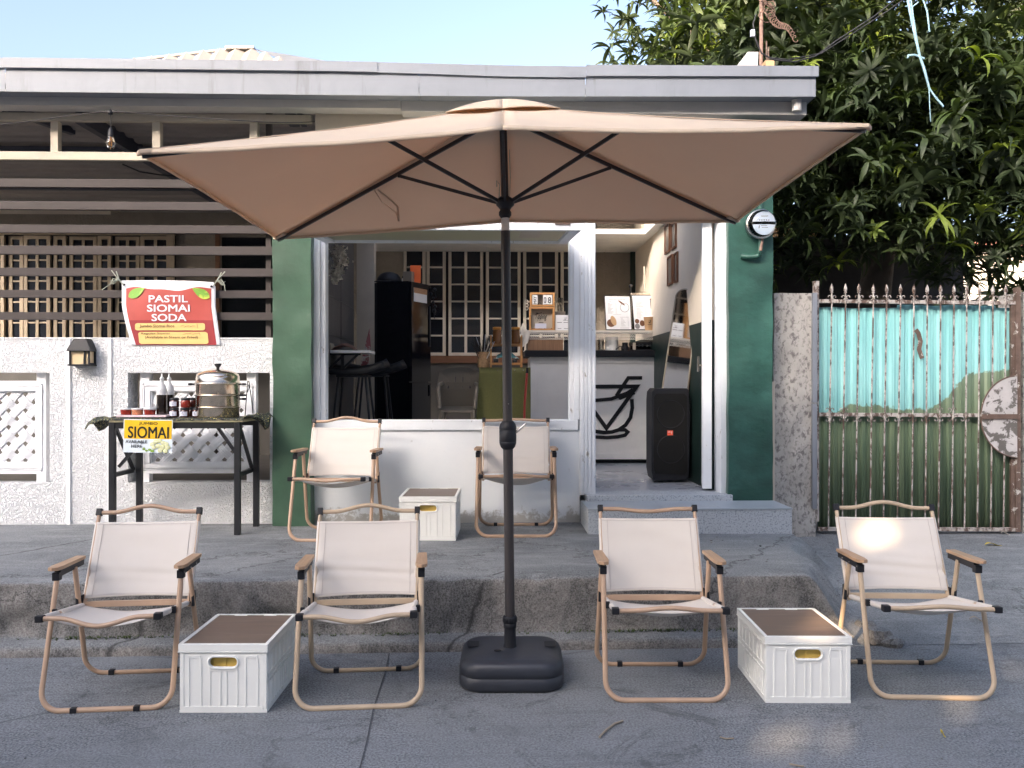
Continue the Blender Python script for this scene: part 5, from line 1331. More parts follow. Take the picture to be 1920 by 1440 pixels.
# post beyond the gate at the frame edge
m = MB(); m.bb(XY(1916, yt), XY(1990, yt), yt-.02, yt+.3, .1, ZY(545, yt)); m.build('gate_pillar', 'rough_pillar', label='rough concrete post at the far right edge beyond the gate', cat='pillar')
# ================================================================ INTERIOR OBJECTS
ZF = .575
def P3(px, py, Y): return PY(px, py, Y)
def bx(mb, px0, px1, py0, py1, y0, y1, mi=0):
    a_, b_ = PY(px0, py1, y0), PY(px1, py0, y0); mb.bb(a_.x, b_.x, y0, y1, a_.z, b_.z, mi); return mb
# fridge, turned so that its shiny door catches the street
ca = Vector((PY(766, 700, 7.95).x, 7.95, 0)); th_ = R(27); u_ = Vector((-math.cos(th_), math.sin(th_), 0)); v_ = Vector((math.sin(th_), math.cos(th_), 0))
zt5 = ZY(527, 7.95); fg = thing('fridge', 'tall glossy black fridge with magnets and a paper calendar on its door', 'fridge', (ca.x, ca.y, ZF))
m = MB(); z0 = ZF+.04; A = ca; Bp = ca+u_*.52; Cp = Bp+v_*.36; Dp = ca+v_*.36
m.prism([(p.x, p.y, z0) for p in (A, Bp, Cp, Dp)], (0, 0, zt5-z0)); m.build('cabinet', 'fridge', fg, bevel=.006)
g1 = v_.cross(Vector((0, 0, 1))).normalized()*1.0
if g1.x < 0: g1 = -g1
m = MB(); o = A+v_*.004; zsp = ZY(716, 7.95)
for za_, zb_ in ((z0+.03, zsp-.008), (zsp+.008, zt5-.01)):
    m.prism([(p.x, p.y, za_) for p in (o, o+g1*.035, o+g1*.035+v_*.35, o+v_*.35)], (0, 0, zb_-za_))
m.build('door', 'fridge', fg, bevel=.004)
m = MB(); o2 = o+g1*.042
for za_, zb_ in ((zsp-.14, zsp-.03), (zsp+.35, zsp+.75)): m.tube([o2+v_*.32+Vector((0, 0, za_)), o2+v_*.32+Vector((0, 0, zb_))], .008, 8)
m.build('handle', 'black_metal', fg)
def fpanel(mb, s0, s1, py0, py1, off_=.037):
    za_, zb_ = ZY(py1, 8.0), ZY(py0, 8.0); p = o+g1*off_
    mb.prism([p+v_*s0+Vector((0, 0, za_)), p+v_*s1+Vector((0, 0, za_)), p+v_*s1+Vector((0, 0, zb_)), p+v_*s0+Vector((0, 0, zb_))], g1*.002)
m = MB(); fpanel(m, .03, .27, 540, 566); m.build('calendar', 'paper', fg); m = MB(); fpanel(m, .03, .27, 540, 550, .0395); m.build('calendar_header', 'brown_ink', fg)
m = MB(); bx(m, 688, 698, 532, 536, ca.y+.22, ca.y+.225); m.build('sticker', 'paper', label='small white sticker by the top left corner of the black fridge', cat='sticker')
# things on the fridge
tf = zt5+.002
m = MB(); c = A.lerp(Bp, .62)+v_*.15; V = 0
m.lathe([(.11, 0), (.115, .02), (.105, .06), (.08, .095), (.04, .115), (.001, .12)], (c.x, c.y, tf), 18, sx=1.1); m.prism([(c.x-.13, c.y-.12, tf+.004), (c.x+.02, c.y-.14, tf+.004), (c.x+.05, c.y-.10, tf+.02), (c.x-.10, c.y-.08, tf+.02)], (0, 0, .008)); m.build('cap', 'black_plastic', label='black cap lying on top of the fridge', cat='cap')
c = A.lerp(Bp, .22)+v_*.12; m = MB(); m.lathe([(.03, 0), (.033, .01), (.033, .035), (.028, .04)], (c.x, c.y, tf), 14); jj = thing('glass_jar', 'small squat jar with dark lid on top of the fridge', 'jar', (c.x, c.y, tf)); m.build('glass', 'paper', jj); m = MB(); m.lathe([(.033, .0405), (.034, .06), (.03, .062)], (c.x, c.y, tf), 14); m.build('lid', 'black_plastic', jj)
c = A+v_*.10+u_*.02; m = MB(); m.box((c.x+.02, c.y+.1, tf+.085), (.10, .06, .17), Matrix.Rotation(.2, 3, 'Z')); m.build('orange_box', 'orange', label='bright orange box standing on the fridge top', cat='box', bevel=.003)
m = MB(); m.box((c.x-.04, c.y+.03, tf+.05), (.09, .07, .10), Matrix.Rotation(-.3, 3, 'Z')); m.build('small_carton', 'plastic_taupe', label='grey carton beside the orange box on the fridge', cat='box', bevel=.003)
m = MB(); c = Dp+Vector((.05, 0, 0))
for k in range(6): p = Vector((c.x+random.uniform(-.03, .04), c.y, ZY(540+k*8, 8.1))); m.ball(p, random.uniform(.012, .024), 8); m.tube([p, p+Vector((random.uniform(-.02, .02), 0, -.08))], .004, 5)
m.build('hanging_utensils', 'black_plastic', label='dark utensils hanging beside the fridge and the casement window', cat='utensils')
# wall shelf left
yS = 6.85; zsv = ZY(660, yS)
sh_ = thing('wall_shelf', 'thin white wall shelf on black triangle brackets at the left of the window', 'shelf', (PY(640, 660, yS).x, yS, zsv-.15))
m = MB(); m.bb(XL1-.01, XY(693, yS), yS, yS+.32, zsv-.010, zsv+.014); m.build('board', 'smooth_white', sh_, bevel=.003)
m = MB()
for px_ in (614, 640):
    x_ = XY(px_, yS); m.bb(x_-.012, x_+.012, yS+.05, yS+.07, zsv-.15, zsv-.012); m.bar((x_, yS+.06, zsv-.14), (x_+.13, yS+.06, zsv-.016), .018, .018); m.bb(x_-.01, x_+.15, yS+.05, yS+.07, zsv-.026, zsv-.0115)
m.build('bracket', 'black_metal', sh_)
m = MB(); x_ = XY(612, yS+.1); m.prism([(x_, yS+.06, zsv+.016), (x_+.055, yS+.06, zsv+.016), (x_+.010, yS+.06, zsv+.19), (x_-.02, yS+.06, zsv+.19)], (0, .16, 0)); m.build('leaning_frame', 'cream_timber', label='small wooden frame leaning at the end of the wall shelf', cat='frame')
m = MB(); x0, x1 = XY(624, yS+.1), XY(668, yS+.1); m.grid(lambda u, v: (x0+(x1-x0)*u, yS+.04+.22*v, zsv+.016+.06*math.sin(math.pi*min(1, u*1.05))**.6*(.6+.4*math.sin(v*3))+.008*noise.noise(Vector((u*9, v*7, 2)))), 20, 10); m.build('folded_cloth', M('patterned_cloth', (.20, .11, .09), .9, var=.4, vs=50), label='folded reddish cloth on the wall shelf', cat='cloth', solid=.004)
m = MB(); x_ = XY(681, yS+.4); m.prism([(x_-.03, yS+.42, zsv-.10), (x_+.03, yS+.42, zsv-.16), (x_+.06, yS+.42, zsv+.06), (x_+.05, yS+.42, zsv+.22)], (0, .03, 0)); m.build('hanging_bag', M('red_patterned', (.30, .10, .11), .8, col2=(.5, .48, .45), m2=(18, .5, .55)), label='red and grey patterned bag hanging behind the wall shelf', cat='bag')
# dried flower hanging
m = MB(); rs_ = random.Random(5)
for k in range(420):
    t_ = rs_.random(); cx_ = 633+5*math.sin(t_*5); w_ = 15*(math.sin(math.pi*min(1, t_*.85+.15))**.6); p = PY(cx_+rs_.gauss(0, .5)*w_, 462+t_*72, 6.75+rs_.uniform(-.06, .06))
    a = rs_.uniform(0, 6.28); l = rs_.uniform(.012, .03); n_ = Vector((rs_.gauss(0, 1), rs_.gauss(0, 1)-.6, rs_.gauss(0, 1))).normalized(); x_, y_ = frame_from(n_)
    m.add([p, p+x_*l+n_*.006, p+(x_+y_)*l*.8, p+y_*l+n_*.006], [(0, 1, 2, 3)])
m.build('dried_flowers', 'dry_flower', label='hanging bunch of pale dried flowers at the upper left of the window', cat='dried flowers')
# bar stools
def stool(px, Y, pyseat, lb):
    x = XY(px, Y); zs_ = ZY(pyseat, Y)-.01; t = thing('bar_stool', lb, 'stool', (x, Y, ZF), 0, 'black bar stools by the window')
    m = MB(); w_ = .29
    def s_(u, v):
        x_ = (u-.5)*2; y_ = (v-.5)*2; return (x+x_*w_*(1-.1*y_*y_), Y+y_*.19*(1-.12*x_*x_), zs_+.03*x_*x_+.045*max(0, x_)**2*.8-.01+.035*max(0, y_)**3)
    m.grid(s_, 16, 12); m.build('seat', 'black_plastic', t, solid=.055)
    m = MB(); m.bb(x-.13, x+.13, Y-.11, Y+.11, zs_-.05, zs_-.032); m.build('seat_frame', 'black_metal', t)
    for sx in (-1, 1):
        for sy in (-1, 1): m = MB(); m.tube([(x+sx*.11, Y+sy*.10, zs_-.04), (x+sx*.20, Y+sy*.18, ZF+.004)], .0105, 8); m.build('leg', 'black_metal', t)
    m = MB(); zz = ZF+.28; k = .17; m.tube([(x-k, Y-k*.9, zz), (x+k, Y-k*.9, zz), (x+k, Y+k*.9, zz), (x-k, Y+k*.9, zz)], .007, 6, closed=True); m.build('footrest', 'black_metal', t)
stool(664, 6.95, 694, 'black bar stool nearest the left edge of the window')
stool(700, 7.45, 694, 'black bar stool behind, in front of the fridge')
# plastic chair
def monobloc():
    Y = 7.6; x0, x1 = XY(823, Y), XY(895, Y); cx = (x0+x1)/2; zt8 = ZY(693, Y); zse = ZY(764, Y)
    t = thing('plastic_chair', 'taupe plastic stacking chair with pierced back', 'chair', (cx, Y, ZF))
    w2 = (x1-x0)/2; m = MB(); yb_ = Y+.22
    def P_(x, z): return (cx+x, yb_+.10*(z-zse), z)
    def strip(pts, w_): m.stroke([P_(*p) for p in pts], w_, (0, -1, 0), .02)
    H_ = zt8-zse
    outer = [(-w2*.86, zse), (-w2*.93, zse+H_*.5), (-w2*.80, zse+H_*.85), (-w2*.45, zt8-.02), (0, zt8-.012), (w2*.45, zt8-.02), (w2*.80, zse+H_*.85), (w2*.93, zse+H_*.5), (w2*.86, zse)]
    strip(outer, .10); 
    for xs_ in (-.38, 0, .38): strip([(w2*xs_*.8, zse+.02), (w2*xs_*1.1, zt8-.03)], .06)
    m.bb(cx-w2*.85, cx+w2*.85, yb_-.02, yb_+.01, zse-.01, zse+H_*.5)
    for a_ in ((-.62, .62),): strip([(-w2*.8, zse+H_*.62), (w2*.8, zse+H_*.62)], .035)
    m.build('backrest', 'plastic_taupe', t)
    m = MB(); m.grid(lambda u, v: (cx+(u-.5)*2*w2*.88, Y-.22+.44*v, zse-.02*math.sin(math.pi*v)-.03*(1-v)**4), 10, 10); m.build('seat', 'plastic_taupe', t, solid=.02)
    for sx in (-1, 1): m = MB(); m.tube([(cx+sx*w2*.9, Y+.2, zse+.22), (cx+sx*w2, Y+.02, zse+.21), (cx+sx*w2*.98, Y-.18, zse+.17), (cx+sx*w2*.88, Y-.22, zse+.0)], .018, 8); m.build('armrest', 'plastic_taupe', t)
    for sx in (-1, 1):
        for sy in (-.22, .22): m = MB(); m.tube([(cx+sx*w2*.8, Y+sy*.92, zse-.02), (cx+sx*w2*.92, Y+sy*1.1, ZF+.003)], .022, 8); m.build('leg', 'plastic_taupe', t)
monobloc()
# olive covered cabinet with rack, basket and broom
Y = 7.45; ol = thing('cloth_covered_cabinet', 'low cabinet draped in olive green cloth beside the white counter', 'cabinet', (XY(945, Y), Y, ZF))
xa_, xb_ = XY(893, Y), XY(995, Y); zo = ZY(690, Y)
m = MB(); m.bb(xa_+.05, xb_, Y+.03, Y+.5, ZF, zo); m.build('carcass', 'walnut', ol, bevel=.003)
m = MB(); m.grid(lambda u, v: (xa_-.03*(1-v)*(1-u)+.03*v*(1-u)+(xb_-xa_)*u-.0*v, Y+.012*math.sin(u*18)*(1-v)+.006*math.sin(u*7), ZF+.02+(zo-ZF-.022)*v), 50, 20); 
m.grid(lambda u, v: (xa_+.03-.05*(1-v)+.0*u, Y+.48*u, ZF+.02+(zo-ZF-.02)*v), 10, 10, flip=True)
m.grid(lambda u, v: (xa_+.02+(xb_-xa_-.02)*u, Y+.48*v, zo+.003+.0*u), 4, 4); m.build('cloth', 'olive', ol, solid=.004)
m = MB()
for px_ in (933, 965, 981): m.lathe([(.006, 0), (.004, .003)], (XY(px_, Y), Y-.02, zo-.02), 8, rot=rx)
split(m, 'pin', 'chrome', ol)
rk = thing('bamboo_rack', 'two-tier bamboo rack on the olive cabinet holding jars', 'rack', (XY(950, Y), Y+.1, zo))
m = MB(); yr0, yr1 = Y+.06, Y+.26; xl, xr = XY(920.5, Y), XY(978.5, Y); ztop2 = ZY(628, Y)
for x_ in (xl, xr):
    for yy in (yr0, yr1): m.bb(x_-.007, x_+.007, yy-.006, yy+.006, zo+.008, ztop2)
za2, zb2, zc2 = ZY(682, Y), ZY(646, Y), 0
for zz in (za2, zb2):
    m.bb(xl+.0071, xr-.0071, yr0-.004, yr0+.004, zz-.006, zz+.006); m.bb(xl+.0071, xr-.0071, yr1-.004, yr1+.004, zz-.006, zz+.006)
    for k in range(7): yy = yr0+.012+(yr1-yr0-.03)*k/6; m.bb(xl+.0075, xr-.0075, yy, yy+.014, zz+.0065, zz+.011)
m.build('frame', 'orange_wood', rk)
def coffee_jar(px, Yj, z, lb):
    x = XY(px, Yj); k = .040; t = thing('brown_jar', lb, 'jar', (x, Yj, z), 0, 'brown jars with orange lids on the bamboo rack')
    hh_ = ZY(617, Y)-z; m = MB(); m.lathe([(k*.9, z), (k, z+.01), (k, z+hh_*.9), (k*.86, z+hh_)], (x, Yj, 0), 18); m.build('body', 'jar_brown', t)
    m = MB(); m.lathe([(k*.9, z+hh_+.001), (k*.98, z+hh_+.003), (k*.98, z+hh_+.024), (k*.9, z+hh_+.027)], (x, Yj, 0), 18); m.build('lid', 'jar_lid', t)
coffee_jar(932, Y+.15, zb2+.012, 'brown jar with orange lid left of the umbrella pole'); coffee_jar(967, Y+.15, zb2+.012, 'brown jar with orange lid right of the umbrella pole')
m = MB(); m.grid(lambda u, v: (xl+.02+(xr-xl-.04)*u, yr0+.03+.15*v, za2+.045+.07*math.sin(math.pi*u)*math.sin(math.pi*(v*.8+.1))+.012*noise.noise(Vector((u*9, v*9, 1)))), 20, 10); m.build('plastic_bag', M('blue_plastic', (.06, .20, .24), .25, var=.5, vs=14, coat=.4), label='crumpled blue-green plastic bag on the bamboo rack', cat='bag', solid=.002)
for i, px_ in enumerate((930, 966)):
    x_ = XY(px_, Y); m = MB(); m.lathe([(.022, 0), (.024, .02), (.018, .035)], (x_, yr0+.02+.03, za2+.012), 12); m.lathe([(.0245, .036), (.0245, .046)], (x_, yr0+.05, za2+.012), 12, 1); m.build('spice_jar', ['ink', 'chrome'], label=('small dark spice jar at the lower left of the rack' if i == 0 else 'small dark spice jar at the lower right of the rack'), cat='jar')
wb = thing('wicker_holder', 'wicker holder full of drinking straws on the olive cabinet', 'basket', (XY(906, Y), Y+.15, zo))
x_ = XY(906.5, Y+.12); m = MB(); zz = ZY(659, Y); V = []
for j in range(11):
    z_ = zo+.006+(zz-zo-.006)*j/10
    for k in range(24): a = k*2*math.pi/24; r_ = .052+.003*((j+k) % 2)+.004*j/10; V.append((x_+r_*math.cos(a), Y+.12+r_*math.sin(a)*.9, z_))
m.add(V, [(j*24+k, j*24+(k+1) % 24, (j+1)*24+(k+1) % 24, (j+1)*24+k) for j in range(10) for k in range(24)]); m.build('basket', 'wicker', wb)
m = MB(); rs_ = random.Random(2)
for k in range(34):
    a = rs_.uniform(-.55, .5); b_ = rs_.uniform(-.3, .3); p0 = Vector((x_+rs_.uniform(-.03, .03), Y+.12+rs_.uniform(-.03, .03), zo+.05)); d = Vector((a, b_, 1)).normalized(); m.tube([p0, p0+d*(.20+.06*rs_.random())], .0032, 5, mi=(1 if k % 7 == 0 else 0))
m.build('straws', ['ink', 'paper'], wb)
br = thing('broom', 'red broom stick with black tip leaning between olive cabinet and counter', 'broom', (XY(984, Y-.1), Y-.1, ZF))
m = MB(); m.tube([PY(983, 800, Y-.12), PY(983.5, 760, Y-.10), PY(988, 700, Y-.04)], .0105, 8); m.build('stick', 'red', br); m = MB(); m.tube([PY(988, 700, Y-.04), PY(988.5, 690, Y-.03)], .012, 8); m.build('tip', 'black_plastic', br)
m = MB(); p = PY(982, 815, Y-.12); m.tube([p, (p.x, p.y, ZF+.12)], .0105, 8); m.prism([(p.x-.12, p.y-.03, ZF+.01), (p.x+.12, p.y-.03, ZF+.01), (p.x+.04, p.y-.03, ZF+.13), (p.x-.04, p.y-.03, ZF+.13)], (0, .06, 0)); m.build('brush', 'black_plastic', br)
# counter
YC = 8.55; 
xc0, xc1 = XY(994, YC), XY(1252, YC); zct, zcb = ZY(669, YC), ZY(862, YC)
ct = thing('counter', 'white bar counter with black top and a large black cup logo', 'counter', ((xc0+xc1)/2, YC, ZF))
m = MB(); m.bb(xc0, xc1, YC, YC+.55, zcb, zct); m.build('body', 'counter', ct, bevel=.004)
m = MB(); yy = YC-.008
m.bb(XY(1113, YC), xc1, yy, YC-.0005, ZY(681, YC), zct-.003); m.bb(XY(1113, YC), xc1, yy, YC-.0005, zcb+.003, ZY(850, YC))
m.bb(xc0, XY(1068, YC), yy, YC-.0005, ZY(681, YC), zct-.003); m.bb(xc0, XY(1008, YC), yy, YC-.0005, zcb, ZY(681.5, YC)); split(m, 'panel_frame', 'counter', ct, bevel=.002)
m = MB(); m.bb(xc0+.02, xc1-.02, YC+.08, YC+.5, ZF, zcb-.002); m.build('plinth', 'ink', ct)
m = MB(); m.bb(XY(984, YC), xc1+.04, YC-.05, YC+.58, zct+.001, ZY(657, YC)); m.build('worktop', 'black_plastic', ct, bevel=.006)
ql = lambda a_, b_: PY(a_, b_, YC-.003)
def pts_(L): return [ql(*p) for p in L]
m = MB(); th2 = 6.6*YC/F
# logo traced in its own plane: rim, straw, slanting V, bowl, saucer
m.stroke(pts_([(1204, 708.5), (1178, 708.5), (1157, 740), (1163, 746), (1190, 736)]), th2, th=.002)
m.stroke(pts_([(1098, 725), (1194, 724.5), (1137, 803), (1104, 757)]), th2*1.1, th=.003)
m.stroke(pts_([(1098, 755), (1112, 751), (1130, 749.5), (1146, 748), (1160, 743), (1176, 737), (1187, 730)]), th2, th=.0025)
m.stroke(pts_([(1184.5, 748), (1185.5, 765), (1182, 783), (1173, 797), (1160, 806), (1147, 810), (1133, 811), (1117, 809), (1100, 802), (1088, 790)]), th2*1.05, th=.0035)
m.stroke(pts_([(1158, 806), (1172, 806), (1177, 810), (1172, 816), (1158, 819), (1138, 820.5), (1110, 819), (1095, 815)]), th2, th=.004)
m.build('logo', 'ink', ct)
# shelf with lace on the counter
YS = YC+.10; zl = ZY(620, YS)
ls = thing('lace_shelf', 'raised shelf on the counter covered with cream lace', 'shelf', ((xc0+xc1)/2, YS, zct))
m = MB(); m.bb(XY(976, YS), xc1+.05, YS-.04, YS+.36, zl-.012, zl-.001)
for px_ in (981, 1100, 1247): x_ = XY(px_, YS); m.bb(x_-.012, x_+.012, YS+.02, YS+.045, ZY(657, YC)+.002, zl-.013); m.bb(x_-.012, x_+.012, YS+.30, YS+.325, ZY(657, YC)+.002, zl-.013)
m.build('shelf_board', 'black_plastic', ls)
m = MB(); xq0, xq1 = XY(975, YS), xc1+.06; zd = zl-.012; hgt = .075; nx = int((xq1-xq0)/.022); nz2 = 5
m.bb(xq0, xq1, YS-.048, YS+.37, zl, zl+.003); m.bb(xq0, xq1, YS-.048, YS-.045, zd-.008, zl-.0005)
for i in range(nx):     # diagonal lace mesh with holes
    for j in range(nz2):
        x_ = xq0+.022*i; z_ = zd-.010-hgt*j/nz2; 
        m.prism([(x_, YS-.048, z_), (x_+.0075, YS-.048, z_), (x_+.020+.0075, YS-.048, z_-hgt/nz2*.98), (x_+.020, YS-.048, z_-hgt/nz2*.98)], (0, .001, 0))
        m.prism([(x_+.020, YS-.047, z_), (x_+.0275, YS-.047, z_), (x_+.0075, YS-.047, z_-hgt/nz2*.98), (x_, YS-.047, z_-hgt/nz2*.98)], (0, .001, 0)) if j % 2 == 0 else None
m.grid(lambda u, v: (XY(977, YS)+.0+.10*u-.03*v, YS-.055-.01*math.sin(u*9), zl-.01-.20*v*(1-.4*u)), 14, 10); m.build('lace_cloth', 'lace', ls)
# wooden bread box
m = MB(); Yb = YC+.06; bx(m, 990, 1056, 633, 657, Yb, Yb+.25); m.build('bread_box', 'walnut', label='wooden box standing under the lace shelf by the umbrella pole', cat='box', bevel=.004)
# calendar frame and tipping box
Yk = YS+.0
def wood_frame(name, lb, cat, px0, px1, py0, py1, back, fw=3.2, depth=.08):
    t = thing(name, lb, cat, (XY((px0+px1)/2, Yk), Yk, ZY(py1, Yk)))
    m = MB(); w_ = fw*Yk/F; a_, b_, c_, d_ = XY(px0, Yk), XY(px1, Yk), ZY(py1, Yk), ZY(py0, Yk)
    m.bb(a_, a_+w_, Yk, Yk+depth, c_, d_); m.bb(b_-w_, b_, Yk, Yk+depth, c_, d_); m.bb(a_+w_, b_-w_, Yk, Yk+depth, d_-w_, d_); m.bb(a_+w_, b_-w_, Yk, Yk+depth, c_, c_+w_); m.build('frame', 'orange_wood', t, bevel=.002)
    m = MB(); m.bb(a_+w_, b_-w_, Yk+depth-.01, Yk+depth-.004, c_+w_, d_-w_); m.build('back', back, t); return t
cal = wood_frame('block_calendar', 'wooden block calendar reading MAY 08 stacked on the tip box', 'calendar', 994, 1040, 548.5, 574, 'plastic_taupe', 3)
kq = lambda a_, b_: PY(a_, b_, Yk+.008)
m = MB()
for a_, b_ in ((998.5, 1008), (1018.5, 1025), (1025.6, 1035.5)): p0, p1 = kq(a_, 570.3), kq(b_, 553); m.bb(p0.x, p1.x, Yk+.010, Yk+.06, p0.z, p1.z)
split(m, 'block', 'paper', cal, bevel=.002)
m = MB(); 
p0, p1 = kq(1019.8, 568.5), kq(1024, 557); m.text('0', p0.x, p1.x, p0.z, p1.z, Yk+.0085, bold=.012); p0, p1 = kq(1027.5, 568.5), kq(1033.3, 557); m.text('8', p0.x, p1.x, p0.z, p1.z, Yk+.0085, bold=.012)
n0 = len(m.v); m.text('MAY', 0, 1, 0, 1, 0, bold=.012); p0, p1 = kq(1000.5, 569), kq(1006, 556)
for i in range(n0, len(m.v)): x_, _, z_ = m.v[i]; m.v[i] = (p1.x-(p1.x-p0.x)*z_, Yk+.0085+_, p0.z+(p1.z-p0.z)*x_)
m.build('numerals', 'ink', cal)
m = MB(); p = kq(1012.5, 570.5); m.tube([(p.x+.015*math.cos(R(a)), Yk+.03, p.z+.018*math.sin(R(a))) for a in range(0, 181, 20)], .004, 6); m.build('arch_ornament', 'black_plastic', cal)
tip = wood_frame('tip_box', 'wooden framed tip box lettered Tipping on the lace shelf', 'box', 992.5, 1040, 575, 619.5, 'cream_timber', 3.6)
tq = lambda a_, b_: PY(a_, b_, Yk+.062)
m = MB(); 
p0, p1 = tq(1004, 602), tq(1026, 586.5); n0 = len(m.v); m.text('Tipping', p0.x, p1.x, p0.z, p1.z, Yk+.062, bold=.0, shear=.5); m.stroke([tq(1002.5, 591), tq(1009, 588), tq(1016, 586)], .005, th=.001); m.stroke([tq(1010, 605), tq(1013, 604.5), tq(1019, 605)], .006, th=.001); m.build('lettering', 'ink', tip)
m = MB(); p0, p1 = tq(1003, 616), tq(1024, 607); m.bb(p0.x, p1.x, Yk+.02, Yk+.045, p0.z, p1.z); m.build('notes', 'label_white', tip)
m = MB(); rs_ = random.Random(8)
for k in range(16): p = tq(998+rs_.random()*36, 615.3); m.lathe([(.008, 0), (.008, .006)], (p.x, Yk+.03+rs_.random()*.02, ZY(615.8, Yk)), 8)
m.build('coins', 'black_metal', tip)
# payment card holder (codes left out)
pc = thing('card_stand', 'white printed stand with small cup mark beside the tip box', 'stand', (XY(1055, Yk), Yk+.05, zl+.003))
m = MB(); a_, b_, c_, d_ = XY(1042, Yk), XY(1070, Yk), ZY(619.6, Yk), ZY(590, Yk); m.bb(a_, b_, Yk+.03, Yk+.06, c_, d_); m.build('card', 'paper', pc, bevel=.002)
def cupmark(mb, cx, cz, s_, y):
    q_ = lambda a, b: (cx+a*s_, y, cz+b*s_); wd_ = s_*.22
    mb.stroke([q_(-1, .45), q_(1.0, .45), q_(-.1, -.9), q_(-.7, .0)], wd_, th=.0006); mb.stroke([q_(1.5, .95), q_(.75, .95), q_(.2, .1)], wd_, th=.0006); mb.stroke([q_(.95, .0), q_(.7, -.7), q_(0, -1.1), q_(-.7, -.95), q_(-1.1, -.4)], wd_, th=.0006); mb.stroke([q_(-.8, -1.35), q_(.8, -1.35)], wd_, th=.0006)
m = MB(); p = PY(1060, 597, Yk+.0295); cupmark(m, p.x, p.z, .012, Yk+.029); p0, p1 = PY(1056, 601, Yk+.029), PY(1065, 600, Yk+.029); m.bb(p0.x, p1.x, Yk+.028, Yk+.0295, p0.z, p1.z)
for a_, b_ in ((1045, 1054), (1057, 1067)):
    p0, p1 = PY(a_, 604.8, Yk), PY(b_, 603.6, Yk); m.bb(p0.x, p1.x, Yk+.028, Yk+.0295, p0.z, p1.z)
    p0, p1 = PY(a_+1, 616, Yk), PY(b_-1, 615, Yk); m.bb(p0.x, p1.x, Yk+.028, Yk+.0295, p0.z, p1.z)
m.build('print', 'grey_ink', pc)
m = MB(); x_ = XY(1050, Yk+.2); bx(m, 1041, 1060, 584, 600, Yk+.2, Yk+.28); m.build('wooden_block', 'plastic_taupe', label='brown block behind the white card stand', cat='block'); m = MB(); m.lathe([(.030, .002), (.034, .15)], (x_, Yk+.24, ZY(584, Yk+.2)), 16); m.build('tumbler', 'glass', label='empty clear tumbler on the brown block', cat='glass')
m = MB(); p = PY(981.5, 619, Yk); 
m.grid(lambda u, v: (XY(976, Yk)+.075*u, Yk+.04+.03*math.sin(u*5), zl+.003+(.09*(1-abs(2*u-.8)))*v+.01*noise.noise(Vector((u*6, v*6, 3)))), 8, 6); m.build('crumpled_bag', 'lace', label='small crumpled pale bag beside the tip box', cat='bag', solid=.004)
m = MB()
for k in range(3): p = PY(987, 566+6*k, Yk+.1); m.tube([(p.x+.018*math.cos(R(a)), p.y, p.z+.02*math.sin(R(a))) for a in range(0, 361, 30)], .004, 5)
m.build('wire_ornament', 'lace', label='pale curled wire ornament left of the block calendar', cat='ornament')
# menu boards
def leaning(name, lb, cat, c00, c10, c01, c11, Yb_, lean, edge, face, th_=.012):
    """four pixel corners (bl, br, tl, tr) on a board standing at Yb_, leaning back"""
    z0_ = PY(*c00, Yb_).z
    def pt(c):
        d = ray(*c); # plane: y = Yb_ + lean*(z - z0)
        t_ = (Yb_+lean*(H-z0_))/(d.y-lean*d.z); return CAM+d*t_
    q4 = [pt(c00), pt(c10), pt(c11), pt(c01)]; t = thing(name, lb, cat, (q4[0]+q4[1])/2)
    n_ = (q4[1]-q4[0]).cross(q4[3]-q4[0]).normalized(); 
    if n_.y > 0: n_ = -n_
    m = MB(); m.prism(q4, -n_*th_); m.build('board', edge, t)
    c_ = sum(q4, Vector())/4; q5 = [c_+(p-c_)*.955+n_*.0015 for p in q4]
    m = MB(); m.prism(q5, -n_*.001); m.build('sheet', face, t)
    return t, q5, n_
def on(q4, n_, u, v, k=.001): return (q4[0]*(1-u)+q4[1]*u)*(1-v)+(q4[3]*(1-u)+q4[2]*u)*v+n_*k
def mtext(mb, s, q4, n_, u0, u1, v0, v1, bold=.01, k=.0012):
    n0 = len(mb.v); mb.text(s, u0, u1, v0, v1, 0, bold=bold)
    for i in range(n0, len(mb.v)): x_, _, z_ = mb.v[i]; mb.v[i] = tuple(on(q4, n_, x_, z_, k-_))
def mrect(mb, q4, n_, u0, u1, v0, v1, k=.0012): mb.prism([on(q4, n_, u0, v0, k), on(q4, n_, u1, v0, k), on(q4, n_, u1, v1, k), on(q4, n_, u0, v1, k)], -n_*.0005)
def mblob(mb, q4, n_, cu, cv, ru, rv, k=.0014, rot=0, n=18, mi=0):
    P = []
    for i in range(n):
        a = 2*math.pi*i/n; x_, y_ = ru*math.cos(a), rv*math.sin(a); P.append(on(q4, n_, cu+x_*math.cos(rot)-y_*math.sin(rot), cv+x_*math.sin(rot)+y_*math.cos(rot), k))
    mb.prism(P, -n_*.0005, mi)
Ym = YS+.02
t, q4, n_ = leaning('menu_board', 'white menu sheet with a bread roll picture, left of the two on the counter', 'menu', (1136, 619), (1185, 619), (1133, 554), (1181.5, 554.5), Ym, .06, 'black_plastic', 'paper')
m = MB(); mtext(m, 'MORNGUM COFFEE BAR', q4, n_, .14, .82, .895, .925, .01); mtext(m, 'COFFEE', q4, n_, .09, .25, .825, .842)
for i in range(9): mrect(m, q4, n_, .09, .09+.10+.14*((i*37) % 10)/10, .775-.036*i, .783-.036*i)
for i in range(9): mrect(m, q4, n_, .41, .445, .775-.036*i, .782-.036*i)
mtext(m, 'NON COFFEE', q4, n_, .58, .92, .358, .378)
for i in range(7): mrect(m, q4, n_, .60, .68+.12*((i*53) % 10)/10, .315-.036*i, .322-.036*i); mrect(m, q4, n_, .87, .90, .315-.036*i, .322-.036*i)
mrect(m, q4, n_, .56, .92, .035, .045); mrect(m, q4, n_, .30, .62, .445, .45)
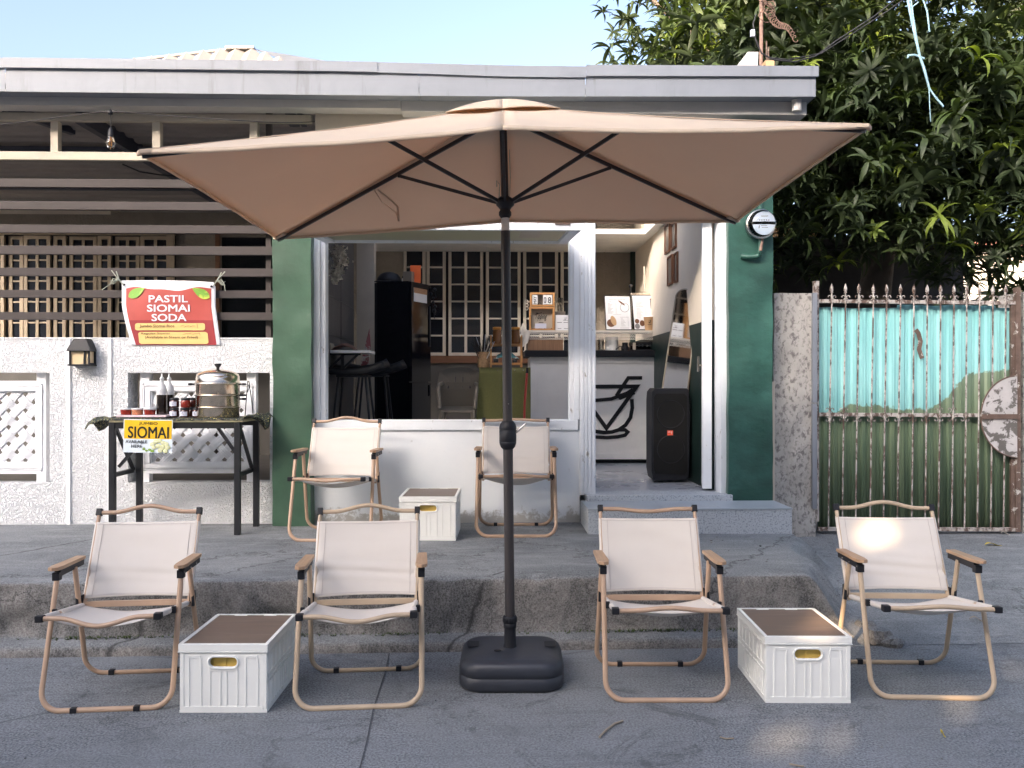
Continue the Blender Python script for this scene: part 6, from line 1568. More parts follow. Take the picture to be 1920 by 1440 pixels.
for i in range(22): a = 2*math.pi*i/22; b_ = 2*math.pi*(i+1)/22; m.tube([on(q4, n_, .77+.175*math.cos(a), .66+.135*math.sin(a), .002), on(q4, n_, .77+.175*math.cos(b_), .66+.135*math.sin(b_), .002)], .0022, 4)
m.build('print', 'grey_ink', t)
m = MB(); mblob(m, q4, n_, .20, .19, .17, .12, .0013, 0, 18, 1); mblob(m, q4, n_, .30, .26, .10, .16, .0017, .55, 18, 0); mblob(m, q4, n_, .66, .80, .15, .028, .0022, -.5, 18, 1); m.build('picture', ['kraft', 'dark_wood'], t)
t, q4, n_ = leaning('menu_board', 'white menu sheet with an iced drink picture, behind the paper cups', 'menu', (1189, 619), (1238, 619), (1184, 553), (1233, 553), Ym+.02, .06, 'black_plastic', 'paper')
m = MB(); mtext(m, 'MILK BASED', q4, n_, .08, .34, .875, .893)
for i in range(5): mrect(m, q4, n_, .10, .10+.20+.14*((i*37) % 10)/10, .835-.036*i, .842-.036*i); mrect(m, q4, n_, .52, .555, .835-.036*i, .842-.036*i)
mtext(m, 'SODA AND REFRESHERS', q4, n_, .12, .52, .655, .673)
for i in range(8): mrect(m, q4, n_, .13, .13+.14+.14*((i*53) % 10)/10, .61-.036*i, .617-.036*i); mrect(m, q4, n_, .45, .60, .61-.036*i, .617-.036*i)
m.build('print', 'grey_ink', t)
m = MB(); m2_ = [on(q4, n_, u, v, .0014) for u, v in ((.70, .60), (.93, .60), (.97, .92), (.68, .92))]; m.prism(m2_, -n_*.0005, 2); mblob(m, q4, n_, .82, .90, .13, .025, .002, 0, 14, 1); mrect(m, q4, n_, .72, .92, .66, .80, .0022)
mblob(m, q4, n_, .12, .24, .09, .07, .0015, 0, 14, 1); mblob(m, q4, n_, .32, .18, .10, .09, .0017, 0, 14, 1); mblob(m, q4, n_, .12, .09, .10, .08, .0019, 0, 14, 2); mblob(m, q4, n_, .68, .16, .12, .10, .0015, 0, 14, 1)
m.build('picture', ['brown_ink', 'dark_wood', 'grey_ink'], t)
# shiny dispenser frame behind
m = MB(); a_, b_ = PY(1182, 619, YS+.10), PY(1242, 549, YS+.10); m.bb(a_.x, b_.x, YS+.10, YS+.28, a_.z, b_.z); m.build('display_case', 'steel', label='shiny steel-edged case behind the second menu sheet', cat='case', bevel=.02)
t, q4, n_ = leaning('framed_menu', 'brown framed cream print leaning behind the arched mirror', 'picture', (1244, 619), (1290, 619), (1252, 548), (1296, 545), YS+.14, .06, 'dark_wood', 'lace')
m = MB(); mblob(m, q4, n_, .30, .70, .10, .06, .0015); mblob(m, q4, n_, .22, .44, .09, .06, .0015); m.build('picture', 'grey_ink', t)
def cup(px, py0, py1, r_t, Yc_, name, lb, mat, lid=None):
    x = XY(px, Yc_); z0_, z1_ = zl+.004, ZY(py0, Yc_); t = thing(name, lb, 'cup', (x, Yc_, z0_)); k = r_t
    m = MB(); m.lathe([(k*.72, z0_), (k*.98, z1_-.008), (k*1.04, z1_-.004), (k*1.0, z1_)], (x, Yc_, 0), 20); m.build('body', mat, t)
    if lid: m = MB(); m.lathe([(k*1.02, z1_), (k*.95, z1_+.008), (k*.86, z1_+.01)], (x, Yc_, 0), 20); m.build('rim', lid, t)
    m = MB(); cupmark(m, x, (z0_+z1_)/2+.022, .013, Yc_-k*.92); m.bb(x-.022, x+.022, Yc_-k*.92-.001, Yc_-k*.9, (z0_+z1_)/2-.012, (z0_+z1_)/2-.008); m.build('mark', 'ink', t); return t
cup(1216.5, 594, 619, .053, YS-.0+.0, 'paper_cup', 'kraft brown paper cup with dark cup mark on the lace shelf', 'kraft', 'paper')
cup(1240.5, 593, 619, .047, YS+.02, 'plastic_cup', 'clear plastic cup of pale coffee with dark cup mark on the lace shelf', 'lace')
m = MB(); p = PY(1240, 590, YS+.02); m.tube([p, PY(1236, 552, YS+.03)], .008, 8); m.build('tall_straw', 'bottle_frost', label='tall clear straw standing in the plastic cup', cat='straw')
# kitchen clutter under the lace shelf
zk_ = ZY(657, YC)+.002; Yq = YC+.05
cl_ = [('steel_canister', 'steel', 1121, 1133, 634, 'upright stainless canister beside the door post'), ('white_canister', 'counter', 1135, 1160, 632, 'fat white ribbed canister under the lace shelf'), ('grinder', 'black_plastic', 1165, 1180, 642, 'squat black coffee tool next to the white canister'), ('espresso_machine', 'black_plastic', 1184, 1232, 641, 'long low black espresso machine under the lace shelf'), ('milk_pitcher', 'black_metal', 1235, 1248, 645, 'dark metal pitcher at the right end under the shelf')]
for nm, mt_, a_, b_, c_, lb in cl_:
    x0, x1 = XY(a_, Yq+.1), XY(b_, Yq+.1); h_ = ZY(c_, Yq+.1)-zk_; r_ = (x1-x0)/2; cx = (x0+x1)/2; t = thing(nm, lb, nm.split('_')[-1] if '_' in nm else nm, (cx, Yq+.12, zk_))
    m = MB()
    if nm == 'espresso_machine':
        m.bb(x0, x1, Yq+.06, Yq+.26, zk_+h_*.62, zk_+h_); m.bb(x0, x1, Yq+.16, Yq+.26, zk_, zk_+h_*.6); m.bb(x0, x1, Yq+.04, Yq+.26, zk_-.0, zk_+.015); m.build('body', mt_, t, bevel=.003)
        m = MB()
        for k in (.02, .86): m.bb(x0+(x1-x0)*k, x0+(x1-x0)*(k+.10), Yq+.03, Yq+.06, zk_+.01, zk_+h_*.9)
        m.build('pillar', 'cream_timber', t); m = MB()
        for k in (.25, .38, .55, .68): m.lathe([(.012, 0), (.012, .03)], (x0+(x1-x0)*k, Yq+.05, zk_+h_*.55), 10, rot=rx)
        m.build('knob', 'chrome', t)
    elif nm == 'grinder':
        m.lathe([(r_, 0), (r_, h_*.5), (r_*.7, h_*.6), (r_*.8, h_)], (cx, Yq+.12, zk_), 16); m.build('body', mt_, t); m = MB(); m.tube([(cx-r_*.6, Yq+.05, zk_+h_*.3), (cx-r_*1.6, Yq+.03, zk_+h_*.55), (cx-r_*2.6, Yq+.03, zk_+.012)], .006, 6); m.build('handle', 'black_metal', t)
    else:
        pr = [(r_*.96, 0)]
        for k in range(1, 9): pr += [(r_*(1.0 if k % 2 else .97), h_*k/9)]
        pr += [(r_*.98, h_)]; m.lathe(pr, (cx, Yq+.12, zk_), 20); m.build('body', mt_, t)
# grinder on a wall bracket, its stand and the wooden block
gq = thing('coffee_grinder', 'white coffee grinder on a black wall bracket above the counter', 'grinder', PY(1243, 532, 8.9))
m = MB(); c = PY(1243, 518, 8.9); m.lathe([(.035, -.09), (.04, -.02), (.032, 0), (.045, .03), (.048, .06), (.028, .075), (.02, .09)], c, 16); m.box(c+Vector((0, 0, -.085)), (.10, .10, .04)); m.build('body', 'counter', gq)
m = MB(); m.box(c+Vector((.03, .04, -.118)), (.20, .16, .02)); m.tube([c+Vector((0, 0, -.12)), PY(1240, 560, 8.9)], .007, 6); m.tube([c+Vector((.03, 0, -.12)), PY(1250, 560, 8.9)], .007, 6); bx(m, 1241, 1258, 492, 536, 9.1, 9.13); m.build('bracket', 'black_metal', gq)
m = MB(); m.tube([c+Vector((-.04, 0, .02)), c+Vector((-.13, -.02, .02))], .012, 8); m.tube([c+Vector((-.04, 0, -.03)), c+Vector((-.12, -.02, -.03))], .008, 8); m.build('handle', 'black_plastic', gq)
m = MB(); bx(m, 1219, 1236, 533, 556, 9.0, 9.12); m.build('knife_block', 'orange_wood', label='pale wooden block below the coffee grinder', cat='block')
m = MB(); p = PY(1208, 500, 8.8); m.tube([p, PY(1208, 549, 8.8)], .010, 8); m.build('paper_roll_holder', 'cream_timber', label='thin upright rod behind the menus', cat='rod')
m = MB(); p = PY(1182.5, 536, 8.8); m.ball(p, .022, 10); m.tube([p, PY(1183, 560, 8.8)], .006, 6); m.build('round_knob', 'black_plastic', label='black ball-topped rod behind the left menu sheet', cat='knob')
# pictures on the side wall
for i, (a_, b_, c_, d_) in enumerate(((1290, 1299, 415, 470), (1302, 1311, 411, 462), (1295, 1304, 475, 531), (1307.5, 1314, 470, 527))):
    Da = XWR*F/(a_-960)*1.0; Dz = Da; ya = XWR*F/(a_-960)-.02; yb4 = XWR*F/(b_-960)-.02
    z0_, z1_ = H+(720-d_)*yb4/F, H+(720-c_)*yb4/F
    t = thing('wall_picture', ['upper left', 'upper right', 'lower left', 'lower right'][i]+' picture of the four dark framed ones on the cream side wall', 'picture', (XWR, (ya+yb4)/2, z0_), 0, 'four dark framed pictures on the side wall')
    y0_, y1_ = sorted((ya, yb4)); fw2 = .018; m = MB()
    m.bb(XWR-.018, XWR-.001, y0_, y0_+fw2, z0_, z1_); m.bb(XWR-.018, XWR-.001, y1_-fw2, y1_, z0_, z1_); m.bb(XWR-.018, XWR-.001, y0_+fw2, y1_-fw2, z1_-fw2, z1_); m.bb(XWR-.018, XWR-.001, y0_+fw2, y1_-fw2, z0_, z0_+fw2); m.build('frame', 'dark_wood', t)
    m = MB(); m.bb(XWR-.008, XWR-.0015, y0_+fw2, y1_-fw2, z0_+fw2, z1_-fw2); m.build('print', 'plastic_taupe', t)
# speaker
Ys = 6.85; zs0 = ZF+.004; xs0_, xs1_ = XY(1219, Ys), XY(1291, Ys); zs1 = ZY(728, Ys)
zfl2 = ZY(902, Ys); 
spk = thing('loudspeaker', 'tall black party loudspeaker with orange badge standing in the doorway', 'loudspeaker', ((xs0_+xs1_)/2, Ys, zfl2))
SX = (xs1_-xs0_); SC = (xs0_+xs1_)/2
rotS = Matrix.Rotation(R(4), 3, 'Z')
def spt(x, y, z): p = rotS @ Vector((x, y, 0)); return (SC+p.x, Ys+.17+p.y, z)
m = MB(); h_ = zs1-zfl2
o8 = [(-SX/2+.015, zfl2+.0), (SX/2-.02, zfl2), (SX/2-.004, zfl2+.03), (SX/2, zfl2+.1), (SX/2, zs1-.07), (SX/2-.006, zs1-.015), (SX/2-.02, zs1), (-SX/2+.03, zs1), (-SX/2+.006, zs1-.03), (-SX/2, zs1-.1), (-SX/2, zfl2+.08)]
V = [spt(x, -.165, z) for x, z in o8]; e = Vector(spt(.04, .165, 0))-Vector(spt(0, -.165, 0))
m.prism(V, e); m.build('cabinet', 'black_plastic', spk, bevel=.012, seg=3)
m = MB(); V = [spt(x, -.171, z) for x, z in ((-SX/2+.03, zfl2+.06), (SX/2-.04, zfl2+.05), (SX/2-.022, zfl2+.08), (SX/2-.022, zs1-.07), (SX/2-.045, zs1-.045), (-SX/2+.035, zs1-.045), (-SX/2+.018, zs1-.075), (-SX/2+.016, zfl2+.10))]; m.prism(V, (0, .006, 0)); gr = m.build('grille', 'grille', spk)
m = MB()
for zc_ in (zfl2+h_*.34, zfl2+h_*.72):
    P = [Vector(spt(.115*math.cos(R(a)), -.1715, zc_+.115*math.sin(R(a)))) for a in range(0, 360, 12)]; m.tube(P, .0035, 5, closed=True)
split(m, 'driver_ring', 'black_plastic', gr)
bz = ZY(813.5, Ys-.1); m = MB(); m.prism([spt(x, -.174, bz+z) for x, z in ((-.0-.030, -.020), (.018, -.020), (.018, .020), (-.030, .020))], (0, .003, 0)); m.build('badge', 'badge', gr)
m = MB(); n0 = 0; m.text('JBL', -.026, .000, bz+.001, bz+.014, 0, bold=.02); 
m.text('!', .004, .009, bz-.008, bz+.012, 0, bold=.03)
for i in range(len(m.v)): x_, _, z_ = m.v[i]; m.v[i] = spt(x_, -.1748+_, z_)
m.build('badge_lettering', 'paper', gr)
m = MB(); 
for zz in (zs1-.12, zfl2+.14): m.bar(spt(SX/2+.01, -.02, zz), spt(SX/2+.03, .12, zz), .02, .05)
m.tube([spt(SX/2-.0, -.155, zfl2+.12), spt(SX/2+.002, -.155, zs1-.12)], .005, 6); m.build('side_handle', 'black_plastic', spk, bevel=.004)
m = MB(); m.tube([PY(1309, 830, Ys+.2), PY(1318, 838, Ys+.1), PY(1316, 855, Ys+.05), PY(1309, 865, Ys+.1), PY(1306, 880, Ys+.1), PY(1318, 878, Ys-.1)], .004, 6); m.build('power_cable', 'cable', spk)
# arched mirror
NM = Vector((-.985, -.174, .05)).normalized(); M0 = Vector((1.60, 7.45, 1.35))
def mp(px, py):
    r_ = ray(px, py); return CAM+r_*((M0-CAM).dot(NM)/r_.dot(NM))
outl = [(1241, 740), (1258, 640), (1268, 572)]; 
mr = thing('arched_mirror', 'arch-topped mirror with thin pale frame leaning behind the loudspeaker', 'mirror', mp(1262, 730))
cA = []
for k in range(0, 17):
    a = math.pi*(1-k/16); cx_, cy_ = 1287.5+.0, 563.5; tx, ty = 20.5*math.cos(a), -21.5*math.sin(a); cA.append((cx_+tx+.10*(-ty)*0, cy_+ty+tx*.12))
P = [(1240.5, 742), (1241.5, 735)]+cA+[(1289, 738)]
P3_ = [mp(*p) for p in P]; m = MB(); n_ = NM
m.prism([p+n_*.002 for p in P3_], -n_*.002); m.build('glass', 'mirror', mr)
m = MB(); m.tube([p+n_*.002 for p in P3_], .0075, 8, closed=True); m.build('frame', 'cream_timber', mr); m = MB(); m.prism([p-n_*.002 for p in P3_], -n_*.008); m.build('back', 'dark_wood', mr)
# ================================================================ TREES
def leaf_template(L, wd, droop, seed, nseg=5):
    """leaf running along +x, drooping towards -z; returns verts, quads"""
    rs = random.Random(seed); V = []; x = z = 0; ang = 0; tw = rs.uniform(-.3, .3)
    for i in range(nseg+1):
        t = i/nseg; w_ = wd*math.sin(math.pi*min(1, .06+.94*t)**.85)*(1 if t < .999 else 0)+.001
        fold = .35
        for s_ in (-1, 0, 1): V.append((x, s_*w_/2*math.cos(fold)+0, z+(abs(s_)*w_/2*math.sin(fold))+s_*w_*tw*t))
        ang -= droop/nseg*(.4+1.2*t); x += L/nseg*math.cos(ang); z += L/nseg*math.sin(ang)
    Q = []
    for i in range(nseg):
        a = i*3; Q += [(a, a+1, a+4, a+3), (a+1, a+2, a+5, a+4)]
    return np.array(V), np.array(Q)
def whorl_template(seed, L=.25, wd=.048, n=11):
    rs = random.Random(seed); VV = []; QQ = []; off = 0
    for k in range(n):
        az = 2*math.pi*k/n*1.0+rs.uniform(-.25, .25); el = rs.uniform(-.2, .75) if k % 3 else rs.uniform(.6, 1.2)
        v, q = leaf_template(L*rs.uniform(.7, 1.12), wd*rs.uniform(.8, 1.15), rs.uniform(.9, 2.0), seed*31+k)
        ce, se = math.cos(el), math.sin(el); rxm = np.array([[ce, 0, -se], [0, 1, 0], [se, 0, ce]])
        ca_, sa_ = math.cos(az), math.sin(az); rz_ = np.array([[ca_, -sa_, 0], [sa_, ca_, 0], [0, 0, 1]])
        v = v @ rxm.T @ rz_.T; v[:, 2] += -.012*(k % 4); VV.append(v); QQ.append(q+off); off += len(v)
    return np.vstack(VV), np.vstack(QQ)
TPL = [whorl_template(s) for s in range(8)]+[whorl_template(s, .19, .034, 13) for s in range(20, 25)]+[whorl_template(s, .28, .05, 7) for s in range(30, 33)]
def rand_rot(tilt):
    a = RNG.uniform(0, 2*math.pi); ax = RNG.uniform(0, 2*math.pi); t = abs(RNG.normal(0, tilt))
    M1 = Matrix.Rotation(t, 3, Vector((math.cos(ax), math.sin(ax), 0))) @ Matrix.Rotation(a, 3, 'Z'); return np.array(M1)
def crown_mesh(name, pts, parent, scl=(.65, 1.2), tilt=.6, mats=('leaf', 'leaf2', 'leaf3'), pr=(.72, .23, .05)):
    VV = []; QQ = []; MI = []; off = 0
    for p in pts:
        v, q = TPL[RNG.integers(len(TPL))]; s_ = RNG.uniform(*scl); v2 = (v*s_) @ rand_rot(tilt).T + np.array(p); VV.append(v2); QQ.append(q+off); off += len(v)
        MI.append(np.full(len(q), RNG.choice(len(mats), p=pr)))
    V = np.vstack(VV); Q = np.vstack(QQ); MI = np.concatenate(MI); o = parent.location if parent else Vector((0, 0, 0)); V = V-np.array(o)
    me = bpy.data.meshes.new(name); me.vertices.add(len(V)); me.vertices.foreach_set('co', V.astype(np.float32).ravel())
    me.loops.add(len(Q)*4); me.loops.foreach_set('vertex_index', Q.astype(np.int32).ravel()); me.polygons.add(len(Q))
    me.polygons.foreach_set('loop_start', np.arange(0, len(Q)*4, 4, dtype=np.int32)); me.polygons.foreach_set('loop_total', np.full(len(Q), 4, dtype=np.int32))
    for k in mats: me.materials.append(MT[k])
    me.polygons.foreach_set('material_index', MI.astype(np.int32)); me.polygons.foreach_set('use_smooth', np.ones(len(Q), dtype=bool)); me.update(calc_edges=True)
    ob = bpy.data.objects.new(name, me); COL.objects.link(ob); ob.parent = parent; return ob
def ell_pts(c, r, n, shell=.45):
    out = []
    while len(out) < n:
        d = RNG.normal(0, 1, 3); d /= np.linalg.norm(d); k = (shell**3+(1-shell**3)*RNG.random())**(1/3); p = np.array(c)+d*k*np.array(r); out.append(p)
    return out
def clip_pts(P, f): return [p for p in P if f(p)]
def behind(p):      # keep leaves off the roof and the shop
    x, y, z = p
    if x < 2.15 and z < 3.95 and y < 10: return False
    if y < 6.75: return False
    d = x*math.sin(YAW)+y*math.cos(YAW); px_ = 960+F*(x*math.cos(YAW)-y*math.sin(YAW))/d
    return px_ < 2300
tr = thing('mango_tree', 'large dark mango tree with drooping leaves overhanging the roof and the gate', 'tree', (4.6, 9.6, .2))
m = MB(); m.tube([(4.6, 9.6, .1), (4.55, 9.55, 1.2), (4.4, 9.4, 2.3), (4.5, 9.3, 3.4)], [.24, .20, .18, .15], 12)
for e_, r_ in (((2.4, 8.9, 4.9), .08), ((3.4, 8.2, 3.6), .06), ((6.2, 8.8, 5.0), .09), ((4.2, 9.8, 6.4), .09), ((5.2, 8.0, 3.2), .05), ((1.8, 9.5, 5.9), .06)):
    s0 = Vector((4.45, 9.35, 2.9)); e2_ = Vector(e_); md_ = s0.lerp(e2_, .5)+Vector((0, 0, .25)); m.tube([s0, md_, e2_], [r_*1.5, r_, r_*.4], 8)
m.build('trunk', 'bark', tr)
P = []
P += ell_pts((4.35, 9.6, 5.6), (3.05, 1.9, 2.3), 2300, .45)
P += ell_pts((4.3, 8.0, 3.75), (2.0, .95, 1.15), 900, .4)
P += ell_pts((5.6, 8.3, 3.4), (1.6, 1.0, 1.5), 420, .4)
P += ell_pts((2.9, 8.3, 4.6), (1.35, 1.0, .95), 330, .4)
P += ell_pts((4.3, 7.6, 4.7), (2.2, .7, .9), 330, .4)
P += ell_pts((3.3, 8.7, 3.3), (1.0, .8, .8), 180, .3)
P = clip_pts(P, behind)
crown_mesh('crown', P, tr)
m = MB(); p = PY(1296, 117, 8.4); m.ball(p, .045, 12, sc_=(.8, .8, 1.15)); m.tube([p+Vector((0, 0, .05)), p+Vector((.0, .02, .42))], .004, 5, mi=1); m.build('mango', ['mango', 'bark'], tr)
tr2 = thing('background_tree', 'dense dark tree filling the yard behind the mango tree', 'tree', (5.5, 13.5, .2))
m = MB(); m.tube([(5.5, 13.5, .1), (5.4, 13.4, 3), (5.6, 13.6, 6)], [.25, .2, .1], 10); m.build('trunk', 'bark', tr2)
P = ell_pts((5.2, 13.2, 4.2), (3.6, 1.6, 3.6), 820, .3); P = clip_pts(P, lambda p: p[0] > 1.9 and p[2] > 1.3)
crown_mesh('crown', P, tr2, (1.2, 1.9), .7, pr=(.62, .26, .12))
m = MB()
for i in range(24):
    x = 2.2+.42*i; y = 16+.6*math.sin(i*1.7); h_ = 3.2+1.4*noise.noise(Vector((i*.7, 0, 0)))
# ---- shed beyond the gate
sd = thing('shed', 'dark open shed with a corrugated roof beyond the gate', 'shed', (3.6, 9.4, .22))
m = MB(); x0, x1 = XY(1449, 8.6), XY(2060, 8.6); za_, zb_ = ZY(440, 8.6), ZY(470, 8.6); N = 90; V = []
for i in range(N+1):
    x = x0-.3+(x1-x0+.3)*i/N; h_ = .018*math.sin(i*math.pi/1.5); V += [(x, 8.6, za_-.03+h_), (x+.15, 11.2, za_+.45+h_)]
m.add(V, [(2*i, 2*i+2, 2*i+3, 2*i+1) for i in range(N)], 0, True); m.build('roof', 'corr_dark', sd)
m = MB(); m.bb(x0-.3, x1, 11.1, 11.2, .2, za_+.4); 
for k in range(3): m.bb(x0-.2, x1, 8.9+.5*k, 8.95+.5*k, za_-.09+.09*k, za_-.045+.09*k)
m.build('back_wall', 'corr_dark', sd)
m = MB()
for x in (x0-.1, x1-.1): m = MB(); m.bb(x-.05, x+.05, 8.7, 8.8, .2, za_-.05); m.build('post', 'dark_wood', sd)
m = MB(); 
for i in range(16): x = x0+.02+.085*i; m.bb(x, x+.075, 10.5+.01*(i % 2), 10.53, ZY(438, 10.5)-.05, ZY(396, 10.5))
m.build('board_fence', 'kraft', label='tan boards glimpsed above the shed roof beside the meter', cat='fence')
# wall further back catching light between leaves
bk_ = thing('back_house', 'pale house wall glimpsed through gaps in the foliage', 'house', (8, 19, .2))
m = MB(); m.bb(1.2, 22, 19, 19.2, .2, 4.6); m.build('wall', 'neighbour', bk_); m = MB(); m.bb(1.0, 22.2, 18.6, 19.6, 4.6, 4.75); m.build('roof', 'neighbour_roof', bk_)
# ---- service pole, coiled wires and blocks on the roof
yp = 6.7; ps = thing('service_mast', 'thin rusty service pole on the roof wrapped in coiled wire', 'pole', PY(1430, 126, yp))
m = MB(); m.tube([PY(1427, 130, yp), PY(1428, -60, yp)], .016, 8); m.build('mast', 'copper_pipe', ps)
m = MB(); m.tube([PY(1438, 126, yp), PY(1437, 78, yp)], .008, 6); m.tube([PY(1441, 126, yp), PY(1441, 88, yp)], .006, 6); m.build('rod', 'rust_dark', ps)
m = MB(); rs_ = random.Random(4); pts = []
for k in range(150): 
    t_ = k/150; a = k*.75; c = PY(1432+14*math.sin(t_*7), 30-70*t_+8*math.sin(t_*20), yp-.03); r_ = .05*(.7+.5*math.sin(k*.37)); pts.append(c+Vector((r_*math.cos(a), r_*.6*math.sin(a+.5), r_*math.sin(a))))
m.tube(pts, .0035, 5)
pts = []
for k in range(120): t_ = k/120; a = k*.8; c = PY(1438+55*t_, 12+70*t_+10*math.sin(t_*6), yp-.05); r_ = .035*(1-.5*t_); pts.append(c+Vector((r_*math.cos(a), 0, r_*math.sin(a))))
m.tube(pts, .0035, 5); m.build('coiled_wire', 'rust_wire', ps)
m = MB(); Q = lambda a_, b_, y=yp-.1: PY(a_, b_, y)
m.tube([Q(1418, 26), Q(1412, 45), Q(1417, 75), Q(1428, 100), Q(1450, 112), Q(1490, 116), Q(1530, 105), Q(1570, 75), Q(1640, 30), Q(1690, -10)], .006, 6); m.tube([Q(1440, 108), Q(1480, 112), Q(1540, 100), Q(1600, 62), Q(1665, 20), Q(1720, -20)], .005, 6); m.build('service_wire', 'cable', ps)
m = MB(); p = Q(1411, 62); m.box(p, (.03, .03, .05)); m.build('clamp', 'label_white', ps)
m = MB(); a_ = PY(1377, 126, 6.5); m.prism([(PY(1377, 126, 6.5).x, 6.5, a_.z-.02), (PY(1421, 126, 6.5).x, 6.5, a_.z-.02), (PY(1422, 97, 6.5).x, 6.5, PY(1422, 97, 6.5).z), (PY(1402, 97, 6.5).x, 6.5, PY(1402, 97, 6.5).z)], (0, .3, 0)); m.build('roof_block', 'beam', label='grey wedge-shaped block on the roof beside the service pole', cat='block')
m = MB(); bx(m, 1435, 1452, 113, 128, 6.6, 6.8); m.build('roof_block', 'kraft', label='small pale stub right of the service pole foot', cat='block')
# ---- blue plastic string hanging from the tree
yb5 = 6.6; Q = lambda a_, b_: PY(a_, b_, yb5)
m = MB(); m.tube([Q(1697, -30), Q(1706, 20), Q(1714, 60), Q(1724, 104), Q(1733, 130), Q(1742, 165), Q(1752, 180), Q(1769, 200)], [.012, .012, .011, .010, .012, .009, .008, .010], 6); m.tube([Q(1704, -30), Q(1712, 30), Q(1720, 80), Q(1726, 108)], .007, 6)
m.tube([Q(1733, 110), Q(1715, 103), Q(1703, 104), Q(1702, 109)], .009, 6); m.tube([Q(1724, -20), Q(1738, 20), Q(1743, 60)], .007, 6); m.tube([Q(1742, 165), Q(1743, 195), Q(1745, 228)], .004, 6); m.tube([Q(1698, 12), Q(1712, 12), Q(1722, 4)], .006, 6)
m.build('hanging_string', 'teal_string', label='knotted pale blue plastic string hanging in front of the mango tree', cat='string')
# ================================================================ SMALL THINGS ON THE GROUND
def gl(px, py, name, lb, cat, mat, L=.06, wd=.018, yaw=0, z=None):
    d = ray(px, py); t_ = 1
    y = 3
    p = CAM+d*((0-H)/d.z)
    for _ in range(30):
        zz = slab_top(p.x, p.y) if p.y > front_y(p.x) else 0; p = CAM+d*((zz-H)/d.z)
    m = MB(); c, s_ = math.cos(yaw), math.sin(yaw); V = []
    for i in range(7):
        t = i/6; w_ = wd/2*math.sin(math.pi*t)+.0008; xx = (t-.5)*L; cz = .010+.012*math.sin(t*5)
        for q_ in (-1, 0, 1): x_, y_ = xx, q_*w_+.01*math.sin(t*4); V.append((p.x+x_*c-y_*s_, p.y+x_*s_+y_*c, p.z+cz+(.004 if q_ else 0)))
    m.add(V, [(3*i+k, 3*i+k+1, 3*i+4+k, 3*i+3+k) for i in range(6) for k in (0, 1)]); m.build(name, mat, label=lb, cat=cat, solid=.001)
gl(1862, 1024, 'fallen_leaf', 'long curled yellow leaf on the ground before the gate', 'leaf', 'yellow_leaf', .14, .035, .15)
gl(1491, 995, 'fallen_leaf', 'small yellow leaf beside the end of the entrance step', 'leaf', 'yellow_leaf', .05, .025, .9)
gl(1832, 1165, 'fallen_leaf', 'dull brown leaf behind the chair at the far right', 'leaf', 'twig', .08, .02, -.3)
gl(1885, 1003, 'fallen_leaf', 'pale dry leaf at the foot of the gate post', 'leaf', 'dry_flower', .07, .02, 0)
gl(1768, 1381, 'fallen_leaf', 'tiny yellow leaf alone on the road at the lower right', 'leaf', 'yellow_leaf', .014, .009, 0)
def twig(pts, lb, r_=.003):
    m = MB(); P = [CAM+ray(*p)*((r_*1.2+.002-H)/ray(*p).z) for p in pts]; m.tube(P, r_, 6); m.build('twig', 'twig', label=lb, cat='twig')
twig([(1124, 1382), (1135, 1370), (1152, 1357), (1168, 1352)], 'curved dry twig on the road below the right-centre chair', .0045)
twig([(1350, 1382), (1362, 1385), (1376, 1384)], 'short dark twig on the road left of the sun spots')
twig([(1480, 1432), (1495, 1435), (1508, 1437)], 'short dark twig at the bottom edge of the road')
m = MB(); 
for k in range(46):
    x = random.uniform(.6, 3.2); y = random.uniform(4.6, 6.0); z = slab_top(x, y)+.003; s_ = random.uniform(.003, .009); m.ball((x, y, z), s_, 6, sc_=(1, 1, .6))
for k in range(90):
    x = random.uniform(-2.6, 3.0); y = random.uniform(2.6, front_y(x)+.05); s_ = random.uniform(.002, .005); m.ball((x, y, .002), s_, 6, sc_=(1, 1, .6))
m.build('gravel', 'slab', kind='stuff', label='loose grit scattered on the pavement and road', cat='gravel')
# broken concrete at the ramp
for i, (a_, b_, s_) in enumerate(((1648, 1205, .07), (1622, 1180, .05), (1675, 1212, .045))):
    d = ray(a_, b_); p = CAM+d*((.0-H)/d.z); m = MB(); rs_ = random.Random(i); V = []
    m.ball((0, 0, 0), s_, 8, sc_=(1.3, 1, .8)); m.v = [(p.x+v[0]*(1+.5*noise.noise(Vector(v)*30+Vector((i, 0, 0)))), p.y+v[1]*(1+.5*noise.noise(Vector(v)*25)), p.z+s_*.5+v[2]) for v in m.v]; m.s = [False]*len(m.s)
    m.build('concrete_chunk', 'slab', label=['largest broken concrete lump where the kerb meets the ramp', 'broken concrete lump nearest the white crate by the ramp', 'small flat concrete lump right of the largest one'][i], cat='rubble')
# ================================================================ ACROSS THE STREET (behind the camera): unseen houses and a tree added to shade the scene
YB = -9.0
def house_across(x0, x1, h_, lb):
    t = thing('shade_house', lb, 'house', ((x0+x1)/2, YB, 0))
    m = MB(); m.bb(x0, x1, YB-6, YB, -.05, h_); m.build('wall', 'neighbour', t)
    m = MB(); m.prism([(x0-.4, YB+.5, h_), (x0-.4, YB-3, h_+1.0), (x0-.4, YB-6.5, h_)], (x1-x0+.8, 0, 0)); m.build('roof', 'neighbour_roof', t)
    n_ = max(1, int((x1-x0)/2.6))
    for k in range(n_):
        for zz in (1.0, 4.2, 7.2):
            if zz+1.3 > h_: continue
            cx = x0+(k+.5)*(x1-x0)/n_; m = MB(); m.bb(cx-.65, cx+.65, YB-.02, YB+.04, zz, zz+1.3); f = m.build('window', 'window_grey', t); m = MB(); m.bb(cx-.55, cx+.55, YB+.03, YB+.05, zz+.1, zz+1.2); m.build('pane', 'dark_glass', f)
GX0, GX1 = -10.4, -4.6
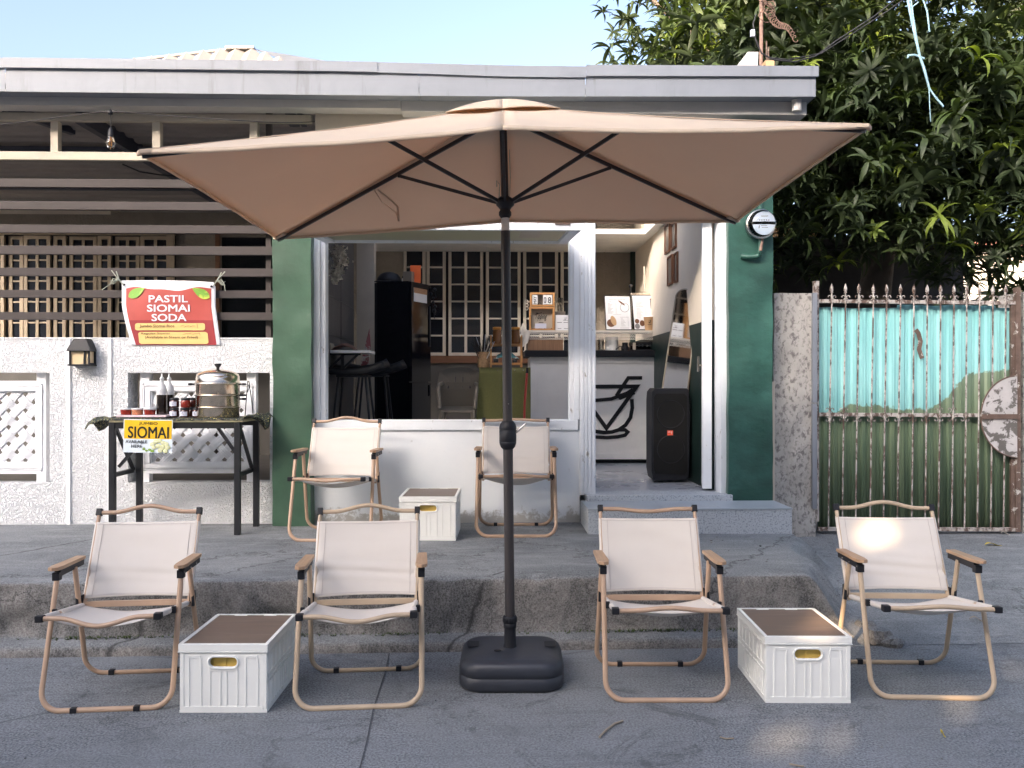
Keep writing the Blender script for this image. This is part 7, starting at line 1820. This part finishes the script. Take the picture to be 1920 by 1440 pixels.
house_across(-26, GX0, 11.4, 'unseen pale house added across the street for shade, left of the gap'); house_across(GX1, 16, 11.4, 'unseen pale house added across the street for shade, right of the gap')
# tree added in the gap; its crown is opened to shape the sun spots
targets = []
def ground_t(px, py, r_, z=0.0): d = ray(px, py); targets.append((CAM+d*((z-H)/d.z), r_))
for a_, b_, r_ in ((1440, 1388, .045), (1490, 1386, .055), (1571, 1384, .045), (1800, 1328, .05), (1898, 1254, .04)): ground_t(a_, b_, r_)
def plane_t(px, py, D, r_): targets.append((PD(px, py, D), r_))
for a_, b_, r_ in ((1650, 990, .065), (1622, 1002, .05), (1603, 1075, .03)): plane_t(a_, b_, 4.12, r_)
for a_, b_, r_ in ((1490, 1150, .11), (1545, 1162, .10), (1485, 1176, .05)): ground_t(a_, b_, r_, .29)
T0 = np.array([list(t[0]) for t in targets]); TR = np.array([t[1] for t in targets]); Dn = np.array(list(SD))
gt = thing('shade_tree', 'unseen leafy tree added between the shading houses, opened for sun spots', 'tree', ((GX0+GX1)/2, YB-1, 0))
m = MB(); m.tube([((GX0+GX1)/2-.9, YB-1.5, -.05), ((GX0+GX1)/2-.8, YB-1.5, 3), ((GX0+GX1)/2, YB-1.4, 7)], [.3, .25, .1], 10); m.build('trunk', 'bark', gt)
def shade_leaves():
    V = []; Fq = []; rs = np.random.default_rng(3)
    n = 70000
    C = np.stack([rs.uniform(GX0-.1, GX1+.1, n), rs.uniform(YB-3.0, YB-.2, n), rs.uniform(.8, 12.4, n)], 1)
    keep = np.ones(n, bool)
    for t_, r_ in zip(T0, TR):
        w_ = C-t_; al = w_ @ Dn; d2 = np.linalg.norm(w_-np.outer(al, Dn), axis=1); keep &= ~((d2 < r_+.13) & (al > 0))
    C = C[keep]; SZ = [(rs.uniform(.08, .13), rs.uniform(.07, .10)) for _ in C]
    ex = []           # finer leaves close round each opening
    for t_, r_ in zip(T0, TR):
        k0 = (YB-.3-t_[1])/Dn[1]; k1 = (YB-2.9-t_[1])/Dn[1]; u1, u2 = frame_from(Vector(Dn)); m_ = 1700
        rr_ = rs.uniform(0, .30, m_)**1.0; an = rs.uniform(0, 6.283, m_); kk = rs.uniform(k0, k1, m_)
        ex.append(t_ + kk[:, None]*Dn + (rr_*np.cos(an))[:, None]*np.array(u1) + (rr_*np.sin(an))[:, None]*np.array(u2))
    E = np.vstack(ex); keep = np.ones(len(E), bool)
    for t_, r_ in zip(T0, TR):
        w_ = E-t_; al = w_ @ Dn; d2 = np.linalg.norm(w_-np.outer(al, Dn), axis=1); keep &= ~(d2 < r_+.02)
    E = E[keep]; C = np.vstack([C, E]); SZ += [(.05, .04)]*len(E)
    V = []; Q = []
    for i, c in enumerate(C):
        n_ = rs.normal(0, 1, 3); n_ /= np.linalg.norm(n_); x_, y_ = frame_from(Vector(n_)); a, b_ = SZ[i]; o = len(V); c = Vector(c)
        V += [tuple(c-x_*a), tuple(c-y_*b_), tuple(c+x_*a), tuple(c+y_*b_)]; Q.append((o, o+1, o+2, o+3))
    m = MB(); m.add(V, Q); m.build('crown', 'leaf2', gt)
shade_leaves()
